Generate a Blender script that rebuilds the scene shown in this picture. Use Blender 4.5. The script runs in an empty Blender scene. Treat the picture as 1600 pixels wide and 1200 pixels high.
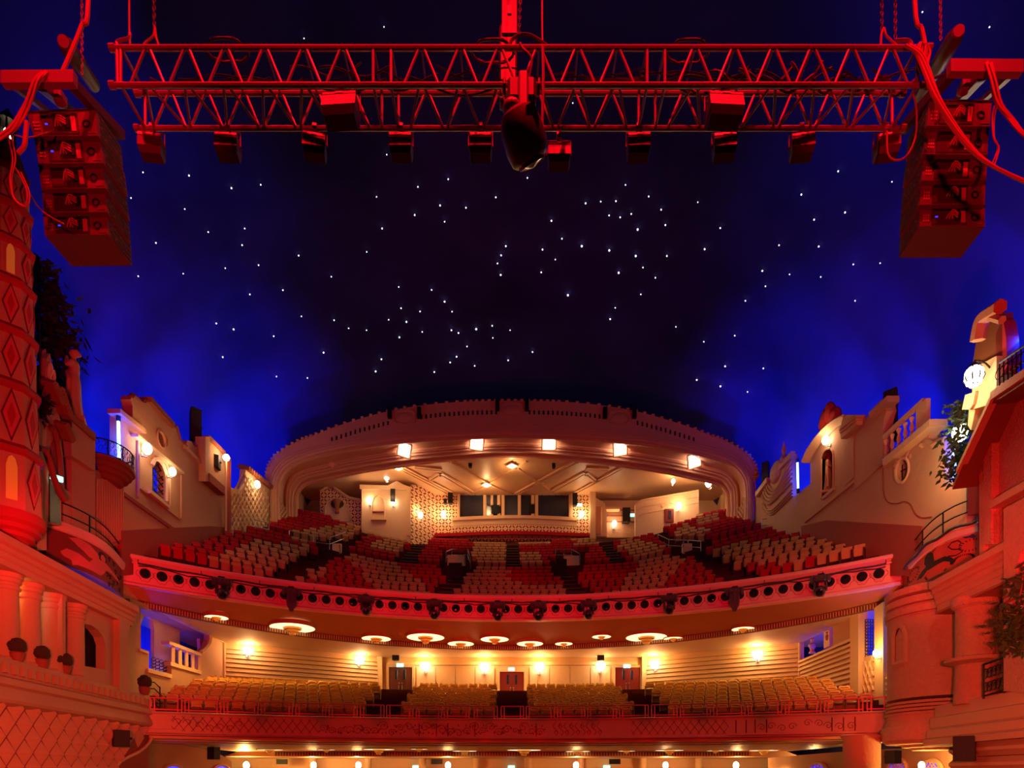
import bpy, bmesh, math, random
from mathutils import Vector, Matrix
from mathutils.geometry import tessellate_polygon
random.seed(7)
SC = bpy.context.scene
COL = SC.collection
PI = math.pi
F, HY, CZ = 1000.0, 1210.0, 3.2          # focal length in pixels, horizon row, eye height above the stalls floor
def V(x, y, z): return Vector((x, y, z))
def P(px, py, D): return V((px-800)*D/F, D, CZ+(HY-py)*D/F)

# ---------------------------------------------------------------- camera, world, exposure
cam = bpy.data.cameras.new('camera'); camo = bpy.data.objects.new('camera', cam); COL.objects.link(camo)
cam.sensor_width = 36; cam.lens = 36*F/1600; cam.shift_y = (HY-600)/1600.0
cam.clip_end = 300; cam.clip_start = .1
camo.location = (0, 0, CZ); camo.rotation_euler = (PI/2, 0, 0)
SC.camera = camo
w = bpy.data.worlds.new('world'); SC.world = w; w.use_nodes = True
w.node_tree.nodes['Background'].inputs[0].default_value = (.02, .004, .012, 1)
w.node_tree.nodes['Background'].inputs[1].default_value = .25
vs = SC.view_settings
vs.view_transform = 'Standard'; vs.look = 'None'; vs.gamma = 1; vs.use_curve_mapping = False
vs.exposure = 0.0

# ---------------------------------------------------------------- stage and cove lights
def lamp(kind, loc, power, col, size=.1, target=None, angle=60, blend=.5, shape=None, sy=None):
    l = bpy.data.lights.new(kind.lower()+'_light', kind); l.energy = power; l.color = col
    if kind == 'AREA':
        l.size = size
        if shape: l.shape = shape; l.size_y = sy or size
    else: l.shadow_soft_size = size
    if kind == 'SPOT': l.spot_size = math.radians(angle); l.spot_blend = blend
    o = bpy.data.objects.new(l.name, l); COL.objects.link(o); o.location = loc
    if target is not None: o.rotation_euler = (Vector(target)-Vector(loc)).to_track_quat('-Z', 'Y').to_euler()
    return o
WARM = (1, .56, .24); AMBER = (1, .5, .11); RED = (1, .002, .008); CRIM = (1, .001, .04); BLUE = (0, .028, 1)
# red stage wash, arch spot apart, from fixtures standing on the stage behind the camera
lamp('SPOT', (-7, -5, CZ+1.0), 1300, RED, .5, (-11, 30, CZ+5.2), 48, .7)
lamp('SPOT', (7, -5, CZ+1.0), 1300, RED, .5, (11, 30, CZ+5.2), 48, .7)
lamp('SPOT', (0, -6, CZ+1.2), 700, RED, .5, (0, 30, CZ+5), 44, .7)
lamp('SPOT', (-4, 16, CZ+1.2), 7000, RED, .5, (0, 48.5, CZ+26), 60, .9)  # not a stage fixture: unseen spot added over the stalls to redden the arch
# narrow profile spots: crimson on the balcony front, red on the mezzanine front
for i in range(9):
    a = -.74+1.48*i/8; lamp('SPOT', (-6+1.5*i, -3, CZ+2.0), 21000, CRIM, .2, (27.1*math.sin(a), 10.9+27.1*math.cos(a), CZ+9.7), 10, .8)
for i in range(13):
    x = -16.2+2.7*i; lamp('SPOT', (-6+i, -3, CZ+2.0), 11500, RED, .2, (x, -5+math.sqrt(38**2-x*x), CZ+1.7), 5.8, .6)
# red light on the rig: from above, and from the stage onto the backs of the line arrays
for x in (-7.2, -4.5, -1.5, 1.5, 4.5, 7.2): lamp('SPOT', (x, 5.6, CZ+16), 5200 if abs(x) < 6 else 3000, RED, .12, (x, 9.2, CZ+9.9), 56, .7)
for s in (-1, 1): lamp('SPOT', (s*1.5, -4, CZ+1.0), 9000, RED, .3, (s*6.8, 9.5, CZ+8.6), 20, .7)
# amber and red wash of the near side walls
for s in (-1, 1):
    lamp('SPOT', (-s*3, 4, CZ-1.5), 4200, (1, .34, .14), .4, (s*16.5, 21.5, CZ+.2), 36, .7)
    lamp('SPOT', (s*4, 4, CZ+1.0), 13000, (1, .04, .03), .3, (s*17.2, 23, CZ+4), 40, .8)
    lamp('SPOT', (s*4, 4, CZ+1.0), 10500, (1, .03, .03), .3, (s*16.5, 21.5, CZ+11.5), 36, .7)
# blue cove lights hidden between the side facades and the sky dome
for s in (-1, 1):
    for y, p, k, z, ang in ((25, 4200, 0, 14, 100), (33, 3000, 1.5, 16.5, 100), (38, 4600, 3, 17, 85), (43, 6000, 3, 17.5, 95), (48, 6000, 3, 18, 90), (53, 4500, 1, 18, 110)):
        lamp('SPOT', (s*21.6, y, CZ+z), p, BLUE, .25, (s*24.0, y+k, CZ+z+7), ang, .45)

for s in (-1, 1):
    for y, z, ty, tz, p in ((31, 15, 47, 27, 9000), (37, 15.5, 52, 28, 9000), (27, 14, 36, 30, 5000)):
        lamp('SPOT', (s*22.4, y, CZ+z), p, BLUE, .2, (s*24.6, ty, CZ+tz), 34, .25)
# ---------------------------------------------------------------- materials
def lin(c):
    return tuple(((x/255/12.92) if x/255 <= .04045 else ((x/255+.055)/1.055)**2.4) for x in c)
MATS = {}
def mat(name, rgb, rough=.7, bump=0, bscale=20, spec=.3, metal=0, emit=None, es=1, var=0, vscale=3, sheen=0):
    m = bpy.data.materials.new(name); m.use_nodes = True; nt = m.node_tree; b = nt.nodes['Principled BSDF']
    c = lin(rgb); b.inputs['Base Color'].default_value = (*c, 1); b.inputs['Roughness'].default_value = rough
    b.inputs['Specular IOR Level'].default_value = spec; b.inputs['Metallic'].default_value = metal
    if sheen: b.inputs['Sheen Weight'].default_value = sheen
    if emit: b.inputs['Emission Color'].default_value = (*emit, 1); b.inputs['Emission Strength'].default_value = es
    if bump or var:
        tc = nt.nodes.new('ShaderNodeTexCoord')
    if var:
        n = nt.nodes.new('ShaderNodeTexNoise'); n.inputs['Scale'].default_value = vscale; n.inputs['Detail'].default_value = 4
        nt.links.new(tc.outputs['Object'], n.inputs['Vector'])
        mx = nt.nodes.new('ShaderNodeMixRGB'); mx.blend_type = 'MIX'
        mx.inputs[1].default_value = (*[max(0, x*(1-var)) for x in c], 1); mx.inputs[2].default_value = (*[min(1, x*(1+var)) for x in c], 1)
        nt.links.new(n.outputs['Fac'], mx.inputs[0]); nt.links.new(mx.outputs[0], b.inputs['Base Color'])
    if bump:
        n2 = nt.nodes.new('ShaderNodeTexNoise'); n2.inputs['Scale'].default_value = bscale; n2.inputs['Detail'].default_value = 3
        nt.links.new(tc.outputs['Object'], n2.inputs['Vector'])
        bp = nt.nodes.new('ShaderNodeBump'); bp.inputs['Strength'].default_value = bump; bp.inputs['Distance'].default_value = .05
        nt.links.new(n2.outputs['Fac'], bp.inputs['Height']); nt.links.new(bp.outputs[0], b.inputs['Normal'])
    MATS[name] = m; return m
M = MATS
mat('plaster', (188, 142, 108), .8, .5, 6, var=.12, vscale=.6)
mat('cream', (214, 180, 136), .7, .2, 4, var=.08, vscale=.5)
mat('stucco', (186, 138, 108), .9, 1, 14, var=.15, vscale=5)
mat('stone', (190, 155, 125), .8, .3, 5, var=.12)
mat('arch_plaster', (205, 150, 118), .6, .15, 3, var=.06, vscale=.4)
mat('front_paint', (224, 160, 150), .55, .15, 5, var=.06)
mat('mezz_paint', (200, 150, 130), .6, .15, 5, var=.06)
mat('line_red', (120, 50, 45), .7)
mat('dado', (146, 66, 52), .8, var=.1)
mat('dark_red', (96, 14, 20), .7)
mat('mid_red', (170, 40, 45), .7)
mat('tile', (150, 85, 60), .8, .4, 10, var=.2)
mat('black', (10, 10, 11), .7)
mat('metal_black', (60, 58, 58), .45, spec=.5)
mat('truss', (120, 118, 118), .35, spec=.6)
mat('speaker', (98, 94, 94), .6, .3, 60)
mat('speaker_dark', (46, 44, 42), .6)
mat('grille_black', (20, 19, 19), .6)
mat('rail_red', (255, 96, 112), .5)
mat('sky_paint', (64, 92, 200), .8)
mat('blue_glow_paint', (36, 44, 150), .6)  # blue light of the loggia recess, put into a flat colour
mat('steel', (150, 150, 155), .35, metal=.6)
mat('iron', (25, 22, 22), .5)
mat('red_fabric', (168, 4, 20), .9)
mat('beige_fabric', (182, 134, 86), .9)
mat('chair_shell', (70, 30, 26), .7)
mat('leather', (236, 190, 92), .5, spec=.4, var=.1)
mat('leather_dark_shaded', (140, 108, 58), .5, spec=.4)  # darker leather; on the cushions it paints in the seat shadow
mat('carpet', (70, 16, 18), .95, .3, 40)
mat('step', (40, 14, 14), .9)
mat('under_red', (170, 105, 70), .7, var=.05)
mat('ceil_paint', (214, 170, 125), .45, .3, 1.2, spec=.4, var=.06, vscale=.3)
mat('dome', (48, 42, 94), .9, .15, .6, var=.95, vscale=.16)
mat('hall_floor', (95, 45, 35), .8, var=.2)
mat('door_red', (120, 26, 28), .5)
mat('door_brown', (88, 42, 30), .5)
mat('glass_dark', (32, 44, 62), .15, spec=.6)
mat('window_dark', (20, 24, 30), .2, spec=.6)
mat('tin', (190, 170, 150), .4, metal=.3)
mat('rope', (150, 120, 100), .8)
mat('cable', (60, 45, 45), .6)
mat('gold_glow', (220, 160, 60), .5, emit=(1, .55, .08), es=.08)
mat('leaf', (58, 84, 40), .7, var=.3, vscale=9)
mat('leaf_dark', (40, 34, 30), .8, var=.3, vscale=9)
mat('topiary', (70, 52, 34), .9, .8, 40)
mat('pot', (150, 72, 50), .7)
mat('mural_red', (190, 62, 42), .7, var=.06)
mat('mural_dark', (120, 30, 34), .7)
mat('mural_pink', (205, 84, 92), .7)
mat('mural_black', (36, 22, 22), .7)
mat('mural_blue', (50, 46, 90), .7)
mat('mural_ochre', (150, 96, 56), .7)
mat('diaper', (226, 190, 140), .7)
mat('wood', (120, 70, 40), .6)
mat('lamp_glow', (255, 240, 220), .5, emit=(1, .74, .42), es=9)
mat('lamp_white', (255, 250, 240), .5, emit=(1, .86, .66), es=14)
mat('disc_glow', (255, 235, 200), .5, emit=(1, .74, .38), es=1.7)
mat('neon', (220, 230, 255), .4, emit=(.12, .28, 1), es=9)
mat('star', (255, 255, 255), .4, emit=(.9, .92, 1), es=3)
mat('exit_glow', (150, 255, 230), .5, emit=(.3, 1, .85), es=1.6)
mat('exit_mark', (250, 255, 255), .5, emit=(.9, 1, 1), es=2)
mat('lens', (10, 10, 14), .1, spec=.8)
mat('led_blue', (40, 60, 255), .5, emit=(.05, .05, 1), es=1)

# ---------------------------------------------------------------- mesh building helpers
class MB:
    def __init__(s): s.v = []; s.f = []; s.m = []; s.mi = 0
    def add(s, pts, faces):
        o = len(s.v); s.v += [tuple(p) for p in pts]
        for f in faces: s.f.append([o+i for i in f]); s.m.append(s.mi)
        return s
    def hexa(s, p):                       # p[0..3] one end ring, p[4..7] the other
        return s.add(p, [(0, 1, 2, 3), (7, 6, 5, 4), (0, 4, 5, 1), (1, 5, 6, 2), (2, 6, 7, 3), (3, 7, 4, 0)])
    def box(s, c, d, R=None):
        c = Vector(c); x, y, z = [q/2 for q in d]
        p = [V(-x, -y, -z), V(x, -y, -z), V(x, y, -z), V(-x, y, -z), V(-x, -y, z), V(x, -y, z), V(x, y, z), V(-x, y, z)]
        return s.hexa([c+((R @ q) if R else q) for q in p])
    def rbox(s, c, d, b, R=None):         # box with chamfered vertical (z) and front edges: an octagon section lofted with an inset
        c = Vector(c); x, y, z = [q/2 for q in d]
        def ring(zz, k):
            X, Y = x-k, y-k
            return [V(-X+b, -Y, zz), V(X-b, -Y, zz), V(X, -Y+b, zz), V(X, Y-b, zz), V(X-b, Y, zz), V(-X+b, Y, zz), V(-X, Y-b, zz), V(-X, -Y+b, zz)]
        rings = [ring(-z, b), ring(-z+b, 0), ring(z-b, 0), ring(z, b)]
        pts = [c+((R @ q) if R else q) for r in rings for q in r]
        fs = [tuple(range(7, -1, -1)), tuple(24+i for i in range(8))]
        for k in range(3):
            for i in range(8): fs.append((k*8+i, k*8+(i+1) % 8, k*8+8+(i+1) % 8, k*8+8+i))
        return s.add(pts, fs)
    def prism(s, pts, vec, holes=()):
        loops = [list(map(Vector, pts))]+[list(map(Vector, h)) for h in holes]; vec = Vector(vec)
        flat = [p for l in loops for p in l]; n = len(flat)
        tris = tessellate_polygon(loops)
        fs = [tuple(t) for t in tris]+[tuple(n+i for i in reversed(t)) for t in tris]
        o = 0
        for l in loops:
            m = len(l)
            for i in range(m): fs.append((o+i, o+(i+1) % m, n+o+(i+1) % m, n+o+i))
            o += m
        return s.add(flat+[p+vec for p in flat], fs)
    def tube(s, pts, r, n=6, closed=False, cap=True):
        pts = [Vector(p) for p in pts]; N = len(pts)
        rr = r if isinstance(r, (list, tuple)) else [r]*N
        up = None; vs_ = []
        for i, p in enumerate(pts):
            a = pts[(i-1) % N] if (closed or i > 0) else p
            b = pts[(i+1) % N] if (closed or i < N-1) else p
            t = (b-a)
            t = t.normalized() if t.length > 1e-9 else V(0, 0, 1)
            if up is None:
                up = t.cross(V(0, 0, 1) if abs(t.z) < .9 else V(1, 0, 0)).normalized()
            up = (up-t*up.dot(t)); up = up.normalized() if up.length > 1e-6 else t.orthogonal().normalized()
            bn = t.cross(up)
            for k in range(n):
                an = 2*PI*k/n
                vs_.append(p+(up*math.cos(an)+bn*math.sin(an))*rr[i])
        fs = []
        for i in range(N if closed else N-1):
            j = (i+1) % N
            for k in range(n): fs.append((i*n+k, i*n+(k+1) % n, j*n+(k+1) % n, j*n+k))
        if cap and not closed: fs += [tuple(range(n-1, -1, -1)), tuple((N-1)*n+k for k in range(n))]
        return s.add(vs_, fs)
    def lathe(s, prof, c, n=16, R=None, a0=0, a1=2*PI, ex=1, ey=1, cap=True):
        c = Vector(c); full = abs(a1-a0-2*PI) < 1e-6; K = n if full else n+1; vs_ = []
        for r, z in prof:
            for k in range(K):
                an = a0+(a1-a0)*k/n; q = V(r*math.cos(an)*ex, r*math.sin(an)*ey, z); vs_.append(c+((R @ q) if R else q))
        fs = []
        for i in range(len(prof)-1):
            for k in range(n):
                k2 = (k+1) % K; fs.append((i*K+k, i*K+k2, (i+1)*K+k2, (i+1)*K+k))
        m = len(prof)-1
        if cap and prof[0][0] > 1e-4: fs.append(tuple(range(K-1, -1, -1)))
        if cap and prof[m][0] > 1e-4: fs.append(tuple(m*K+k for k in range(K)))
        return s.add(vs_, fs)
    def ell(s, c, r, nu=10, nv=6, R=None):
        c = Vector(c); r = Vector((r, r, r)) if isinstance(r, (int, float)) else Vector(r); vs_ = []
        for i in range(nv+1):
            ph = PI*i/nv
            for k in range(nu):
                t = 2*PI*k/nu; q = V(r.x*math.sin(ph)*math.cos(t), r.y*math.sin(ph)*math.sin(t), r.z*math.cos(ph)); vs_.append(c+((R @ q) if R else q))
        fs = [(i*nu+k, (i+1)*nu+k, (i+1)*nu+(k+1) % nu, i*nu+(k+1) % nu) for i in range(nv) for k in range(nu)]
        return s.add(vs_, fs)
    def sweep(s, path, prof, closed=False):   # path: plan points; prof: closed section of (offset to the right of travel, z)
        path = [Vector((p[0], p[1])) for p in path]; N = len(path); m = len(prof); vs_ = []
        for i, p in enumerate(path):
            a = path[i-1] if i > 0 else (path[-1] if closed else p); b = path[i+1] if i < N-1 else (path[0] if closed else p)
            t1 = (p-a); t2 = (b-p)
            t1 = t1.normalized() if t1.length > 1e-9 else t2.normalized(); t2 = t2.normalized() if t2.length > 1e-9 else t1
            t = (t1+t2).normalized(); nn = Vector((t.y, -t.x)); k = 1/max(.4, nn.dot(Vector((t1.y, -t1.x))))
            for off, z in prof: q = p+nn*off*k; vs_.append((q.x, q.y, z))
        fs = []
        for i in range(N if closed else N-1):
            j = (i+1) % N
            for k in range(m): fs.append((i*m+k, j*m+k, j*m+(k+1) % m, i*m+(k+1) % m))
        if not closed: fs += [tuple(range(m)), tuple((N-1)*m+k for k in range(m-1, -1, -1))]
        return s.add(vs_, fs)
    def loft(s, rings, closed=True, cap=True):
        m = len(rings[0]); vs_ = [p for r in rings for p in r]; fs = []
        for i in range(len(rings)-1):
            for k in range(m if closed else m-1): fs.append((i*m+k, i*m+(k+1) % m, (i+1)*m+(k+1) % m, (i+1)*m+k))
        if cap and closed: fs += [tuple(range(m-1, -1, -1)), tuple((len(rings)-1)*m+k for k in range(m))]
        return s.add(vs_, fs)
    def mesh(s, name, mats, smooth=False, fix=True):
        me = bpy.data.meshes.new(name); me.from_pydata(s.v, [], s.f)
        if isinstance(mats, str): mats = [mats]
        for q in mats: me.materials.append(M[q])
        if len(mats) > 1: me.polygons.foreach_set('material_index', s.m)
        if fix and len(s.f) < 60000:
            bm = bmesh.new(); bm.from_mesh(me); bmesh.ops.recalc_face_normals(bm, faces=bm.faces); bm.to_mesh(me); bm.free()
        if smooth:
            me.polygons.foreach_set('use_smooth', [True]*len(me.polygons))
            try: me.set_sharp_from_angle(angle=math.radians(40))
            except Exception: pass
        me.update(); return me
    def build(s, name, mats, parent=None, smooth=False, **kw):
        return put(s.mesh(name, mats, smooth), name, parent, **kw)
def tag(o, label=None, cat=None, group=None, kind=None):
    if label: o['label'] = label
    if cat: o['category'] = cat
    if group: o['group'] = group
    if kind: o['kind'] = kind
    return o
def put(me, name, parent=None, loc=None, rot=None, **kw):
    o = bpy.data.objects.new(name, me); COL.objects.link(o)
    if parent: o.parent = parent
    if loc is not None: o.location = loc
    if rot is not None: o.rotation_euler = rot
    return tag(o, **kw)
def thing(name, label, cat, loc=(0, 0, 0), rz=0, group=None, rot=None):
    o = bpy.data.objects.new(name, None); COL.objects.link(o); o.location = loc; o.rotation_euler = rot or (0, 0, rz)
    o.empty_display_size = .2
    return tag(o, label, cat, group)
def copy_tree(root, loc, rot, label=None, group=None, scale=None):
    r = root.copy(); COL.objects.link(r); r.location = loc; r.rotation_euler = rot
    if scale: r.scale = (scale,)*3
    if label: r['label'] = label
    if group: r['group'] = group
    for ch in list(KIDS.get(root.name, ())):
        c = ch.copy(); COL.objects.link(c); c.parent = r
        for g in KIDS.get(ch.name, ()):
            d = g.copy(); COL.objects.link(d); d.parent = c
    return r
KIDS = {}
def index_kids(root):
    def rec(o):
        k = [c for c in COL.objects if c.parent == o]
        if k: KIDS[o.name] = k
        for c in k: rec(c)
    rec(root)
def struct(name, mats, mb, parent=None, smooth=False, label=None):
    o = put(mb.mesh(name, mats, smooth), name, parent)
    if not parent: o['kind'] = 'structure'
    if label: o['label'] = label
    return o
def rotz(a): return Matrix.Rotation(a, 3, 'Z')
def arc(cx, cy, R, a0, a1, n): return [(cx+R*math.sin(a0+(a1-a0)*i/n), cy+R*math.cos(a0+(a1-a0)*i/n)) for i in range(n+1)]
def smooth_path(pts, k=4):
    pts = [Vector(p) for p in pts]; out = []
    for i in range(len(pts)-1):
        p0 = pts[max(i-1, 0)]; p1 = pts[i]; p2 = pts[i+1]; p3 = pts[min(i+2, len(pts)-1)]
        for j in range(k):
            t = j/k; out.append(.5*((2*p1)+(p2-p0)*t+(2*p0-5*p1+4*p2-p3)*t*t+(3*p1-p0-3*p2+p3)*t**3))
    return out+[pts[-1]]
ORD = 'first second third fourth fifth sixth seventh eighth ninth tenth eleventh twelfth thirteenth fourteenth fifteenth sixteenth seventeenth eighteenth nineteenth twentieth'.split()
def ordinal(n):
    if n <= 20: return ORD[n-1]
    tens = {2: 'twenty', 3: 'thirty', 4: 'forty'}; t, u = divmod(n, 10)
    return (tens[t]+'-'+ORD[u-1]) if u else {3: 'thirtieth', 4: 'fortieth'}[t]
# ================================================================ the room shell
mb = MB(); mb.box((0, 26, -.15), (60, 74, .3)); struct('floor', 'hall_floor', mb, label='dark reddish floor of the stalls under the whole hall')

# ---- sky dome: one superelliptic vault with small star lamps set into it
DX, DY, DZ, DYC, DZ0 = 26.0, 56.0, 28.0, 18.0, CZ+7
def dome_s(y): return max(0., 1-abs((y-DYC)/DY)**4)**(1/3)
rings = []
for i in range(41):
    t = i/40; y = -12+(DYC+DY-.3+12)*(1-(1-t)**1.3); s = dome_s(y); r = []
    r.append(V(-DX*max(s, .05), y, -.1))
    for k in range(37):
        a = PI-PI*k/36; c, q = math.cos(a), math.sin(a)
        r.append(V(DX*s*math.copysign(abs(c)**(2/3), c), y, DZ0+DZ*s*max(q, 0)**(2/3)))
    r.append(V(DX*max(s, .05), y, -.1))
    rings.append(r)
mb = MB(); mb.loft(rings, closed=False, cap=False)
ceiling = struct('ceiling', 'dome', mb, smooth=True, label='dark blue vaulted ceiling painted as a night sky with star lamps')
def dome_hit(px, py, k=.995):
    lo, hi = 2., 90.
    for _ in range(50):
        m = (lo+hi)/2; p = P(px, py, m)
        g = abs(p.x/DX)**3+(max(0, p.z-DZ0)/DZ)**3+abs((p.y-DYC)/DY)**4
        if g > 1: hi = m
        else: lo = m
    return P(px, py, lo*k), lo
S1 = '22,146 565,203 591,351 519,461 200,478 12,523 353,577 126,640 213,763 366,781 434,819 518,828 83,856 317,933 96,1045 241,1052 588,964 561,1021 836,1024 680,725 705,789 622,779 672,861 769,740 779,836 669,625 823,639 884,694 919,741 916,828 949,841 1032,823 1107,807 1110,864 1191,828 989,904 940,952 910,979 1025,995 1182,969 901,120 759,156 863,243 744,288 884,319 984,254 1124,205 1171,434 1149,477 1132,515 1147,569 613,5'
S2 = '72,114 204,62 532,147 641,201 871,228 699,263 719,335 976,349 345,233 416,225 487,223 455,290 507,299 559,283 589,356 185,315 234,399 327,434 456,454 580,480 726,480 903,448 500,559 614,534 672,582 143,450 203,497 137,557 262,664 604,660 484,723 460,776 768,812 899,882 1044,853 1173,550 1188,622 1094,690 96,930 999,997 866,1061 977,1091 1104,1117 1178,1007'
S4 = '190,88 406,103 605,162 134,208 386,260 667,351 496,368 655,429 251,419 576,537 379,563 168,575 691,660 534,796 615,824 564,954'
S3 = '853,47 1115,106 524,669 734,710 551,830 430,858 380,760 448,963 293,958 583,1033 688,1028 228,1058 334,1072 456,1082 240,1118 162,1175 590,1175'
stars = []
for txt, ox, oy, sc in ((S1, 400, 240, 3), (S2, 800, 240, 3), (S4, 160, 240, 3), (S3, 1100, 0, 2.5)):
    for t in txt.split():
        a, b = t.split(','); stars.append((ox+int(a)/sc, oy+int(b)/sc))
stars += [(475, 60), (600, 42), (936, 128), (895, 161)]
mb = MB(); mb.ell((0, 0, 0), 1, 6, 4); star_me = mb.mesh('star_lamp', 'star')
big = {(909, 385), (887, 461), (964, 426), (952, 391), (993, 400), (744, 514), (996, 358)}
for sx, sy in stars:
    p, d = dome_hit(sx, sy)
    o = put(star_me, 'star_lamp', ceiling, loc=p); k = .0008+.0004*random.random()
    if min(abs(sx-a)+abs(sy-b) for a, b in big) < 6: k = .0014
    o.scale = (d*k,)*3

# ---------------------------------------------------------------- upper balcony
BR, BY, BA = 27.1, 10.9, .757
def barc(off=0, n=60, a=BA): return arc(0, BY, BR-off, -a, a, n)
def bz(z): return CZ+z
mb = MB()
prof = [(0, 9.3), (0, 10.28), (.06, 10.30), (.10, 10.36), (.17, 10.40), (.20, 10.50), (.16, 10.58), (.06, 10.62), (-.3, 10.62), (-.34, 10.5), (-.34, 9.12), (.1, 9.12), (.12, 9.2), (.06, 9.28)]
mb.sweep(barc(), [(a, bz(b)) for a, b in prof])
balcony = struct('balcony_front', 'front_paint', mb, smooth=True, label='curved white balcony front washed crimson, pierced by a row of round black openings')
mb = MB(); mb.sweep(barc(), [(.03, bz(10.18)), (.10, bz(10.18)), (.10, bz(10.25)), (.03, bz(10.25))]); mb.build('trim', 'front_paint', balcony)
# round openings
ring = MB(); ring.lathe([(.30, 0), (.30, .03), (.26, .05), (.235, .02), (.235, 0)], (0, 0, 0), 20); ring_me = ring.mesh('porthole_rim', 'front_paint', True)
hole = MB(); hole.lathe([(.24, .0), (.24, .035), (.19, .05), (.0, .052)], (0, 0, 0), 20); hole_me = hole.mesh('porthole', 'black', True)
glass = MB(); glass.lathe([(.15, .05), (.15, .07), (.08, .09), (0, .095)], (0, 0, 0), 14); glass_me = glass.mesh('porthole_lens', 'lens', True)
NH = 54
hole_as = [-.722+1.444*i/(NH-1) for i in range(NH)]
for i, a in enumerate(hole_as):
    x, y = BR*math.sin(a), BY+BR*math.cos(a)
    Rm = Matrix.Rotation(-a, 4, 'Z') @ Matrix.Rotation(PI/2, 4, 'X')
    for me in (ring_me, hole_me):
        o = put(me, me.name, balcony); o.matrix_local = Matrix.Translation((x, y, bz(9.80))) @ Rm
    if i % 4 == 2:
        g = put(glass_me, 'porthole_lens', o); 
# incised scrolls round the openings
mb = MB()
for i, a in enumerate(hole_as):
    for sgn in (-1, 1):
        pts = []
        for k in range(9):
            t = -PI*.5+sgn*PI*.62*k/8; rr = .36+.05*math.sin(k*1.3)
            da = rr*math.cos(t-PI*0)*1.0/BR; zz = 9.80+rr*math.sin(t)
            aa = a+da; pts.append(((BR-.008)*math.sin(aa), BY+(BR-.008)*math.cos(aa), bz(zz)))
        mb.tube(pts, .011, 3)
mb.build('scroll_relief', 'line_red', balcony, kind='stuff')
# lighting pipe on the front
mb = MB(); pp = [(x, y, bz(10.16+.02*math.sin(i*1.7))) for i, (x, y) in enumerate(barc(.22, 70, .735))]
mb.tube(pp, .045, 6)
for i in range(0, 71, 5): mb.tube([pp[i], V(pp[i][0], pp[i][1], pp[i][2]+.2)], .02, 4)
pipe = mb.build('lighting_pipe', 'metal_black', smooth=True); tag(pipe, 'long black lighting pipe running along the crimson balcony front', 'pipe')
mb = MB(); pp2 = [(x, y, bz(10.02+.05*math.sin(i*.9)+.03*math.sin(i*2.3))) for i, (x, y) in enumerate(barc(.33, 90, .735))]
mb.tube(pp2, .03, 5); c_ = mb.build('power_cable', 'cable', smooth=True); tag(c_, 'black cable loom sagging along the pipe on the balcony front', 'cable')

# soffit below the balcony, grille band, and the strip behind it
def circ3(yc, xs, ys, n, xm):
    sag = yc-ys; R = (xs*xs+sag*sag)/(2*sag); a = math.asin(min(1, xm/R)); return arc(0, yc-R, R, -a, a, n)
NS = 60
c0 = barc(-.3, NS); c1 = circ3(43.0, 18.5, 32.0, NS, 18.6)
mb = MB(); rr = [[V(x, y, bz(9.125)) for x, y in c0]]
for k in range(1, 6):
    t = k/5; rr.append([V(c0[i][0]*(1-t)+c1[i][0]*t, c0[i][1]*(1-t)+c1[i][1]*t, bz(9.125-(.42*t+.05*math.sin(PI*t)))) for i in range(NS+1)])
mb.loft(rr, closed=False, cap=False)
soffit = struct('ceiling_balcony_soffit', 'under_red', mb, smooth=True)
mb = MB()
NG = 300; g1 = circ3(43.0, 18.5, 32.0, NG, 18.4)
mb.sweep(c1, [(0, bz(8.72)), (0, bz(8.66)), (-.3, bz(8.66)), (-.3, bz(8.72))])
mb.sweep(c1, [(-.12, bz(8.66)), (-.12, bz(8.40)), (-.3, bz(8.38)), (-.3, bz(8.66))])
mb.build('grille_band', 'wood', soffit)
mb = MB()
for i in range(NG):
    x, y = g1[i]; a = math.atan2(x, y-22); Rz = rotz(-a)
    p0 = V(x, y, bz(8.66))+Rz @ V(0, .09, 0); p1 = V(x, y, bz(8.41))+Rz @ V(0, .09, 0)
    mb.tube([p0, p1], .022, 4, cap=False)
mb.build('grille_bar', 'cream', soffit, kind='stuff')
# strip from grille to rear wall
rw = [(-18.4, 40.9), (-9.3, 46), (9.3, 46), (18.4, 40.9)]
mb = MB()
n = 24
def rwy(x): return 46 if abs(x) < 9.3 else 46-(abs(x)-9.3)*5.1/9.1
c2 = circ3(43.5, 18.5, 32.5, NS, 18.5)
lo_ = [V(x, y-.2, bz(8.4)) for x, y in c2]; hi_ = [V(x, max(y+.05, rwy(x)+.1), bz(8.42)) for x, y in c2]
mid = [V(x, y+.12*(rwy(x)-y), bz(8.45)) for x, y in c2]
mb.loft([lo_, mid, hi_], closed=False, cap=False)
mb.build('plaster_strip', 'cream', soffit, smooth=True)

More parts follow.
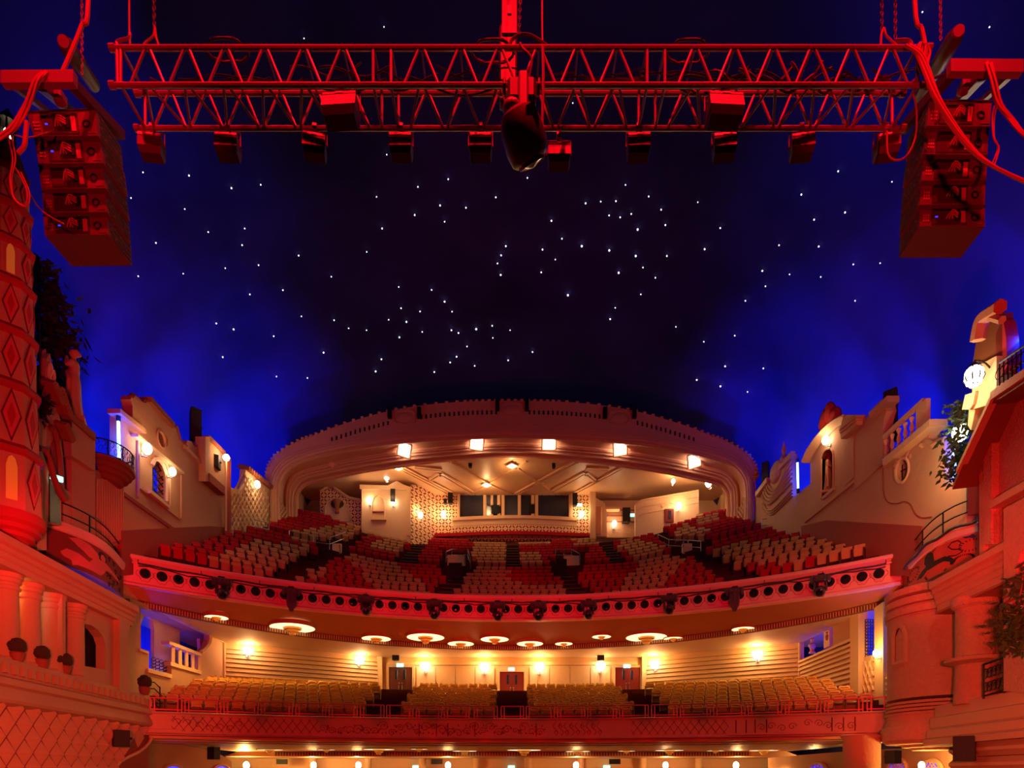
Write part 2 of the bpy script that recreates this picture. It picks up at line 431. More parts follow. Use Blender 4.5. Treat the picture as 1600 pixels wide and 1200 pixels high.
# stepped seating of the balcony
def rake(k): return 9.6+.57*(k)       # floor height of row k above the eye
def lift(x):
    t = min(1, max(0, (abs(x)-8)/10)); return 1.3*t*t*(3-2*t)
R0B = 28.2
def brow(k): return R0B+k-.45         # radius of the front edge of row k
def xlim(y): return 18.35 if y < 50 else 19.1
mb = MB(); mr = MB()
for k in range(-1, 20):
    Ra = (BR+.3) if k < 0 else brow(k); Rb = brow(k+1); za = rake(max(k, 0)-(.3 if k < 0 else 0)); n = 64
    A = []; B = []
    for i in range(n+1):
        t = -1+2*i/n
        for R_, L in ((Ra, A), (Rb, B)):
            am = min(.86, math.asin(min(1, 19.1/R_))); 
            lo2, hi2 = 0, am
            for _ in range(20):
                m_ = (lo2+hi2)/2
                if R_*math.sin(m_) > xlim(BY+R_*math.cos(m_)): hi2 = m_
                else: lo2 = m_
            a = lo2*t; x, y = R_*math.sin(a), BY+R_*math.cos(a); L.append(V(x, y, bz(za)+lift(x)))
    mb.loft([A, B], closed=False, cap=False)
    zb = rake(k+1)
    mb.loft([B, [V(p.x, p.y, bz(zb)+lift(p.x)) for p in B]], closed=False, cap=False)
bfloor_steps = []
for k in range(0, 9):
    for s in (-1, 1):
        R_ = brow(k+1)-.35; x = s*(4.75-(R_+BY-39)*.12); y = BY+math.sqrt(R_*R_-x*x); bfloor_steps.append((x, y, rake(k)+.14, 1.5))
for k in range(11, 19):
    R_ = brow(k+1)-.35; bfloor_steps.append((0, BY+R_, rake(k)+.14, 1.2))
    for s in (-1, 1): x = s*8.1; bfloor_steps.append((x, BY+math.sqrt(R_*R_-x*x), rake(k)+.14, 1.4))
bfloor = struct('floor_balcony', 'carpet', mb, label='steep stepped floor of the upper balcony')
for x, y, z, w_ in bfloor_steps:
    m = MB(); m.box((x, y, bz(z)+lift(x)), (w_, .45, .29), rotz(-math.atan2(x, y-BY))); m.mi = 0; o = m.build('stair_step', 'step', bfloor)
    MB().box((x, y-.2, bz(z)+lift(x)+.15), (w_*.96, .05, .02), rotz(-math.atan2(x, y-BY))).build('step_nosing', 'tin', o)

# ---------------------------------------------------------------- mezzanine
MR, MY = 38.0, -5.0
MA = math.asin(17.1/MR)
def marc(off=0, n=50, a=MA): return arc(0, MY, MR-off, -a, a, n)
mb = MB()
prof = [(0, 1.92), (0, 2.78), (.05, 2.80), (.08, 2.86), (.0, 2.9), (-.35, 2.9), (-.35, 1.80), (.05, 1.80), (.10, 1.86)]
mb.sweep(marc(), [(a, bz(b)) for a, b in prof])
mezz = struct('mezzanine_front', 'mezz_paint', mb, label='curved mezzanine front painted with trellis and scrolls, lit red')
def mpt(s, z, off=.012):
    a = s/MR; return V((MR-off)*math.sin(a), MY+(MR-off)*math.cos(a), bz(z))
def px_s(px): 
    u = (px-800)/1000.0; lo, hi = -20., 20.
    for _ in range(40):
        m_ = (lo+hi)/2; p = mpt(m_, 2.3)
        if p.x/p.y < u: lo = m_
        else: hi = m_
    return lo
mb = MB()
def trellis(x0, x1):
    s0, s1 = px_s(x0), px_s(x1); h = .72; z0 = 2.0; d = .40
    k = s0-h
    while k < s1:
        for sg in (1, -1):
            pts = []
            for q in range(7):
                t = q/6; s = k+h*t*.75; z = z0+h*(t if sg > 0 else 1-t)
                if s0 <= s <= s1: pts.append(mpt(s, z))
            if len(pts) > 1: mb.tube(pts, .012, 4)
        k += d
trellis(266, 498); trellis(985, 1140)
def scroll(s, z, r, turns, sg, dirn=1):
    mb.tube([mpt(s+sg*r*(1-t/16)*math.cos(dirn*turns*2*PI*t/14), z+r*(1-t/16)*math.sin(dirn*turns*2*PI*t/14)) for t in range(15)], .014, 4)
random.seed(3)
s = px_s(505)
while s < px_s(845):
    r = .16+.14*random.random(); scroll(s, 2.1+.35*random.random(), r, 1.1+.6*random.random(), random.choice((-1, 1)))
    for q in range(4):
        a = random.random()*6.28; c = (s+.25*math.cos(a), 2.3+.22*math.sin(a))
        mb.tube([mpt(c[0]-.06*math.cos(a), c[1]-.06*math.sin(a)), mpt(c[0], c[1]), mpt(c[0]+.06*math.cos(a), c[1]+.06*math.sin(a))], [.006, .035, .006], 5)
    s += .42
for px in (655, 682, 700, 742, 838): mb.tube([mpt(px_s(px), 1.95), mpt(px_s(px), 2.62)], .022, 4)
for i in range(9):
    s = px_s(868)+i*.28; mb.tube([mpt(s+.12*math.sin(t*.8), 2.0+.66*t/8) for t in range(9)], .014, 4); scroll(s, 2.15+.3*(i % 2), .12, .8, (-1)**i)
for px in (1150, 1166, 1180, 1198, 1300, 1318, 1336):
    mb.tube([mpt(px_s(px), 1.98), mpt(px_s(px), 2.66)], .03, 4)
for px in (1190, 1205, 1222, 1238, 1262, 1280, 1294, 1312, 1330): scroll(px_s(px), 2.2+.25*random.random(), .2, 1.3, random.choice((-1, 1)))
for px in range(278, 390, 16): scroll(px_s(px), 2.15+.3*random.random(), .22, .8, random.choice((-1, 1)))
mb.build('painted_relief', 'line_red', mezz, kind='stuff')
mb = MB(); a_, b_ = px_s(1138), px_s(1352); 
mb.sweep([(mpt(a_+(b_-a_)*i/14, 0, 0).x, mpt(a_+(b_-a_)*i/14, 0, 0).y) for i in range(15)], [(0, bz(1.93)), (.10, bz(1.93)), (.10, bz(2.0)), (0, bz(2.02))]); mb.build('plinth', 'mezz_paint', mezz)
mb = MB(); a_, b_ = px_s(236), px_s(278); mb.sweep([(mpt(a_+(b_-a_)*i/6, 0, 0).x, mpt(a_+(b_-a_)*i/6, 0, 0).y) for i in range(7)], [(0, bz(1.93)), (.10, bz(1.93)), (.10, bz(2.08)), (0, bz(2.1))]); mb.build('plinth', 'mezz_paint', mezz)
# railing on the mezzanine front, one frame per bay
mb = MB(); mb.sweep(marc(.05, 60), [(0, bz(3.46)), (.05, bz(3.46)), (.05, bz(3.51)), (0, bz(3.51))])
rail = thing('mezzanine_rail', 'red painted tubular rail of rectangular frames along the mezzanine front', 'railing', (0, 33, bz(2.9)))
def prt(mb, name, mats, root, smooth=False, **kw):
    """part whose geometry is given in world space: shift it to the root's frame"""
    inv = (Matrix.Translation(root.location) @ root.rotation_euler.to_matrix().to_4x4()).inverted()
    mb.v = [tuple(inv @ Vector(p)) for p in mb.v]
    return mb.build(name, mats, root, smooth, **kw)
frames = [(235, 284), (289, 345), (350, 403), (408, 457), (462, 509), (514, 558), (563, 600), (604, 645), (650, 690), (694, 733), (741, 777), (783, 818), (822, 866), (871, 914), (918, 963), (968, 1013), (1018, 1058), (1063, 1110), (1115, 1164), (1169, 1221), (1227, 1282), (1288, 1348), (1355, 1388)]
for x0, x1 in frames:
    s0, s1 = px_s(x0), px_s(x1); f = MB()
    q = [mpt(s0+(s1-s0)*i/4, 3.5, .08) for i in range(5)]; b = [mpt(s0+(s1-s0)*i/4, 2.98, .08) for i in range(5)]
    f.tube(q, .034, 5); f.tube(b, .034, 5)
    for s in (s0, s0+.16, s1-.16, s1): f.tube([mpt(s, 2.9, .08), mpt(s, 3.5, .08)], .03, 5)
    prt(f, 'rail_frame', 'rail_red', rail)
# mezzanine seating steps
mb = MB()
for k in range(8):
    Ra = MR+.35+(.0 if k == 0 else .95*k); Rb = MR+.35+.95*(k+1); z = 2.72+.33*k; n = 40
    A = []; B = []
    for i in range(n+1):
        for R_, L in ((Ra, A), (Rb, B)):
            am = math.asin(min(1, 18.3/R_)); a = -am+2*am*i/n; x, y = R_*math.sin(a), MY+R_*math.cos(a)
            L.append(V(x, y, bz(z)))
    mb.loft([A, B], closed=False, cap=False); mb.loft([B, [p+V(0, 0, .33) for p in B]], closed=False, cap=False)
mb.loft([[p+V(0, 0, .33) for p in B], [V(p.x, 47, p.z+.33) for p in B]], closed=False, cap=False)
struct('floor_mezzanine', 'carpet', mb, label='stepped floor of the mezzanine')
# underside of the mezzanine: stepped mouldings, then flat ceiling with a grille band
mb = MB(); n = 50
steps = [(0, 1.80), (.5, 1.80), (.55, 1.68), (1.3, 1.68), (1.35, 1.80), (1.9, 1.80), (1.95, 1.64), (2.8, 1.64), (2.85, 1.76), (3.4, 1.76), (3.45, 1.62), (4.4, 1.62)]
mb.loft([[V(x, y, bz(z)) for x, y in marc(-d, n, MA+.02)] for d, z in steps], closed=False, cap=False)
q = marc(-4.4, n, MA+.02)
mb.loft([[V(x, y, bz(1.68)) for x, y in q], [V(x, 46.2, bz(1.66)) for x, y in q], [V(x*1.05, 46.3, bz(1.3)) for x, y in q], [V(x*1.05, 52, bz(1.3)) for x, y in q]], closed=False, cap=False)
msof = struct('ceiling_mezzanine_soffit', 'ceil_paint', mb)
mb = MB()
for i in range(170): x = -17+34*i/169; mb.box((x, 46.1, bz(1.48)), (.08, .06, .26))
mb.build('grille_bar', 'wood', msof, kind='stuff')
mb = MB(); mb.box((0, 46.15, bz(1.48)), (34.5, .08, .36)); mb.build('grille_band', 'cream', msof)

# rear wall of the stalls
mb = MB(); mb.box((0, 52.2, 2.2), (54, .3, 4.8)); wr = struct('wall_stalls_rear', 'cream', mb)
for x in (-16, -11.6, -7.2, -2.9, 1.3, 5.5, 10.5, 15):
    mb = MB(); mb.lathe([(.3, 0), (.3, 4.6)], (x, 51.4, 0), 12); mb.build('pilaster', 'cream', wr, True)
# ================================================================ mezzanine rear wall
def lerp(a, b, t): return a+(b-a)*t
mb = MB(); z0, z1 = bz(4.2), bz(8.5)
wall_m = struct('wall_mezzanine_rear', 'cream', MB().box((0, 46.35, (z0+z1)/2), (37, .3, z1-z0)), label='cream panelled rear wall of the mezzanine')
for s in (-1, 1):
    a, b = V(s*18.4, 40.9, 0), V(s*9.5, 45.9, 0); d = (b-a).normalized(); nn = V(-d.y, d.x, 0); nn = nn if nn.y < 0 else -nn
    bk = MB(); bk.hexa([a-nn*.05+V(0, 0, z0), b-nn*.05+V(0, 0, z0), b-nn*.3+V(0, 0, z0), a-nn*.3+V(0, 0, z0)]+[a-nn*.05+V(0, 0, z1), b-nn*.05+V(0, 0, z1), b-nn*.3+V(0, 0, z1), a-nn*.3+V(0, 0, z1)]); bk.build('backing_board', 'cream', wall_m)
    N = 12; h = (8.32-4.9)/N
    for k in range(N):
        zb = bz(4.9+k*h); zt = zb+h-.035; m = MB()
        e = d*.05
        m.hexa([a+e+nn*.10+V(0, 0, zb), b-e+nn*.10+V(0, 0, zb), b-e-nn*.06+V(0, 0, zb), a+e-nn*.06+V(0, 0, zb), a+e+nn*.03+V(0, 0, zt), b-e+nn*.03+V(0, 0, zt), b-e-nn*.06+V(0, 0, zt), a+e-nn*.06+V(0, 0, zt)])
        m.build('plank', 'cream', wall_m)
    m = MB(); q = a+nn*.1; m.tube([q+V(0, 0, z0), q+V(0, 0, bz(8.4))], .09, 6); m.build('corner_bead', 'cream', wall_m)
    m = MB(); q = b+nn*.05; m.box((q.x, q.y, (z0+z1)/2), (.35, .2, z1-z0)); m.build('pilaster', 'cream', wall_m)
for x0, x1 in ((-6.9, -1.25), (1.25, 7.1)):
    for k in range(4):
        a = lerp(x0, x1, k/4); b = lerp(x0, x1, (k+1)/4); MB().box(((a+b)/2, 46.15, bz(6.0)), (b-a-.05, .12, 3.4)).build('wall_panel', 'cream', wall_m)
MB().box((0, 46.05, bz(7.98)), (18, .25, .22)).build('cornice', 'cream', wall_m)
for n, (x0, x1, zt, mt) in enumerate(((-8.85, -7.2, 7.72, 'door_brown'), (-.86, .84, 7.38, 'door_red'), (7.45, 9.2, 7.7, 'door_red'))):
    r = MB(); zf = 5.0
    r.box(((x0+x1)/2, 46.12, bz(zt)+.08), (x1-x0+.4, .22, .16)); r.box((x0-.1, 46.12, bz((zf+zt)/2)), (.16, .22, zt-zf)); r.box((x1+.1, 46.12, bz((zf+zt)/2)), (.16, .22, zt-zf))
    dr = struct('door_%d' % (n+1), 'cream', r, label=['brown double door at the left end of the mezzanine rear wall', 'red double door in the middle of the mezzanine rear wall', 'red double door at the right end of the mezzanine rear wall'][n])
    xm = (x0+x1)/2
    for s in (-1, 1):
        lf = MB(); lf.rbox((xm+s*(x1-x0)/4, 46.12, bz((zf+zt)/2)), ((x1-x0)/2-.02, .09, zt-zf), .015); lf = lf.build('door_leaf', mt, dr)
        MB().rbox((xm+s*.30, 46.06, bz(zt-.55)), (.16, .03, .68), .01).build('vision_panel', 'glass_dark', lf)
        h = MB(); h.tube([(xm+s*.12, 46.0, bz(zt-1.3)), (xm+s*.12, 46.0, bz(zt-1.7))], .02, 5)
        h.build('door_handle', 'steel', lf)
        for zz in (1.15, 1.95): MB().lathe([(.05, 0), (.05, .03), (0, .035)], (xm+s*.1, 46.07, bz(zt-zz)), 8, Matrix.Rotation(PI/2, 3, 'X')).build('door_stud', 'steel', lf)

# ================================================================ rear arch over the upper balcony
AD0, AD1 = 48.5, 52.0
def mir(l): return l+[(1600-x, y) for x, y in reversed(l[:-1])]
outer = mir([(424, 822), (424, 752), (417, 746), (419, 730), (428, 715), (445, 700), (470, 687), (490, 680), (520, 668), (560, 655), (600, 644), (640, 636), (690, 630), (740, 627), (800, 626)])
fr = mir([(430, 822), (430, 762), (436, 740), (452, 723), (480, 711), (520, 701), (600, 687), (700, 680), (800, 677)])
inn = mir([(463, 822), (463, 783), (467, 768), (480, 756), (520, 747), (568, 737), (622, 729), (700, 719), (800, 712)])
FR = smooth_path([P(x, y, AD0) for x, y in fr], 5); IN = smooth_path([P(x, y, AD1) for x, y in inn], 5)
OU = smooth_path([P(x, y, AD0) for x, y in outer], 3)
def sil(px):
    return 626+15*((px-800)/200.)**2*.93 if abs(px-800) < 210 else 626+13.9*((abs(px-800))/200.)**2-0
def sily(px):
    pts = outer[5:-5]
    for (a, b), (c, d) in zip(pts, pts[1:]):
        if a <= px <= c: return b+(d-b)*(px-a)/(c-a)
    return 640
slots = []
def slot_row(x0, x1):
    x = x0
    while x < x1:
        y = sily(x)+13.5; slots.append([P(x, y, AD0), P(x+3, y, AD0), P(x+3, y+7.5, AD0), P(x, y+7.5, AD0)]); x += 7.3
slot_row(517, 606); slot_row(657, 774); slot_row(826, 944); slot_row(995, 1084)
mb = MB(); mb.prism(OU+list(reversed(FR)), (0, .8, 0), slots)
arch = struct('wall_rear_arch', 'arch_plaster', mb, label='wide flat rear arch with slotted parapet framing the upper balcony')
m = MB()
for q in slots: m.prism([p+V(0, .12, 0) for p in q], (0, .3, 0))
m.build('slot_shade_fill', 'black', arch, kind='stuff')  # black blocks paint the shade inside the open slots
# soffit of the arch with mouldings and a recessed coffer
ctr = V(0, 50, bz(12))
prof = [(0, 0), (.06, .0), (.06, -.16), (.11, -.2), (.15, -.14), (.15, .06), (.21, .06), (.22, .34), (.58, .34), (.60, .04), (.66, .04), (.66, -.12), (.73, -.18), (.77, -.06), (.77, .06), (.85, .06), (.85, -.12), (.93, -.16), (1, -.06), (1.02, .35)]
rings = []
for t, o in prof:
    r = []
    for a, b in zip(FR, IN):
        p = a.lerp(b, t); dr = V(p.x*.75, 0, p.z-ctr.z); dr.normalize(); r.append(p+dr*o)
    rings.append(r)
mb = MB(); mb.loft(rings, closed=False, cap=False); mb.build('arch_soffit', 'arch_plaster', arch)
for t, o, rad in ((.02, 0, .12), (.17, .03, .10), (.225, .1, .08), (.575, .1, .08), (.63, -.02, .10), (.70, -.16, .10), (.81, .0, .10), (.9, -.14, .10), (.99, -.06, .10)):
    pts = []
    for a, b in zip(FR, IN):
        p = a.lerp(b, t); dr = V(p.x*.75, 0, p.z-ctr.z).normalized(); pts.append(p+dr*o)
    MB().tube(pts, rad, 6).build('moulding', 'arch_plaster', arch, True)
for off, rad in ((.12, .11), (.35, .05), (.55, .08)):
    pts = [V(a.x, AD0-.02, a.z)+(V(a.x*.75, 0, a.z-ctr.z).normalized()*off) for a in FR]; MB().tube(pts, rad, 5).build('moulding', 'arch_plaster', arch, True)
sb = MB(); sb.loft([[V(p.x*.985, AD0+.86, p.z-.25) for p in OU[24:-24]], [V(p.x*.985, AD0+.86, p.z-1.25) for p in OU[24:-24]]], closed=False, cap=False); sb.build('slot_shade_strip', 'black', arch)  # black strip added behind the slots so they read as dark
# scalloped tile coping
mb = MB()
for i in range(len(OU)-1):
    a, b = OU[i], OU[i+1]; L = (b-a).length; k = max(1, int(L/.42))
    for j in range(k):
        p = a.lerp(b, (j+.5)/k)
        if p.z > bz(22): mb.ell(p+V(0, .2, .0), (.20, .5, .11), 6, 4)
mb.build('coping_tile', 'arch_plaster', arch, kind='stuff')
# medallions and notches on the parapet
for px, py in ((632, 652), (800, 640), (968, 652)):
    c = P(px, py, AD0-.04); m = MB(); pts = []
    for k in range(20):
        t = 2*PI*k/20; pts.append(c+V(.82*math.copysign(abs(math.cos(t))**.6, math.cos(t)), -.02, .5*math.copysign(abs(math.sin(t))**.6, math.sin(t))))
    m.tube(pts, .06, 5, True); m.ell(c+V(0, .08, 0), (.72, .12, .42), 14, 6); m.build('medallion', 'arch_plaster', arch, True)
    for s in (-1, 1):
        cc = P(px+s*23, py-6, AD0-.1); MB().box(cc, (.28, .5, .75)).build('dark_notch_block', 'black', arch)  # solid black block painting the dark of an open notch
# woven diaper bars on the splayed piers
for s in (0, 1):
    a0, a1 = (FR[0], IN[0]) if s == 0 else (FR[-1], IN[-1]); zt = bz(20.6); zb = bz(17.5); m = MB()
    dv = a1-a0; dv.z = 0; nn = V(-dv.y, dv.x, 0).normalized(); nn = nn if nn.y < 0 else -nn
    base = V(a0.x, a0.y, 0)
    for k in range(-8, 12):
        for sg in (1, -1):
            pts = []
            for q in range(17):
                t = q/16; u = (k+ (t*9 if sg > 0 else 9-t*9))/9.0; z = zb+(zt-zb)*t*1.25
                if .10 <= u <= .92 and z < zt+ (u-.1)*-2.4+1.2: pts.append(base+dv*u+nn*.04+V(0, 0, z))
            if len(pts) > 1: m.tube(pts, .045, 4)
    m.build('diaper_relief', 'cream', arch, kind='stuff')

# ================================================================ room behind the arch
CZR = 25.7
mb = MB(); mb.box((0, 56.2, bz(CZR)+.15), (38.8, 8.6, .3))
rc = struct('ceiling_balcony_rear', 'ceil_paint', mb, label='cream glossy ceiling with criss-cross beams behind the arch')
def C(px, py, dz=0): D = CZR*1000/(HY-py); q = P(px, py, D); q.z = bz(CZR)-dz; return q
def beam(a, b, w=.22, h=.12, n=1):
    a, b = C(*a), C(*b); d = (b-a).normalized(); nn = V(-d.y, d.x, 0); m = MB()
    for k in range(n):
        o = nn*(k-(n-1)/2)*(w*1.5); 
        p = [a+o-nn*w/2, b+o-nn*w/2, b+o+nn*w/2, a+o+nn*w/2]; m.hexa([q+V(0, 0, .02) for q in p]+[q-V(0, 0, h) for q in p])
    m.build('ceiling_beam', 'ceil_paint', rc)
for a, b, n in (((622, 728), (702, 769), 3), ((671, 750), (688, 739), 2), ((688, 739), (737, 769), 2), ((648, 729), (690, 734), 2), ((703, 721), (767, 757), 1), ((823, 720), (741, 769), 1), ((767, 757), (798, 771), 1),
                ((808, 771), (900, 721), 2), ((800, 725), (862, 768), 1), ((862, 768), (915, 738), 2), ((915, 738), (931, 751), 2), ((915, 732), (951, 733), 2), ((900, 769), (975, 729), 2)):
    beam(a, b, n=n)
m = MB(); c = C(842, 754, .1)
for r in (.45, .3): m.box(c, (r*1.4, r*1.4, .3-r*.4), rotz(PI/4))
m.build('boss', 'ceil_paint', rc)
# patterned diaper paint for the booth wall
def diaper_mat(name, scale):
    m = mat(name, (230, 194, 146), .7); nt = m.node_tree; b = nt.nodes['Principled BSDF']; N = nt.nodes.new; L = nt.links.new
    tc = N('ShaderNodeTexCoord'); mp = N('ShaderNodeMapping'); mp.inputs['Rotation'].default_value = (0, PI/4, 0); mp.inputs['Scale'].default_value = (scale, .01, scale)
    L(tc.outputs['Object'], mp.inputs[0]); sp = N('ShaderNodeSeparateXYZ'); L(mp.outputs[0], sp.inputs[0])
    def mth(op, a, bb=None):
        q = N('ShaderNodeMath'); q.operation = op
        for i, x in enumerate((a, bb)):
            if x is None: continue
            if isinstance(x, (int, float)): q.inputs[i].default_value = x
            else: L(x, q.inputs[i])
        return q.outputs[0]
    fx = mth('ABSOLUTE', mth('SUBTRACT', mth('FRACT', sp.outputs[0]), .5)); fz = mth('ABSOLUTE', mth('SUBTRACT', mth('FRACT', sp.outputs[2]), .5))
    mxm = mth('MAXIMUM', fx, fz); mnm = mth('MINIMUM', fx, fz)
    a1 = mth('MULTIPLY', mth('GREATER_THAN', mxm, .36), mth('LESS_THAN', mnm, .3)); a2 = mth('LESS_THAN', mxm, .07)
    mx = N('ShaderNodeMixRGB'); mx.inputs[1].default_value = (*lin((230, 194, 146)), 1); mx.inputs[2].default_value = (*lin((132, 50, 36)), 1)
    L(mth('MAXIMUM', a1, a2), mx.inputs[0]); L(mx.outputs[0], b.inputs['Base Color'])
diaper_mat('diaper_paint', 2.3)
def dwall(pts, D, thick, holes=()):
    return MB().prism([P(x, y, D) for x, y in pts], (0, thick, 0), [[P(x, y, D) for x, y in h] for h in holes])
BD = 58.8
bw = struct('wall_booth', 'diaper_paint', dwall([(681, 845), (681, 768), (926, 768), (926, 845)], BD, .3, [[(716, 812), (716, 773), (892, 773), (892, 812)]]), label='patterned diaper wall around the projection booth windows')
cl = dwall([(642, 850), (642, 775), (681, 768), (681, 850)], 58.8, .3)
mb = MB(); a, b = P(642, 850, 56), P(681, 850, BD); mb.hexa([a, b, b+V(0, .3, 0), a+V(-.1, .3, 0)]+[q+V(0, 0, 5.2) for q in (a, b, b+V(0, .3, 0), a+V(-.1, .3, 0))])
mb.build('booth_side_wall', 'diaper_paint', bw)
for x0, x1, y0, y1 in ((714, 718.5, 771, 813), (755, 760, 773, 812), (766.5, 770.5, 773, 790), (766.5, 770.5, 802, 812), (777, 782, 773, 790), (777, 782, 802, 812), (783.5, 788.5, 773, 812), (809, 814, 773, 812), (830, 835, 773, 787), (830, 835, 802, 812), (836, 841, 773, 812), (889, 894, 771, 813)):
    m = MB(); a = P(x0, y1, BD-.15); b = P(x1, y0, BD-.15); m.rbox(((a.x+b.x)/2, BD-.05, (a.z+b.z)/2), (b.x-a.x, .3, b.z-a.z), .04); m.build('mullion', 'cream', bw)
for x0, x1 in ((718.5, 755), (760, 783.5), (788.5, 809), (814, 836), (841, 889)):
    dwall([(x0, 812), (x0, 773), (x1, 773), (x1, 812)], BD+.12, .02).build('pane', 'glass_dark', bw)
dwall([(710, 820), (710, 765), (900, 765), (900, 820)], BD+1.8, .1).build('booth_back_wall', 'window_dark', bw)
for x0, x1, y0, y1 in ((768, 780, 789, 803), (826, 834, 788, 803)):
    dwall([(x0, y1), (x0, y0), (x1, y0), (x1, y1)], BD-.2, .3).build('port_box', 'black', bw)
sp_ = [(P(708, 812, BD-.02).x+(P(901, 812, BD-.02).x-P(708, 812, BD-.02).x)*i/16, BD-.15-.5*math.sin(PI*i/16)) for i in range(17)]
za, zb, zc = P(0, 811, BD).z, P(0, 816, BD).z, P(0, 824, BD).z
mb = MB(); mb.sweep(sp_, [(-.8, za), (.25, za), (.25, zb), (.12, zb), (.10, zc), (-.8, zc)]); mb.build('booth_sill', 'cream', bw)
mb = MB(); mb.sweep(sp_, [(-.8, zc), (.06, zc), (.06, zc-1.0), (-.8, zc-1.0)]); mb.build('booth_apron', 'diaper_paint', bw)
dwall([(682, 768.5), (682, 765), (928, 765), (928, 768.5)], BD-.25, .4).build('cornice', 'cream', bw)
dwall([(706, 767), (706, 762.5), (896, 762.5), (896, 767)], BD-.5, .4).build('cornice', 'ceil_paint', bw)
mb = MB(); mb.sweep([(P(680, 0, BD).x, BD-.1)]+sp_[1:-1]+[(P(924, 0, BD).x, BD-.1)], [(-.2, P(0, 836, BD).z), (.35, P(0, 836, BD).z), (.35, P(0, 841, BD).z), (-.2, P(0, 841, BD).z)]); mb.build('padded_rail', 'red_fabric', bw)
# blocks left of the booth
bl = struct('wall_balcony_rear_left', 'cream', dwall([(565, 850), (565, 760), (641, 763), (641, 850)], 56, .5), label='cream rear block with blind arch left of the booth')
dwall([(562, 764), (562, 757), (606, 758.5), (620, 751), (630, 757), (642, 761), (642, 766)], 55.9, .9).build('cornice', 'cream', bl)
mb = MB(); mb.tube([P(x, y, 55.95) for x, y in ((581, 810), (581, 785), (584, 777), (591, 773), (598, 777), (601, 785), (601, 810))], .07, 5); mb.build('blind_arch', 'cream', bl, True)
dwall([(579, 812), (579, 809.5), (603, 809.5), (603, 812)], 55.7, .3).build('ledge', 'cream', bl)
dwall([(582, 800), (582, 798.5), (600, 798.5), (600, 800)], 55.85, .15).build('ledge', 'dado', bl)
dwall([(635.5, 836), (635.5, 763), (641, 765), (641, 838)], 55.8, .3).build('pilaster', 'cream', bl)
mb = MB(); q = [P(506, 850, 57.5), P(566, 850, 57.5)]; mb.prism([P(x, y, 57.5) for x, y in ((500, 850), (500, 768), (515, 762), (545, 778), (566, 782), (566, 850))], (0, .4, 0)); mb.build('patterned_wall', 'diaper_paint', bl)
mb = MB(); mb.prism([P(x, y, 57.4) for x, y in ((509, 815), (509, 792), (514, 784), (524, 779), (535, 783), (543, 792), (547, 815))], (0, .2, 0)); mb.build('blind_panel', 'cream', bl)
mb = MB(); mb.tube([P(x, y, 57.35) for x, y in ((508, 812), (508, 792), (514, 783), (524, 778), (535, 782), (544, 792), (548, 812))], .08, 5); mb.build('blind_arch', 'cream', bl, True)
mb = MB(); mb.tube([P(x, y, 57.3) for x, y in ((500, 768), (518, 756), (524, 764), (545, 778), (566, 782))], .14, 5); mb.build('moulding', 'cream', bl, True)
u = MB(); cc = P(527, 803, 57.3); u.lathe([(.12, 0), (.2, .1), (.14, .3), (.3, .9), (.42, 1.2)], cc, 10, None, PI, 2*PI); u.build('painted_urn', 'mural_ochre', bl)
u = MB(); u.ell(P(527, 787, 57.3), (.6, .15, .45), 10, 6); u.build('painted_bouquet', 'topiary', bl)
# side walls behind the arch
for s, nm in ((-1, 'left'), (1, 'right')):
    w_ = struct('wall_balcony_rear_side_'+nm, 'cream', MB().box((s*19.4, 56.6, bz(21)), (.3, 7.2, 10.5)))
    for k in range(5):
        y = 53.1+k*1.3; MB().lathe([(.22, 0), (.22, 8.2)], (s*19.2, y, bz(17.2)), 8).build('half_column', 'cream', w_, True)
        MB().box((s*19.24, y+.72, bz(21)), (.1, .95, 8)).build('wall_panel', 'ceil_paint', w_)
mb = MB(); mb.box((0, 60.2, bz(21)), (42, .3, 11)); struct('wall_balcony_rear', 'cream', mb)
# blocks right of the booth
br = struct('wall_balcony_rear_right', 'cream', dwall([(993, 850), (993, 787), (1003, 780), (1092, 765), (1092, 850)], 56, .5), label='cream rear block with pedimented door right of the booth')
for dy in (0, 10, 21):
    MB().prism([P(993, 787+dy, 55.95), P(1003, 780+dy, 55.95), P(1092, 765+dy*.85, 55.95), P(1092, 767.5+dy*.85, 55.95), P(1003, 782.5+dy, 55.95), P(993, 789.5+dy, 55.95)], (0, .2, 0)).build('moulding', 'cream', br)
MB().prism([P(x, y, 55.9) for x, y in ((1033, 790), (1047, 782), (1060, 786), (1060, 789), (1047, 785.5), (1035, 793))], (0, .2, 0)).build('pediment', 'cream', br)
m = MB(); a = P(1039, 816, 55.9); b = P(1053, 795, 55.9); m.rbox(((a.x+b.x)/2, 55.95, (a.z+b.z)/2), (b.x-a.x, .12, b.z-a.z), .02)
d4 = struct('door_4', 'door_red', m, label='small red door under a pediment right of the booth')
m = MB(); m.rbox(P(1046.5, 804, 55.86), (.25, .05, .7), .01); m.build('vision_panel', 'glass_dark', d4)
m = MB(); m.box(P(926, 805, 58.4), (.5, .5, 4.6)); m.build('pilaster', 'cream', br)
m = MB(); m.prism([P(x, y, 58.6) for x, y in ((929, 838), (929, 776), (945, 786), (948, 800), (948, 838))], (0, .3, 0)); m.build('pilaster', 'cream', br)
m = MB(); m.rbox(P(935.5, 813, 58.5), (.55, .1, 2.6), .05); m.build('side_door', 'arch_plaster', br)
m = MB(); m.box(P(962, 812, 59.5), (4.6, .2, 3.4)); m.build('corridor_wall', 'plaster', br)
for yy in (797, 806, 815): MB().box(P(962, yy, 59.35), (4.6, .08, .05)).build('moulding', 'dado', br)
m = MB(); m.box(P(956, 796, 58.8), (1.4, .6, .2)); m.build('lintel', 'ceil_paint', br)
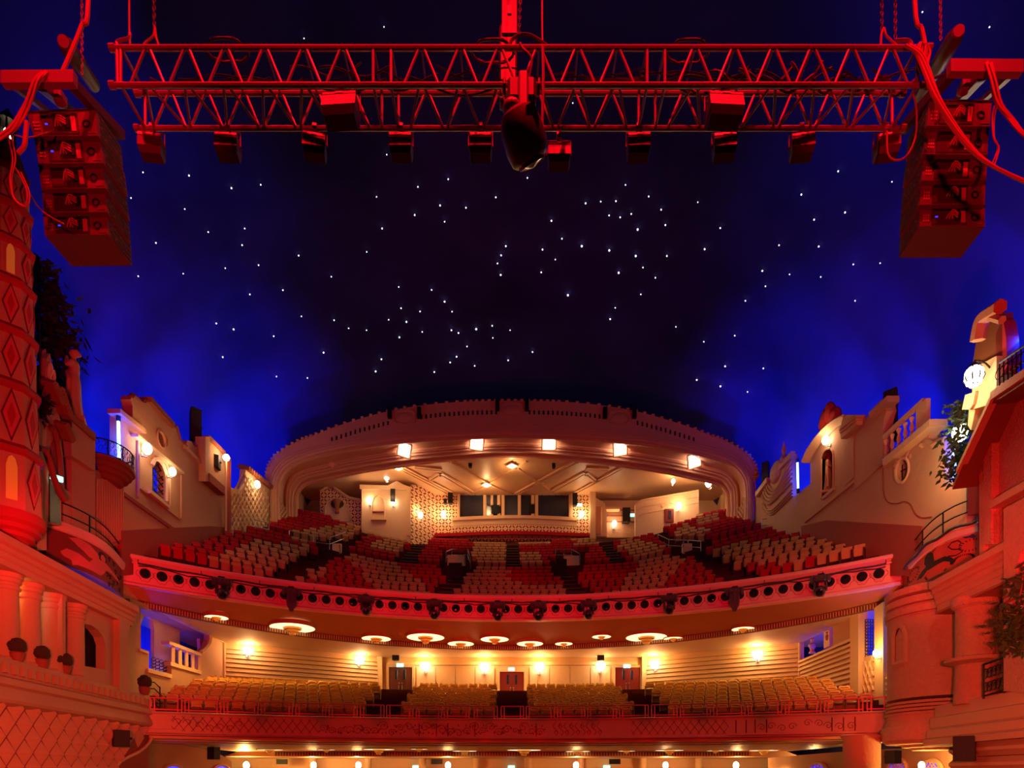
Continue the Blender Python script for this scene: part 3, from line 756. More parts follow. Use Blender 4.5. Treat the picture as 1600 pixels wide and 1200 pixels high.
m = MB(); m.box(P(978, 806, 58.9), (.7, .6, 1.3)); m.build('monitor_recess', 'window_dark', br)
# ================================================================ left side wall (audience left in the picture) on the plane x = -18.4
XW = 18.4
def Wp(px, py, off=0):
    """point on a side wall seen at this pixel; off = how far it stands out into the hall"""
    X = XW-off; D = X*1000/abs(px-800); return P(px, py, D)
def wpan(pts, off=0, th=.35, holes=()):
    s = -1 if pts[0][0] < 800 else 1
    return MB().prism([Wp(x, y, off) for x, y in pts], (s*th, 0, 0), [[Wp(x, y, off) for x, y in h] for h in holes])
def wbar(a, b, off=.12, h=.25, th=.3, mats='plaster', parent=None, name='moulding'):
    p, q = Wp(*a, off), Wp(*b, off); s = -1 if a[0] < 800 else 1; u = V(0, 0, h/2); t = V(s*th, 0, 0)
    return MB().hexa([p-u, p+u, p+u+t, p-u+t, q-u, q+u, q+u+t, q-u+t]).build(name, mats, parent)
def wtube(pts, off=.05, r=.05, mats='plaster', parent=None, name='moulding', n=5, k=0, **kw):
    q = [Wp(x, y, off) for x, y in pts]
    if k: q = smooth_path(q, k)
    return MB().tube(q, r, n).build(name, mats, parent, True, **kw)
def recess(pts, depth, mats, parent, name='niche'):
    """closed box behind an opening in a side wall"""
    a = [Wp(x, y, 0) for x, y in pts]; dx = depth if a[0].x > 0 else -depth; b = [p+V(dx, 0, 0) for p in a]; n = len(a); c = sum(b, Vector())/n
    m = MB(); m.add(a+b+[c], [(i, (i+1) % n, n+(i+1) % n, n+i) for i in range(n)]+[(n+i, n+(i+1) % n, 2*n) for i in range(n)]); return m.build(name, mats, parent)
win = [(238, 766), (238, 727), (240, 721), (243, 717.5), (246, 717), (250, 720), (254, 726), (257, 733), (259.5, 741), (260.5, 750), (260.5, 784)]
ocu = [(251+6.5*math.cos(t*PI/8), 686.5+12.5*math.sin(t*PI/8)+6*math.cos(t*PI/8)) for t in range(16)]
lw = [(188, 900), (188, 642), (207, 652), (207, 634), (204, 624), (207, 618), (211, 621), (218, 628), (224, 630), (226, 625), (237, 624), (274, 665), (276, 673), (280, 687), (290, 697), (293, 688), (300, 690), (303, 697), (308, 699), (312, 692), (321, 688), (321, 682), (328, 682), (353, 708), (353, 880)]
wl = struct('wall_left', 'plaster', wpan(lw, 0, .5, [win, ocu]), label='ochre stucco house facade with curved gable along the left side')
wbar((188, 642), (229, 674), .35, .22, .6, 'plaster', wl, 'cornice')
wbar((237, 624), (274, 665), .2, .28, .6, 'tile', wl, 'coping')
wtube([(204, 622), (207, 618), (211, 621), (218, 628), (224, 630), (226, 625), (237, 624)], -.1, .14, 'tile', wl, 'coping')
wtube([(274, 665), (276, 673), (280, 687), (284, 692), (290, 697)], -.1, .14, 'tile', wl, 'coping')
wbar((290, 698), (322, 730), .16, .2, .3, 'plaster', wl, 'moulding')
wpan([(321, 752), (321, 682), (328, 682), (328, 752)], .4, .6).build('pier', 'plaster', wl)
wpan([(328, 744), (328, 683), (353, 708), (353, 766)], .25, .4).build('pier_panel', 'plaster', wl)
wbar((328, 683), (353, 708), .4, .2, .5, 'tile', wl, 'coping')
wbar((328, 746), (353, 768), .5, .5, .6, 'dado', wl, 'bracket_ledge')
wbar((216, 680), (288, 739), .35, .12, .4, 'cream', wl, 'hood')
wbar((219, 687), (284, 739), .12, .08, .2, 'plaster', wl, 'moulding')
wtube([(216, 778), (216, 680)], .08, .07, 'plaster', wl); wtube([(283, 810), (283, 742)], .06, .05, 'plaster', wl)
wbar((216, 758), (282, 810), .08, .16, .2, 'plaster', wl); wbar((195, 772), (272, 827), .1, .18, .2, 'dado', wl)
wtube(win[1:], .05, .11, 'cream', wl, 'window_surround'); wtube([(265, 790), (265, 744), (262, 730), (256, 718)], .05, .06, 'cream', wl)
wbar((236, 768), (266, 793), .25, .16, .4, 'cream', wl, 'window_sill')
wbar((189, 838), (330, 824), .06, .0, .2, 'dado', wl) if 0 else None
wpan([(190, 900), (190, 829), (330, 822), (353, 824), (353, 880)], .12, .2).build('dado_panel', 'dado', wl)
# leaded lattice in the arched window
g = MB()
for k in range(-6, 8):
    for sg in (1, -1):
        pts = []
        for q in range(13):
            t = q/12; x = 238+22.5*t; y = 717+k*11+(t*30 if sg > 0 else 14-t*12)+t*0
            top = 717+(10 if x < 240 else 3 if x < 243 else 0) + max(0, (x-248))*1.1; bot = 766+(x-238)*.8
            if top+1 < y < bot: pts.append(Wp(x, y, -.2))
        if len(pts) > 1: g.tube(pts, .035, 4)
w1 = struct('window_1', 'iron', g, label='arched leaded lattice window glowing blue in the left facade')
q = [Wp(x, y, -.22) for x, y in win]; MB().tube(q, .06, 4, True).build('window_frame', 'iron', w1)
# niche in the round opening with a small figure
recess(ocu, .5, 'dark_red', wl)
wtube(ocu+[ocu[0]], .02, .09, 'plaster', wl, 'niche_surround')
wtube([(254, 680), (257.5, 686), (257.5, 695), (254, 700)], -.12, .16, 'mural_ochre', wl, 'gilt_relief')
# pieces left of the facade: block with cornice, fluted bay, plinth
wpan([(112, 842), (112, 652), (149, 684), (149, 862)], .35, .5).build('pier', 'plaster', wl)
wbar((110, 648), (150, 683), .7, .3, .9, 'tile', wl, 'coping')
wpan([(112, 712), (112, 655), (149, 687), (149, 736)], .6, .4).build('pier_panel', 'plaster', wl)
wpan([(95, 840), (95, 650), (111.5, 650), (111.5, 842)], -.2, .3).build('recess_wall', 'cream', wl)
wpan([(113, 832), (113, 770), (140, 787), (140, 845)], .5, .3).build('wall_panel', 'plaster', wl)
wpan([(99, 830), (99, 762), (111, 770), (111, 832)], .45, .3).build('wall_panel', 'plaster', wl)
wpan([(147, 862), (147, 734), (190, 742), (190, 850)], -.05, .3).build('bay_wall', 'plaster', wl)
for k in range(12):
    x = 150+k*3.7; q = Wp(x, 748+k*.5, .02); b_ = Wp(x, 856-k*1.2, .02); MB().tube([b_, q], .085, 6).build('flute', 'mid_red' if 0 else 'plaster', wl, True)
# rear piece behind the lamp post: scooped wall with woven relief
scoop = [(353, 880), (358, 757), (362, 762), (368, 764.5), (375, 763), (380, 756), (383, 746), (384, 733), (422, 762), (424, 775), (424, 870)]
wpan(scoop, 0, .4).build('scooped_wall', 'cream', wl)
m = MB()
for k in range(11):
    a = Wp(385+k*3.6, 731+k*2.85, .1); m.tube([a+V(.25, 0, -.06), a+V(-.5, 0, .12)], .16, 6)
m.build('coping_tile', 'tile', wl, kind='stuff')
m = MB()
for k in range(-16, 22):
    for sg in (1, -1):
        pts = []
        for q in range(25):
            t = q/24; y = 735+95*t; x = 360+k*6.5+(t*48 if sg > 0 else 48-t*48)
            ytop = (764 if x < 380 else 735+(x-384)*.8)+4
            if 359 < x < 423 and y > ytop: pts.append(Wp(x, y, .04))
        if len(pts) > 1: m.tube(pts, .05, 4)
m.build('woven_relief', 'cream', wl, kind='stuff')
wtube([(356, 835), (356, 716)], .3, .2, 'dado', wl, 'downpipe', 8)
# blue-lit curved balcony on the facade
bal = MB(); s0 = Wp(172, 740, 0); by_ = 29.3
for k, (r, z, h) in enumerate(((1.22, 13.9, .22), (1.08, 13.7, .22), (.9, 13.5, .22), (.66, 13.3, .22))):
    bal.lathe([(r*.86, 0), (r, h*.3), (r, h), (0, h)], (s0.x, by_, bz(z)), 18, None, -PI/2, PI/2, .75, 1.0)
bal.build('balcony_slab', 'dado', wl, True)
rl = thing('balcony_railing', 'black wrought iron railing of the small round balcony by the blue tube', 'railing', (s0.x, by_, bz(14.12)))
m = MB(); pts = [(s0.x+1.14*math.cos(t)*.75, by_+1.14*math.sin(t)) for t in [(-PI/2+PI*i/20) for i in range(21)]]
m.tube([V(x, y, bz(14.82)) for x, y in pts], .03, 5); m.tube([V(x, y, bz(14.18)) for x, y in pts], .02, 4); prt(m, 'handrail', 'iron', rl)
for i in range(0, 21, 4):
    m = MB(); x, y = pts[i]; m.tube([V(x, y, bz(14.12)), V(x*1.002, y, bz(14.5)), V(x, y, bz(14.82))], .025, 5); prt(m, 'rail_post', 'iron', rl)
for i in range(1, 20):
    m = MB(); q = []
    for k in range(14):
        t = k/13*4.4*PI/2; r = .17*(1-k/22); j = min(20, max(0, i+r*math.cos(t)*4.0)); j0 = int(j); f = j-j0; j1 = min(20, j0+1)
        q.append(V(lerp(pts[j0][0], pts[j1][0], f), lerp(pts[j0][1], pts[j1][1], f), bz(14.5+(.14 if i % 2 else -.12))+r*math.sin(t)))
    m.tube(q, .013, 4); prt(m, 'scroll', 'iron', rl)

# gothic gable house and red pier between tower and blue recess
gh = struct('wall_left_gable_house', 'stucco', wpan([(72, 818), (72, 600), (76, 598), (88, 628), (96, 664), (96, 822)], .9, .6), label='narrow stuccoed gable house beside the tower')
wpan([(58, 860), (58, 655), (73, 668), (73, 860)], 1.2, .5).build('pier', 'plaster', gh)
wpan([(60, 668), (60, 612), (73, 600), (73, 668)], 1.0, .5).build('bay_window', 'mid_red', gh)
for (a, b) in (((73, 598), (84, 622)), ((84, 607), (96, 642)), ((92, 663), (100, 682))):
    for k in range(7):
        p = Wp(lerp(a[0], b[0], k/6), lerp(a[1], b[1], k/6), 1.0); MB().tube([p+V(.35, 0, -.1), p+V(-.5, 0, .12)], .15, 6).build('roof_tile', 'tile', gh, True)
wtube([(80, 672), (83, 668), (88, 682), (92, 705), (95, 740), (96, 772)], 1.0, .12, 'dado', gh, 'gothic_hood', k=3)
wpan([(80, 742), (80, 700), (84, 688), (88, 704), (90, 750)], .95, .1).build('blind_window', 'dado', gh)
wpan([(78, 815), (78, 740), (92, 762), (95, 820)], .95, .1).build('doorway', 'window_dark', gh)
wtube([(60, 700), (71, 703), (78, 722), (84, 745), (94, 770), (101, 783)], 1.5, .12, 'dado', gh, 'awning_edge')
wpan([(74, 600), (73, 560), (78, 552), (82, 570), (85, 590), (86, 606)], .7, .25).build('gable_ornament', 'plaster', gh)
wtube([(74, 590), (75, 575), (78, 568), (80, 580), (77, 588), (80, 597), (84, 590), (82, 578)], 1.0, .08, 'cream', gh, 'gable_scroll', k=3)
wpan([(63, 604), (63, 575), (72, 570), (73, 604)], .4, .3).build('chimney', 'mid_red', gh)
wpan([(66, 560), (66, 548), (72, 545), (72, 575)], .3, .2).build('chimney_pot', 'mid_red', gh)

# ---------------------------------------------------------------- splayed near wall (loggia) x = -(13.64+.107 y)
def Rp(px, py, off=0):
    u = abs(px-800)/1000.; D = (13.64-off)/(u-.107); return P(px, py, D)
def rpan(pts, off=0, th=.5, holes=()):
    s = -1 if pts[0][0] < 800 else 1
    return MB().prism([Rp(x, y, off) for x, y in pts], (s*th, 0, 0), [[Rp(x, y, off) for x, y in h] for h in holes])
def SP(s, y, off, z): return V(s*(13.64+.107*y-off), y, bz(z))
def sbox(s, y0, y1, o0, o1, z0, z1):
    p = [SP(s, y0, o0, z0), SP(s, y1, o0, z0), SP(s, y1, o1, z0), SP(s, y0, o1, z0), SP(s, y0, o0, z1), SP(s, y1, o0, z1), SP(s, y1, o1, z1), SP(s, y0, o1, z1)]
    return MB().hexa(p)
def sprof(s, y0, y1, prof):
    a, b = [SP(s, y0, o, z) for o, z in prof], [SP(s, y1, o, z) for o, z in prof]; return MB().loft([a, b])
# entablature above the columns
ent = [(-.8, 6.45), (.10, 6.45), (.10, 6.62), (.16, 6.66), (.16, 6.82), (.24, 6.86), (.24, 7.0), (.36, 7.06), (.36, 7.3), (-.8, 7.3)]
lg = struct('wall_left_loggia', 'plaster', sprof(-1, 12, 27.9, ent), label='red and orange loggia with columns on the near left wall')
sill = [(-.9, 3.62), (.05, 3.62), (.10, 3.45), (.10, 3.05), (.34, 2.95), (.34, 2.75), (.22, 2.68), (.30, 2.5), (.36, 2.3), (.30, 2.2), (.12, 2.12), (-.9, 2.1)]
sprof(-1, 12, 29.6, sill).build('sill_course', 'plaster', lg)
for y in [12+i*.42 for i in range(42)]:
    sbox(-1, y, y+.2, .10, .26, 3.12, 3.42).build('dentil', 'plaster', lg)
sbox(-1, 12, 29.6, -1.2, .02, -4, 2.15).build('lower_wall', 'dado', lg)
sbox(-1, 23.0, 28.0, -.9, -.02, 3.6, 6.5)
# wall with arched opening right of the columns
ah = [(128, 1040), (128, 977), (133, 975), (143, 977), (153, 984), (161, 995), (165, 1008), (165, 1046)]
rpan([(130, 1075), (126, 925), (203, 955), (203, 1082)], -.15, .6).v
pan = rpan([(126, 1080), (126, 925), (203, 956), (203, 1092)], -.15, .4, [ah]); pan.build('arched_wall', 'plaster', lg)
rpan([(126, 1060), (126, 965), (172, 965), (172, 1060)], -.75, .1).build('recess_back', 'step', lg)
rpan([(187, 1090), (187, 946), (203, 953), (203, 1092)], .12, .5).build('pilaster', 'plaster', lg)
# loggia interior
sbox(-1, 14, 23.2, -1.75, -1.6, 3.3, 7.0).build('loggia_back_wall', 'cream', lg)
sbox(-1, 14, 23.2, -1.7, .0, 6.5, 6.6).build('loggia_ceiling', 'cream', lg)
sbox(-1, 14, 24, -1.7, .0, 3.4, 3.62).build('loggia_floor', 'plaster', lg)
sbox(-1, 22.9, 23.1, -1.7, .0, 3.5, 6.6).build('loggia_end_wall', 'plaster', lg)
d_ = [SP(-1, y, -1.55, z) for y, z in ((20.7, 3.6), (20.7, 6.0), (22.2, 6.0), (22.2, 3.6))]; MB().prism(d_, (-.1, 0, 0)).build('blue_glow_paint', 'blue_glow_paint', lg)  # no door: panel coloured blue to stand for blue light in the recess
for px in (10, 45, 82, 116):
    c = Rp(px, 1050, -.45); cy = c.y; b = SP(-1, cy, -.45, 3.62); h = 6.45-3.62
    m = MB(); m.lathe([(.42, 0), (.42, .1), (.36, .16), (.35, .3), (.33, h-.55), (.38, h-.5), (.38, h-.42), (.34, h-.4), (.34, h-.32), (.40, h-.28), (.40, h-.18), (.45, h-.14), (.45, h)], b, 18); m.build('column', 'plaster', lg, True)
# quilted pyramid tiles below
til = MB(); til.add([(0, -.5, 0), (0, 0, .5), (0, .5, 0), (0, 0, -.5), (.27, 0, 0), (-.03, -.5, 0), (-.03, 0, .5), (-.03, .5, 0), (-.03, 0, -.5)], [(0, 1, 4), (1, 2, 4), (2, 3, 4), (3, 0, 4), (0, 5, 6, 1), (1, 6, 7, 2), (2, 7, 8, 3), (3, 8, 5, 0)])
til_me = til.mesh('pyramid_tile', 'plaster')
ang = math.atan(.107)
for r in range(-8, 8):
    for c in range(16):
        y = 18.2+c*.86+(.43 if r % 2 else 0); z = 1.62-.0-(6-r)*.46
        edge = 2.1-.0
        p = SP(-1, y, .03, z); px = 800+p.x*1000/p.y; py = HY-(p.z-CZ)*1000/p.y
        if py > 1260 or px < -30: continue
        lim = 1150 if px > 232 else (1200-(px-185)*1.0 if px > 185 else 1300)
        if py > lim-14 or px > 236: continue
        o = put(til_me, 'pyramid_tile', lg, loc=p, rot=(0, 0, ang)); o.scale = (1, .78, .84)
wt = [Rp(x, y, .1) for x, y in ((238, 1150), (232, 1162), (218, 1174), (200, 1183), (186, 1192), (176, 1206))]
MB().tube(smooth_path(wt, 4), .07, 6).build('curved_bead', 'cream', lg, True)

# ---------------------------------------------------------------- lozenge tower on the loggia roof
tc = V(-16.35, 20.75, 0)
def oct_ring(r, z, n=8, ph=PI/8): return [V(tc.x+r*math.cos(2*PI*k/n+ph), tc.y+r*math.sin(2*PI*k/n+ph), bz(z)) for k in range(n)]
stages = [(7.3, 8.35), (8.35, 10.3), (10.3, 12.35), (12.35, 14.1), (14.1, 15.7), (15.7, 17.0), (17.0, 18.2), (18.2, 19.3)]
def trad(z): return .93-.036*(z-8.3)
m = MB(); m.loft([oct_ring(trad(z), z) for z in (8.35, 19.3)])
tower = struct('wall_left_tower', 'plaster', m, label='tapering octagonal red tower with lozenge panels at the left edge')
cor = MB(); cor.loft([oct_ring(r, z, 20, 0) for r, z in ((.35, 7.3), (.55, 7.45), (.56, 7.55), (.72, 7.62), (.73, 7.74), (.88, 7.82), (.89, 7.96), (1.02, 8.06), (1.04, 8.35), (.9, 8.4))]); cor.build('corbel', 'mid_red', tower, True)
for z, _ in stages[2:]:
    b = MB(); r = trad(z); b.loft([oct_ring(k, zz) for k, zz in ((r, z-.16), (r+.12, z-.1), (r+.13, z+.04), (r-.01, z+.2))]); b.build('stringcourse', 'mid_red', tower)
cap = MB(); cap.loft([oct_ring(r, z) for r, z in ((.56, 19.25), (.62, 19.4), (.5, 19.6), (.34, 20.1), (.22, 20.5))]); cap.build('tower_cap', 'dark_red', tower)
lan = MB()
for k in range(6): a = k*PI/3; lan.tube([V(tc.x+.2*math.cos(a), tc.y+.2*math.sin(a), bz(20.4)), V(tc.x+.2*math.cos(a), tc.y+.2*math.sin(a), bz(21.1))], .03, 5)
lan.lathe([(.3, 21.1), (.26, 21.2), (0, 21.6)], (tc.x, tc.y, CZ), 10); lan.build('lantern_cage', 'iron', tower)
gl = MB(); gl.ell((tc.x, tc.y, bz(20.75)), (.12, .12, .22), 8, 6); gl.build('lantern_flame', 'lamp_glow', tower)
for si, (z0, z1) in enumerate(stages[1:]):
    zm = (z0+z1)/2+.03; hh = (z1-z0)*.42; r = trad(zm)
    for k in range(8):
        a = 2*PI*k/8; apo = r*math.cos(PI/8)+.012; wd = r*math.sin(PI/8)*.86
        n_ = V(math.cos(a), math.sin(a), 0); t_ = V(-math.sin(a), math.cos(a), 0); c = V(tc.x, tc.y, bz(zm))+n_*apo
        if n_.x < -.3 and n_.y > -.2: continue
        tilt = -.036
        if (k+si) % 4 == 3 and k % 2 == 1 :
            f = MB(); pts = [c+t_*(x*wd*.5)+V(0, 0, y*hh) for x, y in ((-1, -.85), (-1, .45), (-.6, .75), (0, .85), (.6, .75), (1, .45), (1, -.85))]; f.prism(pts, n_*.03); f.build('niche_window', 'gold_glow', tower)
            MB().tube(pts, .03, 4, True).build('niche_frame', 'plaster', tower)
        else:
            dm = [c+t_*wd, c+V(0, 0, hh), c-t_*wd, c-V(0, 0, hh)]
            MB().prism(dm, n_*.02).build('lozenge', 'dark_red', tower)
            c2 = c+n_*.02; MB().prism([c2+t_*wd*.82, c2+V(0, 0, hh*.84), c2-t_*wd*.82, c2-V(0, 0, hh*.84)], n_*.02).build('lozenge_field', 'mural_pink', tower)
            c3 = c+n_*.035; MB().prism([c3+t_*wd*.42, c3+V(0, 0, hh*.48), c3-t_*wd*.42, c3-V(0, 0, hh*.48)], n_*.02).build('lozenge_centre', 'mid_red', tower)

# ---------------------------------------------------------------- angel balcony (quarter-round parapet joining tower house and main balcony)
def parapet(name, pts, zb, zt, mats, label, mat_top):
    path = smooth_path([V(*p) for p in pts], 5)
    m = MB(); m.sweep([(p.x, p.y) for p in path], [(0, bz(zb)), (0, bz(zt)), (-.25, bz(zt)), (-.25, bz(zb))])
    o = struct(name, mats, m, None, True, label=label)
    m = MB(); m.sweep([(p.x, p.y) for p in path], [(.06, bz(zt-.35)), (.10, bz(zt-.05)), (.02, bz(zt+.02)), (-.3, bz(zt+.02)), (-.3, bz(zt-.1)), (0, bz(zt-.4))]); m.build('coping', mat_top, o, True)
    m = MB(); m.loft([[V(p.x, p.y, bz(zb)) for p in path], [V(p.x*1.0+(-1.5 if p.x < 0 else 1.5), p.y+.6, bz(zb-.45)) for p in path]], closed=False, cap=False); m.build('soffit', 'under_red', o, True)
    return o, path
ang_pts = [(-18.05, 24.8, 0), (-17.7, 25.6, 0), (-17.5, 26.7, 0), (-17.7, 28.2, 0), (-18.35, 30.2, 0)]
ab, apath = parapet('balcony_left_parapet', ang_pts, 8.3, 10.0, 'mural_dark', 'curved left parapet painted with a pale winged figure', 'front_paint')
def on_path(path, t, z, off):
    f = t*(len(path)-1); i = min(int(f), len(path)-2); p = path[i].lerp(path[i+1], f-i); d = (path[i+1]-path[i]).normalized(); return V(p.x+d.y*off, p.y-d.x*off, bz(z))
def paint(path, poly, parent, mats, name, off=.012, zb=8.3, zt=9.65):
    us = sorted(set([u for u, v in poly]+[i*.02 for i in range(51) if min(q[0] for q in poly) < i*.02 < max(q[0] for q in poly)])); m = MB(); n = len(poly)
    for u0, u1 in zip(us, us[1:]):
        um = (u0+u1)/2; cr = []
        for i in range(n):
            (a, va), (b, vb) = poly[i], poly[(i+1) % n]
            if (a <= um) != (b <= um): cr.append(tuple(va+(vb-va)*(q-a)/(b-a) for q in (um, u0, u1)))
        cr.sort()
        for lo_, hi_ in zip(cr[::2], cr[1::2]):
            q = [(u0, lo_[1]), (u1, lo_[2]), (u1, hi_[2]), (u0, hi_[1])]
            m.hexa([on_path(path, min(1, max(0, u)), zb+(zt-zb)*v, off-.02) for u, v in q]+[on_path(path, min(1, max(0, u)), zb+(zt-zb)*v, off+.004) for u, v in q])
    return m.build(name, mats, parent)
# (u along the parapet, v up) of the winged figure
paint(apath, [(.16, .38), (.22, .52), (.34, .5), (.46, .36), (.58, .28), (.64, .22), (.60, .12), (.46, .14), (.34, .14), (.28, .08), (.27, .22), (.2, .26), (.17, .32)], ab, 'mural_pink', 'painted_robe')
paint(apath, [(.24, .86), (.34, .95), (.46, .9), (.56, .76), (.6, .62), (.56, .5), (.46, .52), (.40, .62), (.34, .7), (.30, .78)], ab, 'mural_pink', 'painted_wing')
paint(apath, [(.46, .36), (.5, .5), (.58, .6), (.66, .62), (.82, .5), (.9, .42), (.88, .36), (.76, .42), (.68, .4), (.64, .22)], ab, 'mural_pink', 'painted_arm', .016)
paint(apath, [(.58, .62), (.575, .78), (.6, .88), (.64, .9), (.68, .84), (.69, .68), (.66, .6), (.62, .6)], ab, 'mural_black', 'painted_hair', .014)
paint(apath, [(.60, .66), (.605, .78), (.635, .82), (.665, .76), (.665, .66), (.635, .58)], ab, 'mural_pink', 'painted_face', .02)
for u, v in ((.73, .85), (.80, .82), (.83, .62), (.88, .48), (.86, .3), (.74, .28), (.80, .2), (.7, .3), (.78, .05), (.9, .15), (.73, .02), (.92, .62)):
    m = MB()
    for a in (0, 2.1, 4.2):
        c = on_path(apath, u+.010*math.cos(a+.5), 8.32+1.33*v+.07*math.sin(a+.5), .01); m.ell(c, (.03, .045, .05), 8, 4)
    m.build('painted_trefoil', 'mural_black', ab)
hr = thing('handrail', 'thin black double handrail curving above the left winged-figure parapet', 'railing', (-18, 27, bz(10.0)))
for z in (10.35, 10.8):
    prt(MB().tube([on_path(apath, i/16, z+.0, -.12) for i in range(17)], .03, 5), 'rail', 'iron', hr, True)
for t in (0.02, .5, .97):
    prt(MB().tube([on_path(apath, t, 10.0, -.12), on_path(apath, t, 10.8, -.12)], .03, 5), 'rail_post', 'iron', hr)

# ---------------------------------------------------------------- left wall of the mezzanine level
op = [(220, 1014), (220, 950), (250, 959), (300, 977), (329, 988), (328.5, 1000), (325, 1010), (318, 1016), (314, 1018), (314, 1050), (268, 1037), (268, 1056), (233, 1046), (233, 1019)]
ml = struct('wall_left_mezzanine', 'plaster', wpan([(203, 1135), (203, 935), (260, 955), (356, 996), (356, 1120)], 0, .4, [op]), label='plaster side wall of the mezzanine with blue-lit openings')
wbar((219, 1015), (233, 1020), .1, .14, .5, 'cream', ml, 'sill'); wbar((232, 1047), (269, 1057), .12, .22, .5, 'cream', ml, 'sill'); wbar((267, 1037), (315, 1051), .12, .2, .5, 'cream', ml, 'sill')
wbar((265, 1004), (315, 1023), .1, .18, .45, 'cream', ml, 'rail')
for x in (270, 281, 291, 301, 311): y = 1006+(x-268)*.38; wtube([(x, y+31), (x, y)], -.1, .12, 'cream', ml, 'baluster', 4)
wtube([(314, 1019), (320, 1015), (326, 1007), (328, 998), (327, 990)], .05, .13, 'cream', ml, 'scroll', k=3)
wbar((328, 990), (355, 1005), .08, .16, .3, 'cream', ml, 'moulding')
iw = [[(220, 1080), (220, 975), (225, 964), (232, 962), (238, 968), (241, 985), (241, 1060)], [(281, 1030), (281, 990), (286, 978), (296, 974), (306, 981), (312, 994), (313, 1012), (313, 1040)]]
def w2(pts, X): return [P(x, y, X*1000/abs(x-800)) for x, y in pts]
m = MB(); m.prism(w2([(190, 1110), (190, 920), (352, 990), (352, 1105)], 19.9), (-.2, 0, 0), [w2(h, 19.9) for h in iw]); m.build('inner_wall', 'cream', ml)
m = MB(); m.prism(w2([(190, 1140), (190, 900), (358, 985), (358, 1110)], 21.5), (-.2, 0, 0)); m.build('cove_back', 'sky_paint', ml)
for y, z in ((30.5, 5.2), (36, 6.2)): lamp('AREA', (-20.2, y+.8, bz(z-1.6)), 600, BLUE, 2.2, (-21.6, y-.2, bz(z+.2)), shape='RECTANGLE', sy=.5)
lamp('AREA', (-19.2, 35, bz(4.6)), 22, (.2, .15, 1), 4, (-19.9, 36, bz(8)), shape='RECTANGLE', sy=.4)
m = MB()
for k in range(5):
    for j in range(4): m.tube([Wp(240+k*6+3*math.cos(t*.7), 1030+k*2+j*5+3*math.sin(t*.7), -.25) for t in range(9)], .02, 4)
m.build('iron_screen', 'iron', ml, kind='stuff')
# under the mezzanine, left
m = MB(); m.prism([Wp(x, y, -.6) for x, y in ((200, 1290), (200, 1150), (330, 1172), (350, 1182), (362, 1190), (362, 1260))], (-.3, 0, 0)); ul = struct('wall_left_stalls', 'plaster', m)
for c, r in (((271, 1206), 15), ((346, 1204), 12)):
    q = [Wp(c[0]+r*math.cos(t*PI/8), c[1]+r*.75*math.sin(t*PI/8), -.5) for t in range(16)]; MB().tube(q, .09, 5, True).build('window_surround', 'cream', ul, True)
    MB().prism([Wp(c[0]+r*math.cos(t*PI/8), c[1]+r*.75*math.sin(t*PI/8), -.55) for t in range(16)], (-.02, 0, 0)).build('window_pane', 'led_blue', ul)

for s_ in (-1, 1): MB().box((s_*20.4, 35, bz(8.75)), (3.6, 17, .2)).build('cove_light_block', 'plaster', ml); MB().box((s_*20.4, 26.9, bz(5.5)), (3.6, .2, 7)).build('cove_end_block', 'plaster', ml)  # added unseen panels that stop the blue cove light from leaking
wpan([(60, 955), (60, 800), (150, 800), (200, 830), (215, 860), (215, 950)], -.25, .2).build('lower_wall', 'plaster', wl)
# ================================================================ right side wall (x = +18.4)
nich = [(1283, 781), (1283, 717), (1286, 708), (1290, 703), (1294, 701), (1298, 701), (1301, 705), (1302, 711), (1302, 765)]
pb = [(1252, 880), (1252, 767), (1266, 756), (1266, 722), (1254, 722), (1262, 702), (1275, 683), (1290, 667), (1305, 655), (1318, 649), (1337, 649), (1337, 668), (1333, 673), (1333, 880)]
wr_ = struct('wall_right', 'plaster', wpan(pb, 0, .5, [nich]), label='ochre stucco facades with curved pediment and balustrade along the right side')
swag = [(1180, 880), (1180, 772), (1190, 762), (1200, 749), (1206, 752), (1213, 745), (1224, 728), (1236, 709), (1238, 726), (1239, 777), (1252, 767), (1252, 880)]
wpan(swag, 0, .4).build('swag_wall', 'plaster', wr_)
wbar((1180, 773), (1197, 750), .25, .35, .4, 'cream', wr_, 'cornice'); wbar((1210, 738), (1236, 709), .15, .35, .3, 'plaster', wr_, 'coping')
for k in range(5):
    x0 = 1200-k*2.0; y0 = 752+k*5.5
    wtube([(x0-1, y0), (x0+2, y0+9), (x0+8, y0+13.5), (x0+16, y0+8.5), (1237, 722+k*7.5)], .06, .10, 'plaster', wr_, 'swag_fold', 5, k=4)
for k in range(3): wtube([(1193-k*1.2, 782+k*5), (1197, 795+k*3), (1205, 797+k*3.5), (1214, 790+k*4), (1238, 764+k*5)], .04, .06, 'plaster', wr_, 'swag_fold', 5, k=4)
m = MB(); m.ell(Wp(1213, 738, 0), (.3, .9, .75), 10, 7); m.build('crest_shell', 'plaster', wr_, True)
m = MB(); m.lathe([(.22, 0), (.3, .2), (.1, .5), (.16, .8), (0, 1.4)], Wp(1225, 722, 0), 8); m.build('finial', 'plaster', wr_, True)
m = MB()
for a, b, r in ((1290, 655, .5), (1297, 645, .45), (1303, 652, .4), (1297, 638, .28), (1287, 662, .35), (1306, 650, .4)): m.ell(Wp(a, b, 0), (.3, r, r*1.3), 8, 6)
m.build('crest_ornament', 'mid_red', wr_, True)
for k in range(5):
    o = .1+k*.09
    wtube([(1254+k*2.2, 722), (1262+k*2.2, 703+k), (1275+k*1.8, 684+k*1.6), (1290+k*1.4, 668+k*1.8), (1305+k, 656+k*2), (1318+k*.4, 650+k*2)], .42-k*.07, .10, 'cream', wr_, 'arch_moulding', 5, k=3)
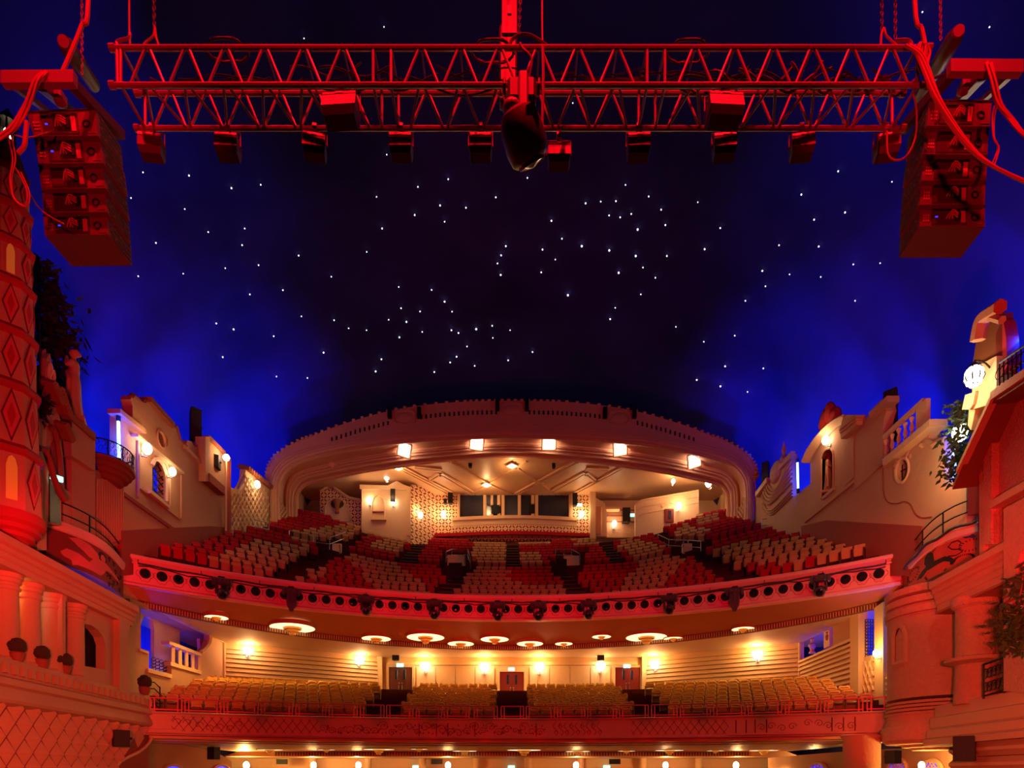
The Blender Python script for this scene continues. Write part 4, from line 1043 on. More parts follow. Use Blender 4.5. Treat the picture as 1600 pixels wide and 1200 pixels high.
wpan([(1312, 672), (1318, 648), (1338, 648), (1338, 664), (1314, 686)], .4, .5).build('pier_cap', 'plaster', wr_)
for k in range(3): wbar((1311+k, 671+k*4.5), (1337, 650+k*4.5), .55-k*.08, .12, .4, 'plaster', wr_, 'moulding')
wpan([(1319, 760), (1319, 684), (1333, 673), (1333, 747)], .1, .3).build('pilaster', 'plaster', wr_)
wtube([(1283, 779), (1283, 717), (1286, 708), (1290, 703), (1294, 701), (1298, 701), (1301, 705), (1302, 711), (1302, 763)], .03, .06, 'plaster', wr_, 'niche_surround')
recess(nich, .95, 'dado', wr_)
wbar((1284, 779), (1302, 763), .1, .2, .8, 'plaster', wr_, 'niche_sill')
wbar((1256, 815), (1333, 752), .12, .2, .25, 'plaster', wr_, 'string_course')
# plain stretch with raked shoulder
wpan([(1333, 880), (1333, 672), (1357, 649), (1359, 643), (1377, 624), (1386, 624), (1383, 632), (1385, 642), (1381, 655), (1379, 668), (1379, 880)], .06, .5).build('plain_wall', 'plaster', wr_)
wbar((1357, 649), (1386, 623), .35, .3, .6, 'plaster', wr_, 'coping')
# balustrade wall
lowr = [(1379, 720), (1450, 660), (1452, 692), (1458, 695), (1466, 690), (1477, 686), (1475, 708), (1476, 758), (1486, 753), (1503, 753), (1503, 900), (1379, 880)]
ov = [(1410+8.5*math.cos(t*PI/10), 735+16.5*math.sin(t*PI/10)-4.2*math.cos(t*PI/10)) for t in range(20)]
wpan(lowr, .06, .5, [ov]).build('lower_wall', 'plaster', wr_)
wtube([(1440, 697), (1444, 692), (1452, 692), (1458, 695), (1466, 691), (1477, 687)], .1, .14, 'plaster', wr_, 'scroll_coping', k=3)
wbar((1333, 764), (1379, 722), .14, .2, .25, 'plaster', wr_, 'string_course'); wbar((1379, 722), (1452, 660), .5, .3, .8, 'cream', wr_, 'cornice'); wbar((1379, 727), (1451, 666), .35, .25, .5, 'plaster', wr_, 'moulding')
wbar((1379, 683), (1441, 626), .12, .22, .14, 'cream', wr_, 'top_rail')
wpan([(1431, 680), (1431, 638), (1447, 622), (1447, 662)], .15, .2).build('balustrade_post', 'cream', wr_)
for t in range(5):
    x = 1384+t*10.2; y1 = 719-(x-1379)*.87; h = Wp(x, y1-27, .1).z-Wp(x, y1, .1).z; p = Wp(x, y1, 0)
    m = MB(); m.lathe([(.09, 0), (.09, .1*h), (.05, .16*h), (.11, .4*h), (.05, .72*h), (.08, .78*h), (.08, .86*h), (.11, .9*h), (.11, h)], p, 8); m.build('baluster', 'cream', wr_, True)
# oval window
g = MB(); g.tube([Wp(x, y, -.1) for x, y in ov], .08, 5, True)
for a in range(4):
    t = a*5; q0 = ov[t]; q1 = ov[(t+10) % 20]; g.tube([Wp(*q0, -.12), Wp(*q1, -.12)], .03, 4)
w2_ = struct('window_2', 'iron', g, label='dark oval window with iron bars in the right facade')
recess(ov, .35, 'window_dark', w2_, 'pane')
wtube([((x-1410)*1.22+1410, (y-735)*1.14+735) for x, y in ov+[ov[0]]], .08, .07, 'cream', w2_, 'window_surround')
for a, b in ((1398, 668), (1398, 660), (1401, 652), (1405, 645), (1411, 641), (1417, 643), (1422, 645), (1406, 639), (1412, 636), (1418, 639)):
    m = MB(); m.ell(Wp(a, b+68, .06), (.08, .16, .13), 7, 4); m.build('flower_relief', 'plaster', w2_, True)
wtube([(1380, 728), (1380, 760), (1383, 778), (1390, 786), (1402, 787), (1412, 784), (1422, 788), (1430, 802), (1440, 809), (1456, 808)], .07, .03, 'dado', wr_, 'incised_line', k=3)
wpan([(1252, 900), (1252, 822), (1290, 813), (1440, 822), (1440, 900)], .14, .2).build('dado_panel', 'dado', wr_)
wpan([(1498, 850), (1498, 750), (1505, 745), (1510, 740), (1510, 850)], .3, .5).build('pilaster', 'plaster', wr_)

# ---------------------------------------------------------------- near right house (splayed plane)
rg = struct('wall_right_house', 'stucco', sbox(1, 21.4, 21.9, -.5, .0, 7.2, 10.8), label='large red stuccoed house wall with tiled eave on the near right')
rpan([(1545, 900), (1545, 634), (1640, 575), (1640, 840)], 0, .5).build('house_wall', 'stucco', rg)
rpan([(1536, 850), (1536, 660), (1549, 640), (1549, 850)], .25, .6).build('corner_pilaster', 'stucco', rg)
rpan([(1512, 806), (1512, 706), (1536, 656), (1536, 800)], .05, .6).build('return_wall', 'mural_dark', rg)
rpan([(1530, 860), (1530, 664), (1537, 655), (1537, 862)], .16, .4).build('pilaster', 'stucco', rg)
# eave: level part, then the slope running down and away
def eave(a, b, o, w, h, name, mats):
    p, q = Rp(*a, o), Rp(*b, o); u = V(0, 0, h); t = V(-w, 0, -w*.12)
    return MB().hexa([p, q, q+u, p+u, p-t, q-t, q-t+u, p-t+u]).build(name, mats, rg)
eave((1660, 560), (1545, 634), .9, 1.6, .12, 'eave_soffit', 'wood'); eave((1660, 548), (1547, 625), 1.0, .5, .24, 'eave_edge', 'plaster')
eave((1545, 634), (1488, 765), .9, 1.7, .14, 'verge_soffit', 'wood'); eave((1549, 622), (1494, 740), 1.0, .25, .16, 'verge_edge', 'plaster')
rpan([(1555, 620), (1555, 605), (1650, 545), (1650, 560)], .7, .5).build('parapet', 'stucco', rg)
m = MB(); a, b = Rp(1562, 598, .8), Rp(1640, 548, .8); m.tube([a+V(0, 0, .6), b+V(0, 0, .6)], .04, 5)
for k in range(12): q = a.lerp(b, k/11); m.tube([q-V(0, 0, .2), q+V(0, 0, .6)], .025, 4); m.tube([q+V(0, 0, .3)+V(0, .18*math.cos(t), .18*math.sin(t)) for t in [i*.7 for i in range(10)]], .015, 4)
m.build('iron_railing', 'iron', rg)
# chimney-like shrine with carved top above the lantern
rpan([(1519, 640), (1519, 576), (1557, 556), (1557, 612), (1545, 632)], .5, .6).build('shrine_base', 'cream', rg)
rpan([(1556, 605), (1556, 520), (1567, 500), (1572, 525), (1574, 570), (1560, 600)], .3, .4).build('shrine_back', 'mid_red', rg)
rpan([(1519, 575), (1524, 540), (1532, 512), (1545, 498), (1556, 492), (1566, 488), (1566, 560), (1555, 570)], .3, .35).build('shrine_body', 'wood', rg)
q = [(1528, 532), (1533, 505), (1540, 494), (1552, 486), (1563, 479)]
MB().tube(smooth_path([Rp(x, y, .9) for x, y in q], 3), .22, 6).build('shrine_pediment', 'plaster', rg, True)
MB().tube([Rp(1540, 492, .9), Rp(1566, 500, .9)], .12, 6).build('moulding', 'plaster', rg)
rpan([(1503, 640), (1508, 617), (1524, 612), (1520, 632), (1515, 640)], .6, .5).build('bracket_cap', 'cream', rg)
rpan([(1512, 665), (1514, 640), (1526, 628), (1521, 655), (1517, 672)], .4, .3).build('pilaster', 'cream', rg)
# sloping flat band crossing the wall, and large lower wall with arched opening
m = MB(); p, q = Rp(1546, 795, .3), Rp(1640, 742, .3); u = V(0, 0, .25); m.hexa([p, p+u, p+u+V(.5, 0, 0), p+V(.5, 0, 0), q, q+u, q+u+V(.5, 0, 0), q+V(.5, 0, 0)]); m.build('string_course', 'plaster', rg)
arch_r = [(1589, 925), (1588, 905), (1589, 885), (1594, 865), (1602, 852), (1640, 830), (1640, 925)]
rpan([(1568, 1080), (1568, 795), (1660, 745), (1660, 1085)], .45, .5, [arch_r]).build('front_wall', 'stucco', rg)
rpan([(1585, 950), (1585, 850), (1650, 800), (1650, 960)], -.3, .1).build('arch_back', 'mural_ochre', rg)
for yy in (912, 934, 943, 952, 962, 1022): 
    p, q = Rp(1568, yy, .47), Rp(1588, yy-9, .47); MB().tube([p, q], .045, 4).build('groove', 'dado', rg)
# entablature above the columns and sill course below
ent_r = [(-.9, 6.2), (.05, 6.2), (.05, 6.42), (.10, 6.45), (.10, 6.62), (.16, 6.66), (.16, 6.82), (.24, 6.86), (.24, 7.0), (.36, 7.06), (.36, 7.3), (-.9, 7.3)]
sprof(1, 12, 24.4, ent_r).build('entablature', 'plaster', rg)
sill_r = [(-.9, 2.62), (.02, 2.62), (.02, 2.2), (.20, 2.14), (.20, 1.78), (.16, 1.74), (.34, 1.66), (.34, 1.40), (.30, 1.36), (.48, 1.3), (.48, 1.1), (-.9, 1.1)]
sprof(1, 12, 24.6, sill_r).build('sill_course', 'plaster', rg)
for k in range(6): sprof(1, 12, 23.2, [(-.9, 1.1-k*.5), (.05, 1.1-k*.5), (.30, .9-k*.5), (.30, .8-k*.5), (.05, .62-k*.5), (-.9, .6-k*.5)]).build('banded_course', 'plaster', rg)
sbox(1, 14, 24.6, -1.4, -1.25, 2.4, 6.4).build('back_wall', 'plaster', rg)
sbox(1, 19, 21.4, -1.24, -1.15, 2.6, 6.2).build('dark_doorway', 'window_dark', rg)
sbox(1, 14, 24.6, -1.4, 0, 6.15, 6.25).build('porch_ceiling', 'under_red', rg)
cb = SP(1, 22.85, -.45, 2.5); m = MB(); m.lathe([(.66, 0), (.6, 1.35), (.62, 1.4), (.95, 1.5), (.95, 1.62), (.6, 1.7), (.6, 3.4), (.72, 3.5), (.72, 3.8)], cb, 22); m.build('column', 'stucco', rg, True)
# turret at the end of the mezzanine
tx, ty = 17.95, 26.6
m = MB(); m.lathe([(2.05, 3.1), (2.05, 6.85)], (tx, ty, CZ), 40)
tr = struct('wall_right_turret', 'stucco', m, None, True, label='round red stuccoed turret with stacked mouldings at the right end of the mezzanine')
for z in (6.5, 6.9, 7.3): m = MB(); m.lathe([(1.9, z-.05), (2.13, z), (2.15, z+.26), (2.05, z+.3), (1.9, z+.3)], (tx, ty, CZ), 40); m.build('moulding', 'stucco', tr, True)
for k, z in enumerate((2.95, 2.8, 2.65, 2.5)): m = MB(); m.lathe([(1.9, z-.1), (2.08+k*.01, z-.08), (2.1+k*.01, z+.02), (1.9, z+.05)], (tx, ty, CZ), 40); m.build('moulding', 'stucco', tr, True)
m = MB(); m.lathe([(1.9, 1.9), (2.14, 1.9), (2.12, 2.2), (2.06, 2.22), (2.06, 2.45), (1.9, 2.5)], (tx, ty, CZ), 40); m.build('base_band', 'stucco', tr, True)
m = MB(); m.lathe([(.0, 1.0), (1.15, 1.0), (1.2, 1.1), (1.5, 1.12), (1.55, 1.22), (2.1, 1.25), (2.26, 1.4), (2.3, 1.8), (2.22, 1.95), (1.9, 1.95)], (tx, ty, CZ), 40); m.build('base_corbel', 'stucco', tr, True)
a0 = math.radians(188); m = MB(); pts = []
for u, z in ((-.16, 4.55), (-.16, 5.7), (-.1, 6.0), (0, 6.1), (.1, 6.0), (.16, 5.7), (.16, 4.55)): pts.append(V(tx+2.06*math.cos(a0+u), ty+2.06*math.sin(a0+u), bz(z)))
m.tube(pts, .09, 5); m.tube([pts[0], pts[-1]], .12, 5); m.build('window_surround', 'plaster', tr)
m = MB(); m.prism(pts, (.03, 0, 0)); m.build('window_pane', 'window_dark', tr)
# iron railings of the porch
for x0, x1 in ((1537, 1569), (1590, 1625)):
    m = MB(); p, q = Rp(x0, 1092-(x0-1537)*.27, .1), Rp(x1, 1083-(x1-1569)*.3, .1); h = V(0, 0, 1.15); m.tube([p+h, q+h], .04, 5); m.tube([p+V(0, 0, .1), q+V(0, 0, .1)], .025, 4); m.tube([p, p+h], .04, 4); m.tube([q, q+h], .04, 4)
    for k in range(5):
        for j in range(2):
            c = p.lerp(q, (k+.5)/5)+V(0, 0, .35+.45*j); d = (q-p).normalized(); m.tube([c+d*.17*math.cos(t)*(1-t/16)+V(0, 0, .2*math.sin(t)*(1-t/16)) for t in [i*.7 for i in range(12)]], .018, 4)
    o = m.build('porch_railing', 'iron'); tag(o, ['black scrolled iron railing between the round column and the red pier on the right', 'black scrolled iron railing at the far right edge behind the ivy'][x0 > 1580], 'railing')

# ---------------------------------------------------------------- lion balcony
li_pts = [(18.4, 29.7, 0), (17.85, 28.0, 0), (17.6, 26.7, 0), (17.7, 25.7, 0), (18.15, 24.9, 0)]
lb, lpath = parapet('balcony_right_parapet', li_pts, 8.25, 9.8, 'mural_red', 'curved right parapet painted with a dark lion and bird', 'front_paint')
def lp(poly, mats, name, off=.012): return paint(lpath, poly, lb, mats, name, off, 8.25, 9.5)
lp([(.24, .30), (.30, .44), (.38, .50), (.44, .50), (.55, .50), (.66, .50), (.73, .40), (.78, .24), (.75, .14), (.72, .16), (.72, .26), (.64, .36), (.54, .34), (.44, .32), (.38, .34), (.32, .26), (.26, .22)], 'mural_black', 'painted_body')
lp([(.38, .48), (.34, .62), (.35, .82), (.40, .90), (.46, .88), (.49, .76), (.50, .60), (.50, .46)], 'mural_black', 'painted_mane', .014)
lp([(.30, .44), (.24, .38), (.20, .28), (.22, .26), (.27, .34), (.34, .38)], 'mural_black', 'painted_paw', .014)
lp([(.84, .92), (.90, .90), (.95, .98), (.94, .88), (.98, .84), (.93, .80), (.90, .84), (.86, .86)], 'mural_blue', 'painted_bird')
m = MB(); m.tube([on_path(lpath, u, 8.25+1.25*v, .015) for u, v in ((.70, .46), (.78, .40), (.84, .46), (.82, .56), (.74, .64), (.70, .76), (.74, .86), (.80, .86), (.83, .76), (.81, .66))], .022, 4); m.build('painted_tail', 'mural_black', lb)
m = MB()
for c, r, a0, a1 in (((.62, .70), .15, 1.2, 4.2), ((.52, .22), .16, 3.4, 5.9), ((.12, .62), .10, 0, 6.2), ((.92, .6), .09, 0, 6.2), ((.85, .2), .08, 0, 3)):
    k = 18
    for i in range(k):
        t = a0+(a1-a0)*i/k; u, v = c[0]+r*math.cos(t), c[1]+r*1.6*math.sin(t)
        if .02 < u < .98 and .04 < v < .96: m.tube([on_path(lpath, u, 8.25+1.25*v, .012), on_path(lpath, min(.99, max(.01, u+.022*math.cos(t))), 8.25+1.25*(v+.05*math.sin(t)), .012)], .018, 4)
m.build('painted_leaves', 'mural_black', lb, kind='stuff')
hr2 = thing('handrail', 'thin black double handrail curving above the right lion parapet', 'railing', (18, 27, bz(9.8)))
for z in (10.4, 10.85): prt(MB().tube([on_path(lpath, i/16, z-.25*(1-i/16), -.1) for i in range(17)], .03, 5), 'rail', 'iron', hr2, True)
for t in (.25, .6, .99): prt(MB().tube([on_path(lpath, t, 9.8, -.1), on_path(lpath, t, 10.85-.25*(1-t), -.1)], .03, 5), 'rail_post', 'iron', hr2)
m = MB(); m.tube([on_path(lpath, i/20, 9.55+.3*(i/20)**1.5+.05*math.sin(i*.9), .18) for i in range(21)], .06, 6); o = m.build('cable_loom', 'cable', smooth=True); tag(o, 'thick black cable loom draped along the top of the lion parapet', 'cable')

# ---------------------------------------------------------------- right wall of the mezzanine level
mr_ = struct('wall_right_mezzanine', 'plaster', wpan([(1203, 1100), (1203, 1014), (1214, 1010), (1229, 1003), (1229, 1040), (1232, 1047), (1240, 1055), (1250, 1056), (1250, 1108)], .15, .5, [[(1209, 1055), (1209, 1030), (1212, 1023), (1216, 1021), (1220, 1024), (1220, 1051)]]), label='plaster side wall of the mezzanine with blue-lit openings and slanted mouldings')
wbar((1207, 1056), (1222, 1051), .35, .15, .5, 'cream', mr_, 'niche_sill'); wtube([(1209, 1052), (1209, 1030), (1212, 1023), (1216, 1021), (1220, 1024), (1220, 1049)], .2, .07, 'cream', mr_, 'niche_surround')
wpan([(1203, 1060), (1203, 1012), (1226, 1006), (1226, 1058)], -.6, .05).build('niche_back', 'window_dark', mr_)
wbar((1203, 1014), (1229, 1003), .25, .2, .4, 'cream', mr_, 'moulding')
wpan([(1228, 1120), (1228, 1044), (1330, 998), (1330, 1125)], 0, .4).build('lower_wall', 'plaster', mr_)
for k in range(11):
    y0 = 1043+k*5.6; y1 = 999+k*8.2; xs = 1228 if k < 3 else 1250
    yy = y0+(y1-y0)*((xs-1228)/102.); wbar((xs, yy), (1329, y1), .14, .14, .3, 'cream', mr_, 'slanted_moulding')
for x0, x1, yt in ((1242, 1249, 960), (1287, 1296, 950)): wpan([(x0, 1040-(x0-1228)*.45), (x0, yt), (x1, yt), (x1, 1040-(x1-1228)*.45)], -.1, .3).build('pilaster', 'cream', mr_)
wpan([(1301, 1015), (1301, 940), (1330, 935), (1330, 1004)], 0, .3).build('wall_panel', 'plaster', mr_)
wpan([(1328, 1128), (1328, 930), (1341, 925), (1341, 1130)], .15, .5).build('pilaster', 'cream', mr_)
wpan([(1341, 1130), (1341, 1029), (1367, 1022), (1367, 1135)], -.15, .3).build('lattice_wall', 'cream', mr_)
m = MB()
for k in range(-6, 14):
    for sg in (1, -1):
        pts = []
        for q in range(13):
            t = q/12; y = 1026+90*t; x = 1342+k*7+(t*28 if sg > 0 else -t*28)
            if 1342 < x < 1366.5 and y > 1031-(x-1342)*.25: pts.append(Wp(x, y, -.1))
        if len(pts) > 1: m.tube(pts, .06, 4)
m.build('lattice_relief', 'cream', mr_, kind='stuff')
wpan([(1366, 1135), (1366, 950), (1380, 940), (1380, 1140)], .1, .5).build('pilaster', 'cream', mr_)
wpan([(1380, 1140), (1380, 1052), (1396, 1046), (1396, 1142)], -.1, .3).build('end_wall', 'cream', mr_)
for k in range(6): wbar((1380, 1060+k*9), (1394, 1058+k*9), 0, .1, .2, 'cream', mr_, 'moulding')
m = MB()
for k in range(6):
    for j in range(12): m.tube([Wp(1346+k*4+2*math.cos(t*.8), 970+j*5+2.4*math.sin(t*.8), -.2) for t in range(8)], .02, 4)
m.build('iron_screen', 'iron', mr_, kind='stuff')
m = MB(); m.prism(w2([(1195, 1110), (1195, 985), (1410, 880), (1410, 1150)], 21.0), (.2, 0, 0)); m.build('cove_back', 'sky_paint', mr_)
for y, z in ((29, 5.0), (33.5, 5.4), (38, 5.6)): lamp('AREA', (19.7, y+.8, bz(z-1.6)), 600, BLUE, 2.2, (21.2, y-.2, bz(z+.2)), shape='RECTANGLE', sy=.5)
# under the mezzanine, right
m = MB(); m.prism([Wp(x, y, -.3) for x, y in ((1200, 1290), (1200, 1184), (1335, 1173), (1500, 1165), (1520, 1160), (1520, 1300))], (.3, 0, 0)); ur = struct('wall_right_stalls', 'plaster', m)
for cx, cy, rx in ((1402, 1200, 14), (1456, 1206, 17), (1278, 1208, 15)):
    q = [Wp(cx+rx*math.cos(t*PI/8), cy+rx*1.1*math.sin(t*PI/8), -.2) for t in range(16)]; MB().tube(q, .1, 5, True).build('window_surround', 'cream', ur, True)
    MB().prism(q, (.02, 0, 0)).build('window_pane', 'led_blue', ur)
    g = MB()
    for k in range(-3, 4):
        for sg in (1, -1):
            c = [(cx+rx*(k*.3+sg*t*.6), cy+rx*t) for t in (-1, -.5, 0, .5, 1)]; c = [p for p in c if (p[0]-cx)**2+((p[1]-cy)/1.1)**2 < rx*rx]
            if len(c) > 1: g.tube([Wp(x, y, -.17) for x, y in c], .04, 4)
    g.build('window_tracery', 'cream', ur)
m = MB(); m.lathe([(.75, -3), (.75, 1.55), (.85, 1.7)], V(15.4, 28.2, CZ), 20); m.build('round_pier', 'plaster', ur, True)

wpan([(1385, 950), (1385, 870), (1440, 850), (1560, 800), (1560, 950)], -.5, .2).build('lower_wall', 'plaster', wr_)
# ================================================================ seats
def proj(p): return 800+p.x*1000/p.y, HY-(p.z-CZ)*1000/p.y
def inside(pt, poly):
    x, y = pt; c = False; j = len(poly)-1
    for i in range(len(poly)):
        xi, yi = poly[i]; xj, yj = poly[j]
        if (yi > y) != (yj > y) and x < (xj-xi)*(y-yi)/(yj-yi)+xi: c = not c
        j = i
    return c
BEIGE = [[(318, 892), (342, 861), (400, 843), (480, 852), (515, 868), (500, 905), (440, 910), (380, 900)],
         [(452, 832), (540, 818), (634, 832), (648, 838), (616, 864), (577, 852), (597, 841), (566, 834), (547, 838), (536, 850), (454, 848)],
         [(536, 864), (602, 870), (672, 918), (668, 930), (600, 932)], [(727, 880), (794, 880), (794, 936), (700, 936)], [(794, 911), (888, 911), (888, 936), (794, 936)],
         [(742, 842), (790, 842), (790, 879), (733, 879)], [(810, 842), (857, 842), (857, 851), (810, 851)], [(890, 838), (930, 836), (944, 852), (900, 852)], [(811, 863), (846, 863), (846, 879), (811, 879)],
         [(960, 841), (1002, 841), (1037, 855), (1037, 870), (990, 872), (970, 858)], [(1068, 819), (1108, 825), (1100, 838), (1060, 854), (1038, 850)], [(1088, 805), (1120, 803), (1122, 815), (1090, 818)],
         [(1008, 867), (1074, 864), (1040, 915), (1000, 934), (950, 934)], [(1096, 860), (1160, 846), (1262, 838), (1300, 846), (1345, 838), (1400, 843), (1425, 866), (1345, 884), (1300, 888), (1268, 872), (1240, 884), (1200, 880), (1150, 884)]]
def seat_meshes(fab):
    b = MB(); b.rbox((0, .13, .69), (.50, .11, .48), .05, Matrix.Rotation(-.2, 3, 'X')); back = b.mesh('backrest', fab, True)
    c = MB(); c.rbox((0, -.05, .50), (.46, .16, .40), .05, Matrix.Rotation(.30, 3, 'X')); cush = c.mesh('seat_cushion', fab, True)
    f = MB()
    for s in (-1, 1): f.rbox((s*.252, -.02, .34), (.045, .36, .60), .015); f.rbox((s*.252, -.06, .655), (.055, .42, .045), .015)
    f.box((0, .12, .42), (.5, .05, .5)); fr_ = f.mesh('seat_frame', 'chair_shell')
    return fr_, back, cush
RM, BM_ = seat_meshes('red_fabric'), seat_meshes('beige_fabric')
lo = MB()
def lowpoly(M4, mi):
    lo.mi = mi
    for c, d, a in (((0, .13, .69), (.5, .11, .48), -.2), ((0, -.05, .5), (.46, .16, .4), .3)):
        o = len(lo.v); lo.box(c, d, Matrix.Rotation(a, 3, 'X'))
        for i in range(o, len(lo.v)): lo.v[i] = tuple(M4 @ Vector(lo.v[i]))
    lo.mi = 2
    for s in (-1, 1):
        o = len(lo.v); lo.box((s*.252, -.03, .36), (.05, .4, .62))
        for i in range(o, len(lo.v)): lo.v[i] = tuple(M4 @ Vector(lo.v[i]))
seats = []
def aisle(x, y, k):
    ax = abs(x)
    if k <= 9:
        if abs(ax-(4.75-(y-39)*.12)) < .8: return True
        if abs(ax-13.1) < .62 and y < 46: return True
        return False
    if ax < .65 or abs(ax-8.1) < .75 or abs(ax-12.6) < .5: return True
    if k <= 12 and (2.9 < ax < 4.7): return True
    return k == 10
SP_ = .575
for k in range(0, 20):
    if k == 10: continue
    R_ = R0B+k+.05; am = math.asin(min(.99, 19/R_)); n = int(R_*am/SP_)
    for i in range(-n, n+1):
        a = (i+.5+.25*(k % 2))*SP_/R_; x, y = R_*math.sin(a), BY+R_*math.cos(a)
        if abs(x) > xlim(y)-.5 or aisle(x, y, k) or y > 59.2: continue
        if y > 55.4 and 8.6 < abs(x) < 16.2: continue
        if y > 58 and abs(x) < 9: continue
        p = V(x, y, bz(rake(k))+lift(x)); top = p+V(0, 0, .75); px, py = proj(top)
        if any(x0-9 < px < x1+9 and y1-9 < py < y0+3 for x0, x1, y0, y1 in ((697, 731, 890, 866), (876, 907, 890, 866), (500, 540, 868, 846), (1056, 1097, 868, 846))): continue
        be = any(inside((px, py), q) for q in BEIGE)
        seats.append((1/p.length*1.0, k, i, p, -a, be, px, py))
vis = [s for s in seats if 195 < s[6] < 1430]
# every row stays countable from its left end
rows = {}
for s in sorted(vis, key=lambda s: (s[1], s[6])): rows.setdefault(s[1], []).append(s)
order = sorted([s for s in vis if s[1] >= 1], key=lambda s: -s[0])[:300]; chosen = set((s[1], s[2]) for s in order)
for s in seats:
    _, k, i, p, rz, be, px, py = s
    if (k, i) not in chosen:
        lowpoly(Matrix.Translation(p) @ Matrix.Rotation(rz, 4, 'Z'), 1 if be else 0); continue
    row = rows[k]; idx = row.index(s); L = idx < len(row)/2
    n_ = idx+1 if L else len(row)-idx
    lab = '%s balcony seat, %s row behind the rail, %s from its %s end' % ('beige upholstered' if be else 'red upholstered', ordinal(k+1), ordinal(n_), 'left' if L else 'right')
    fr_, bk, cu = BM_ if be else RM
    o = put(fr_, 'theatre_seat', None, loc=p, rot=(0, 0, rz), label=lab, cat='seat', group='upholstered seats of the upper balcony')
    put(bk, 'backrest', o); put(cu, 'seat_cushion', o)
o = lo.build('theatre_seat_mass', ['red_fabric', 'beige_fabric', 'chair_shell']); tag(o, 'rising rows of red and beige seats filling the rest of the upper balcony', 'seats', kind='stuff')

# ---- leather armchairs of the mezzanine
f = MB()
for s in (-1, 1): f.rbox((s*.262, -.08, .30), (.045, .46, .58), .015); f.rbox((s*.262, -.10, .61), (.06, .50, .07), .025)
f.box((0, .1, .25), (.5, .3, .3)); ch_f = f.mesh('chair_frame', 'leather_dark_shaded', True)
b = MB()
prof = []
W_ = .27
out = [(-.25, .38), (-.265, .60), (-.285, .76), (-.265, .87), (-.19, .915), (-.11, .90), (-.05, .855), (0, .84), (.05, .855), (.11, .90), (.19, .915), (.265, .87), (.285, .76), (.265, .60), (.25, .38)]
b.loft([[V(x*.98*s, y+.0, .38+(z-.38)*s2) for x, z in out] for y, s, s2 in ((.02, .9, .96), (-.01, .98, .99), (.05, 1, 1.0), (.14, 1, 1.0), (.17, .94, .98))])
ch_b = b.mesh('backrest', 'leather', True)
b = MB(); q = [V(.215*math.copysign(abs(math.cos(t))**.7, math.cos(t)), -.045, .735+(.075+.03*abs(math.cos(t))-.012)*math.sin(t)) for t in [2*PI*i/18 for i in range(18)]]; b.tube(q, .05, 6, True); ch_r = b.mesh('headrest_roll', 'leather', True)
b = MB(); b.rbox((0, -.16, .42), (.46, .46, .16), .06); ch_s = b.mesh('seat_cushion', 'leather_dark_shaded', True)  # shade is put into the cushion colour to set the rows apart
mass = MB(); mrows = []
for k in range(7):
    R_ = MR+.9+.95*k; z = 2.72+.33*k; am = math.asin(min(1, 17.6/R_)); n = int(R_*am/.60)
    for i in range(-n, n+1):
        a = (i+.5*(k % 2))*.60/R_; x, y = R_*math.sin(a), MY+R_*math.cos(a)
        if -1.0 < x < 1.05 or -7.85 < x < -5.95 or 6.45 < x < 8.1 or abs(x) > 17.3: continue
        if abs(x) > 15.5 and k == 0: continue
        if y > 45.3-(max(0, abs(x)-9.3))*.55: continue
        mrows.append((k, i, V(x, y, bz(z)), -a))
mrows.sort(key=lambda s: (s[0], s[2].x))
bl_n = {0: 'left outer', 1: 'left middle', 2: 'right middle', 3: 'right outer'}
def block(x): return 0 if x < -6.9 else 1 if x < 0 else 2 if x < 7.3 else 3
cnt = {}; proto = []; nput = 0
for k, i, p, a in mrows:
    b_ = block(p.x); cnt[(k, b_)] = cnt.get((k, b_), 0)+1
    if nput >= 300:
        for me in (ch_f, ch_b, ch_r, ch_s):
            M4 = Matrix.Translation(p) @ Matrix.Rotation(a, 4, 'Z'); mass.mi = 1 if me in (ch_f, ch_s) else 0
            mass.add([M4 @ v.co for v in me.vertices], [tuple(f.vertices) for f in me.polygons])
        continue
    nput += 1
    lab = 'tan leather armchair, %s mezzanine row, %s from the left in the %s block' % (ordinal(k+1), ordinal(cnt[(k, b_)]), bl_n[b_])
    o = put(ch_f, 'leather_armchair', None, loc=p, rot=(0, 0, a), label=lab, cat='armchair', group='tan leather armchairs of the mezzanine')
    put(ch_b, 'backrest', o); put(ch_s, 'seat_cushion', o)
    if k < 6: put(ch_r, 'headrest_roll', o)
if mass.v:
    o = mass.build('leather_armchair_mass', ['leather', 'leather_dark_shaded']); tag(o, 'remaining tan leather armchairs in the back row of the mezzanine', 'armchairs', kind='stuff')
print('SEATS', len(seats), len(vis), len(mrows))
# ================================================================ lighting truss over the stage front
cyl = MB(); cyl.tube([(0, 0, 0), (0, 0, 1)], 1, 8); cyl_me = cyl.mesh('brace', 'truss', True)
def rod(parent, name, a, b, r):
    a, b = Vector(a), Vector(b); o = put(cyl_me, name, parent); d = b-a
    o.matrix_local = Matrix.Translation(a-parent.location) @ d.to_track_quat('Z', 'Y').to_matrix().to_4x4() @ Matrix.Diagonal((r, r, d.length, 1)); return o
TD, TB = 9.0, 9.6; ZT, ZB_ = bz(10.215), bz(9.69); XL, XR = -5.6, 5.8
truss = thing('lighting_truss', 'long red-lit box truss hanging across the top of the picture', 'truss', (0, 9.3, bz(9.69)))
CH = {'ft': (TD, ZT), 'fb': (TD, ZB_), 'rt': (TB, ZT), 'rb': (TB, ZB_)}
def tx_(px): return (px-800)*TD/1000
for k, (y, z) in CH.items(): rod(truss, 'chord', (XL, y, z), (XR, y, z), .036)
for k, (y, z) in CH.items():
    for x in (XL-.06, XR+.02): rod(truss, 'chord_end', (x, y, z), (x+.08, y, z), .05)
nz = 20; st = (XR-XL-.4)/nz
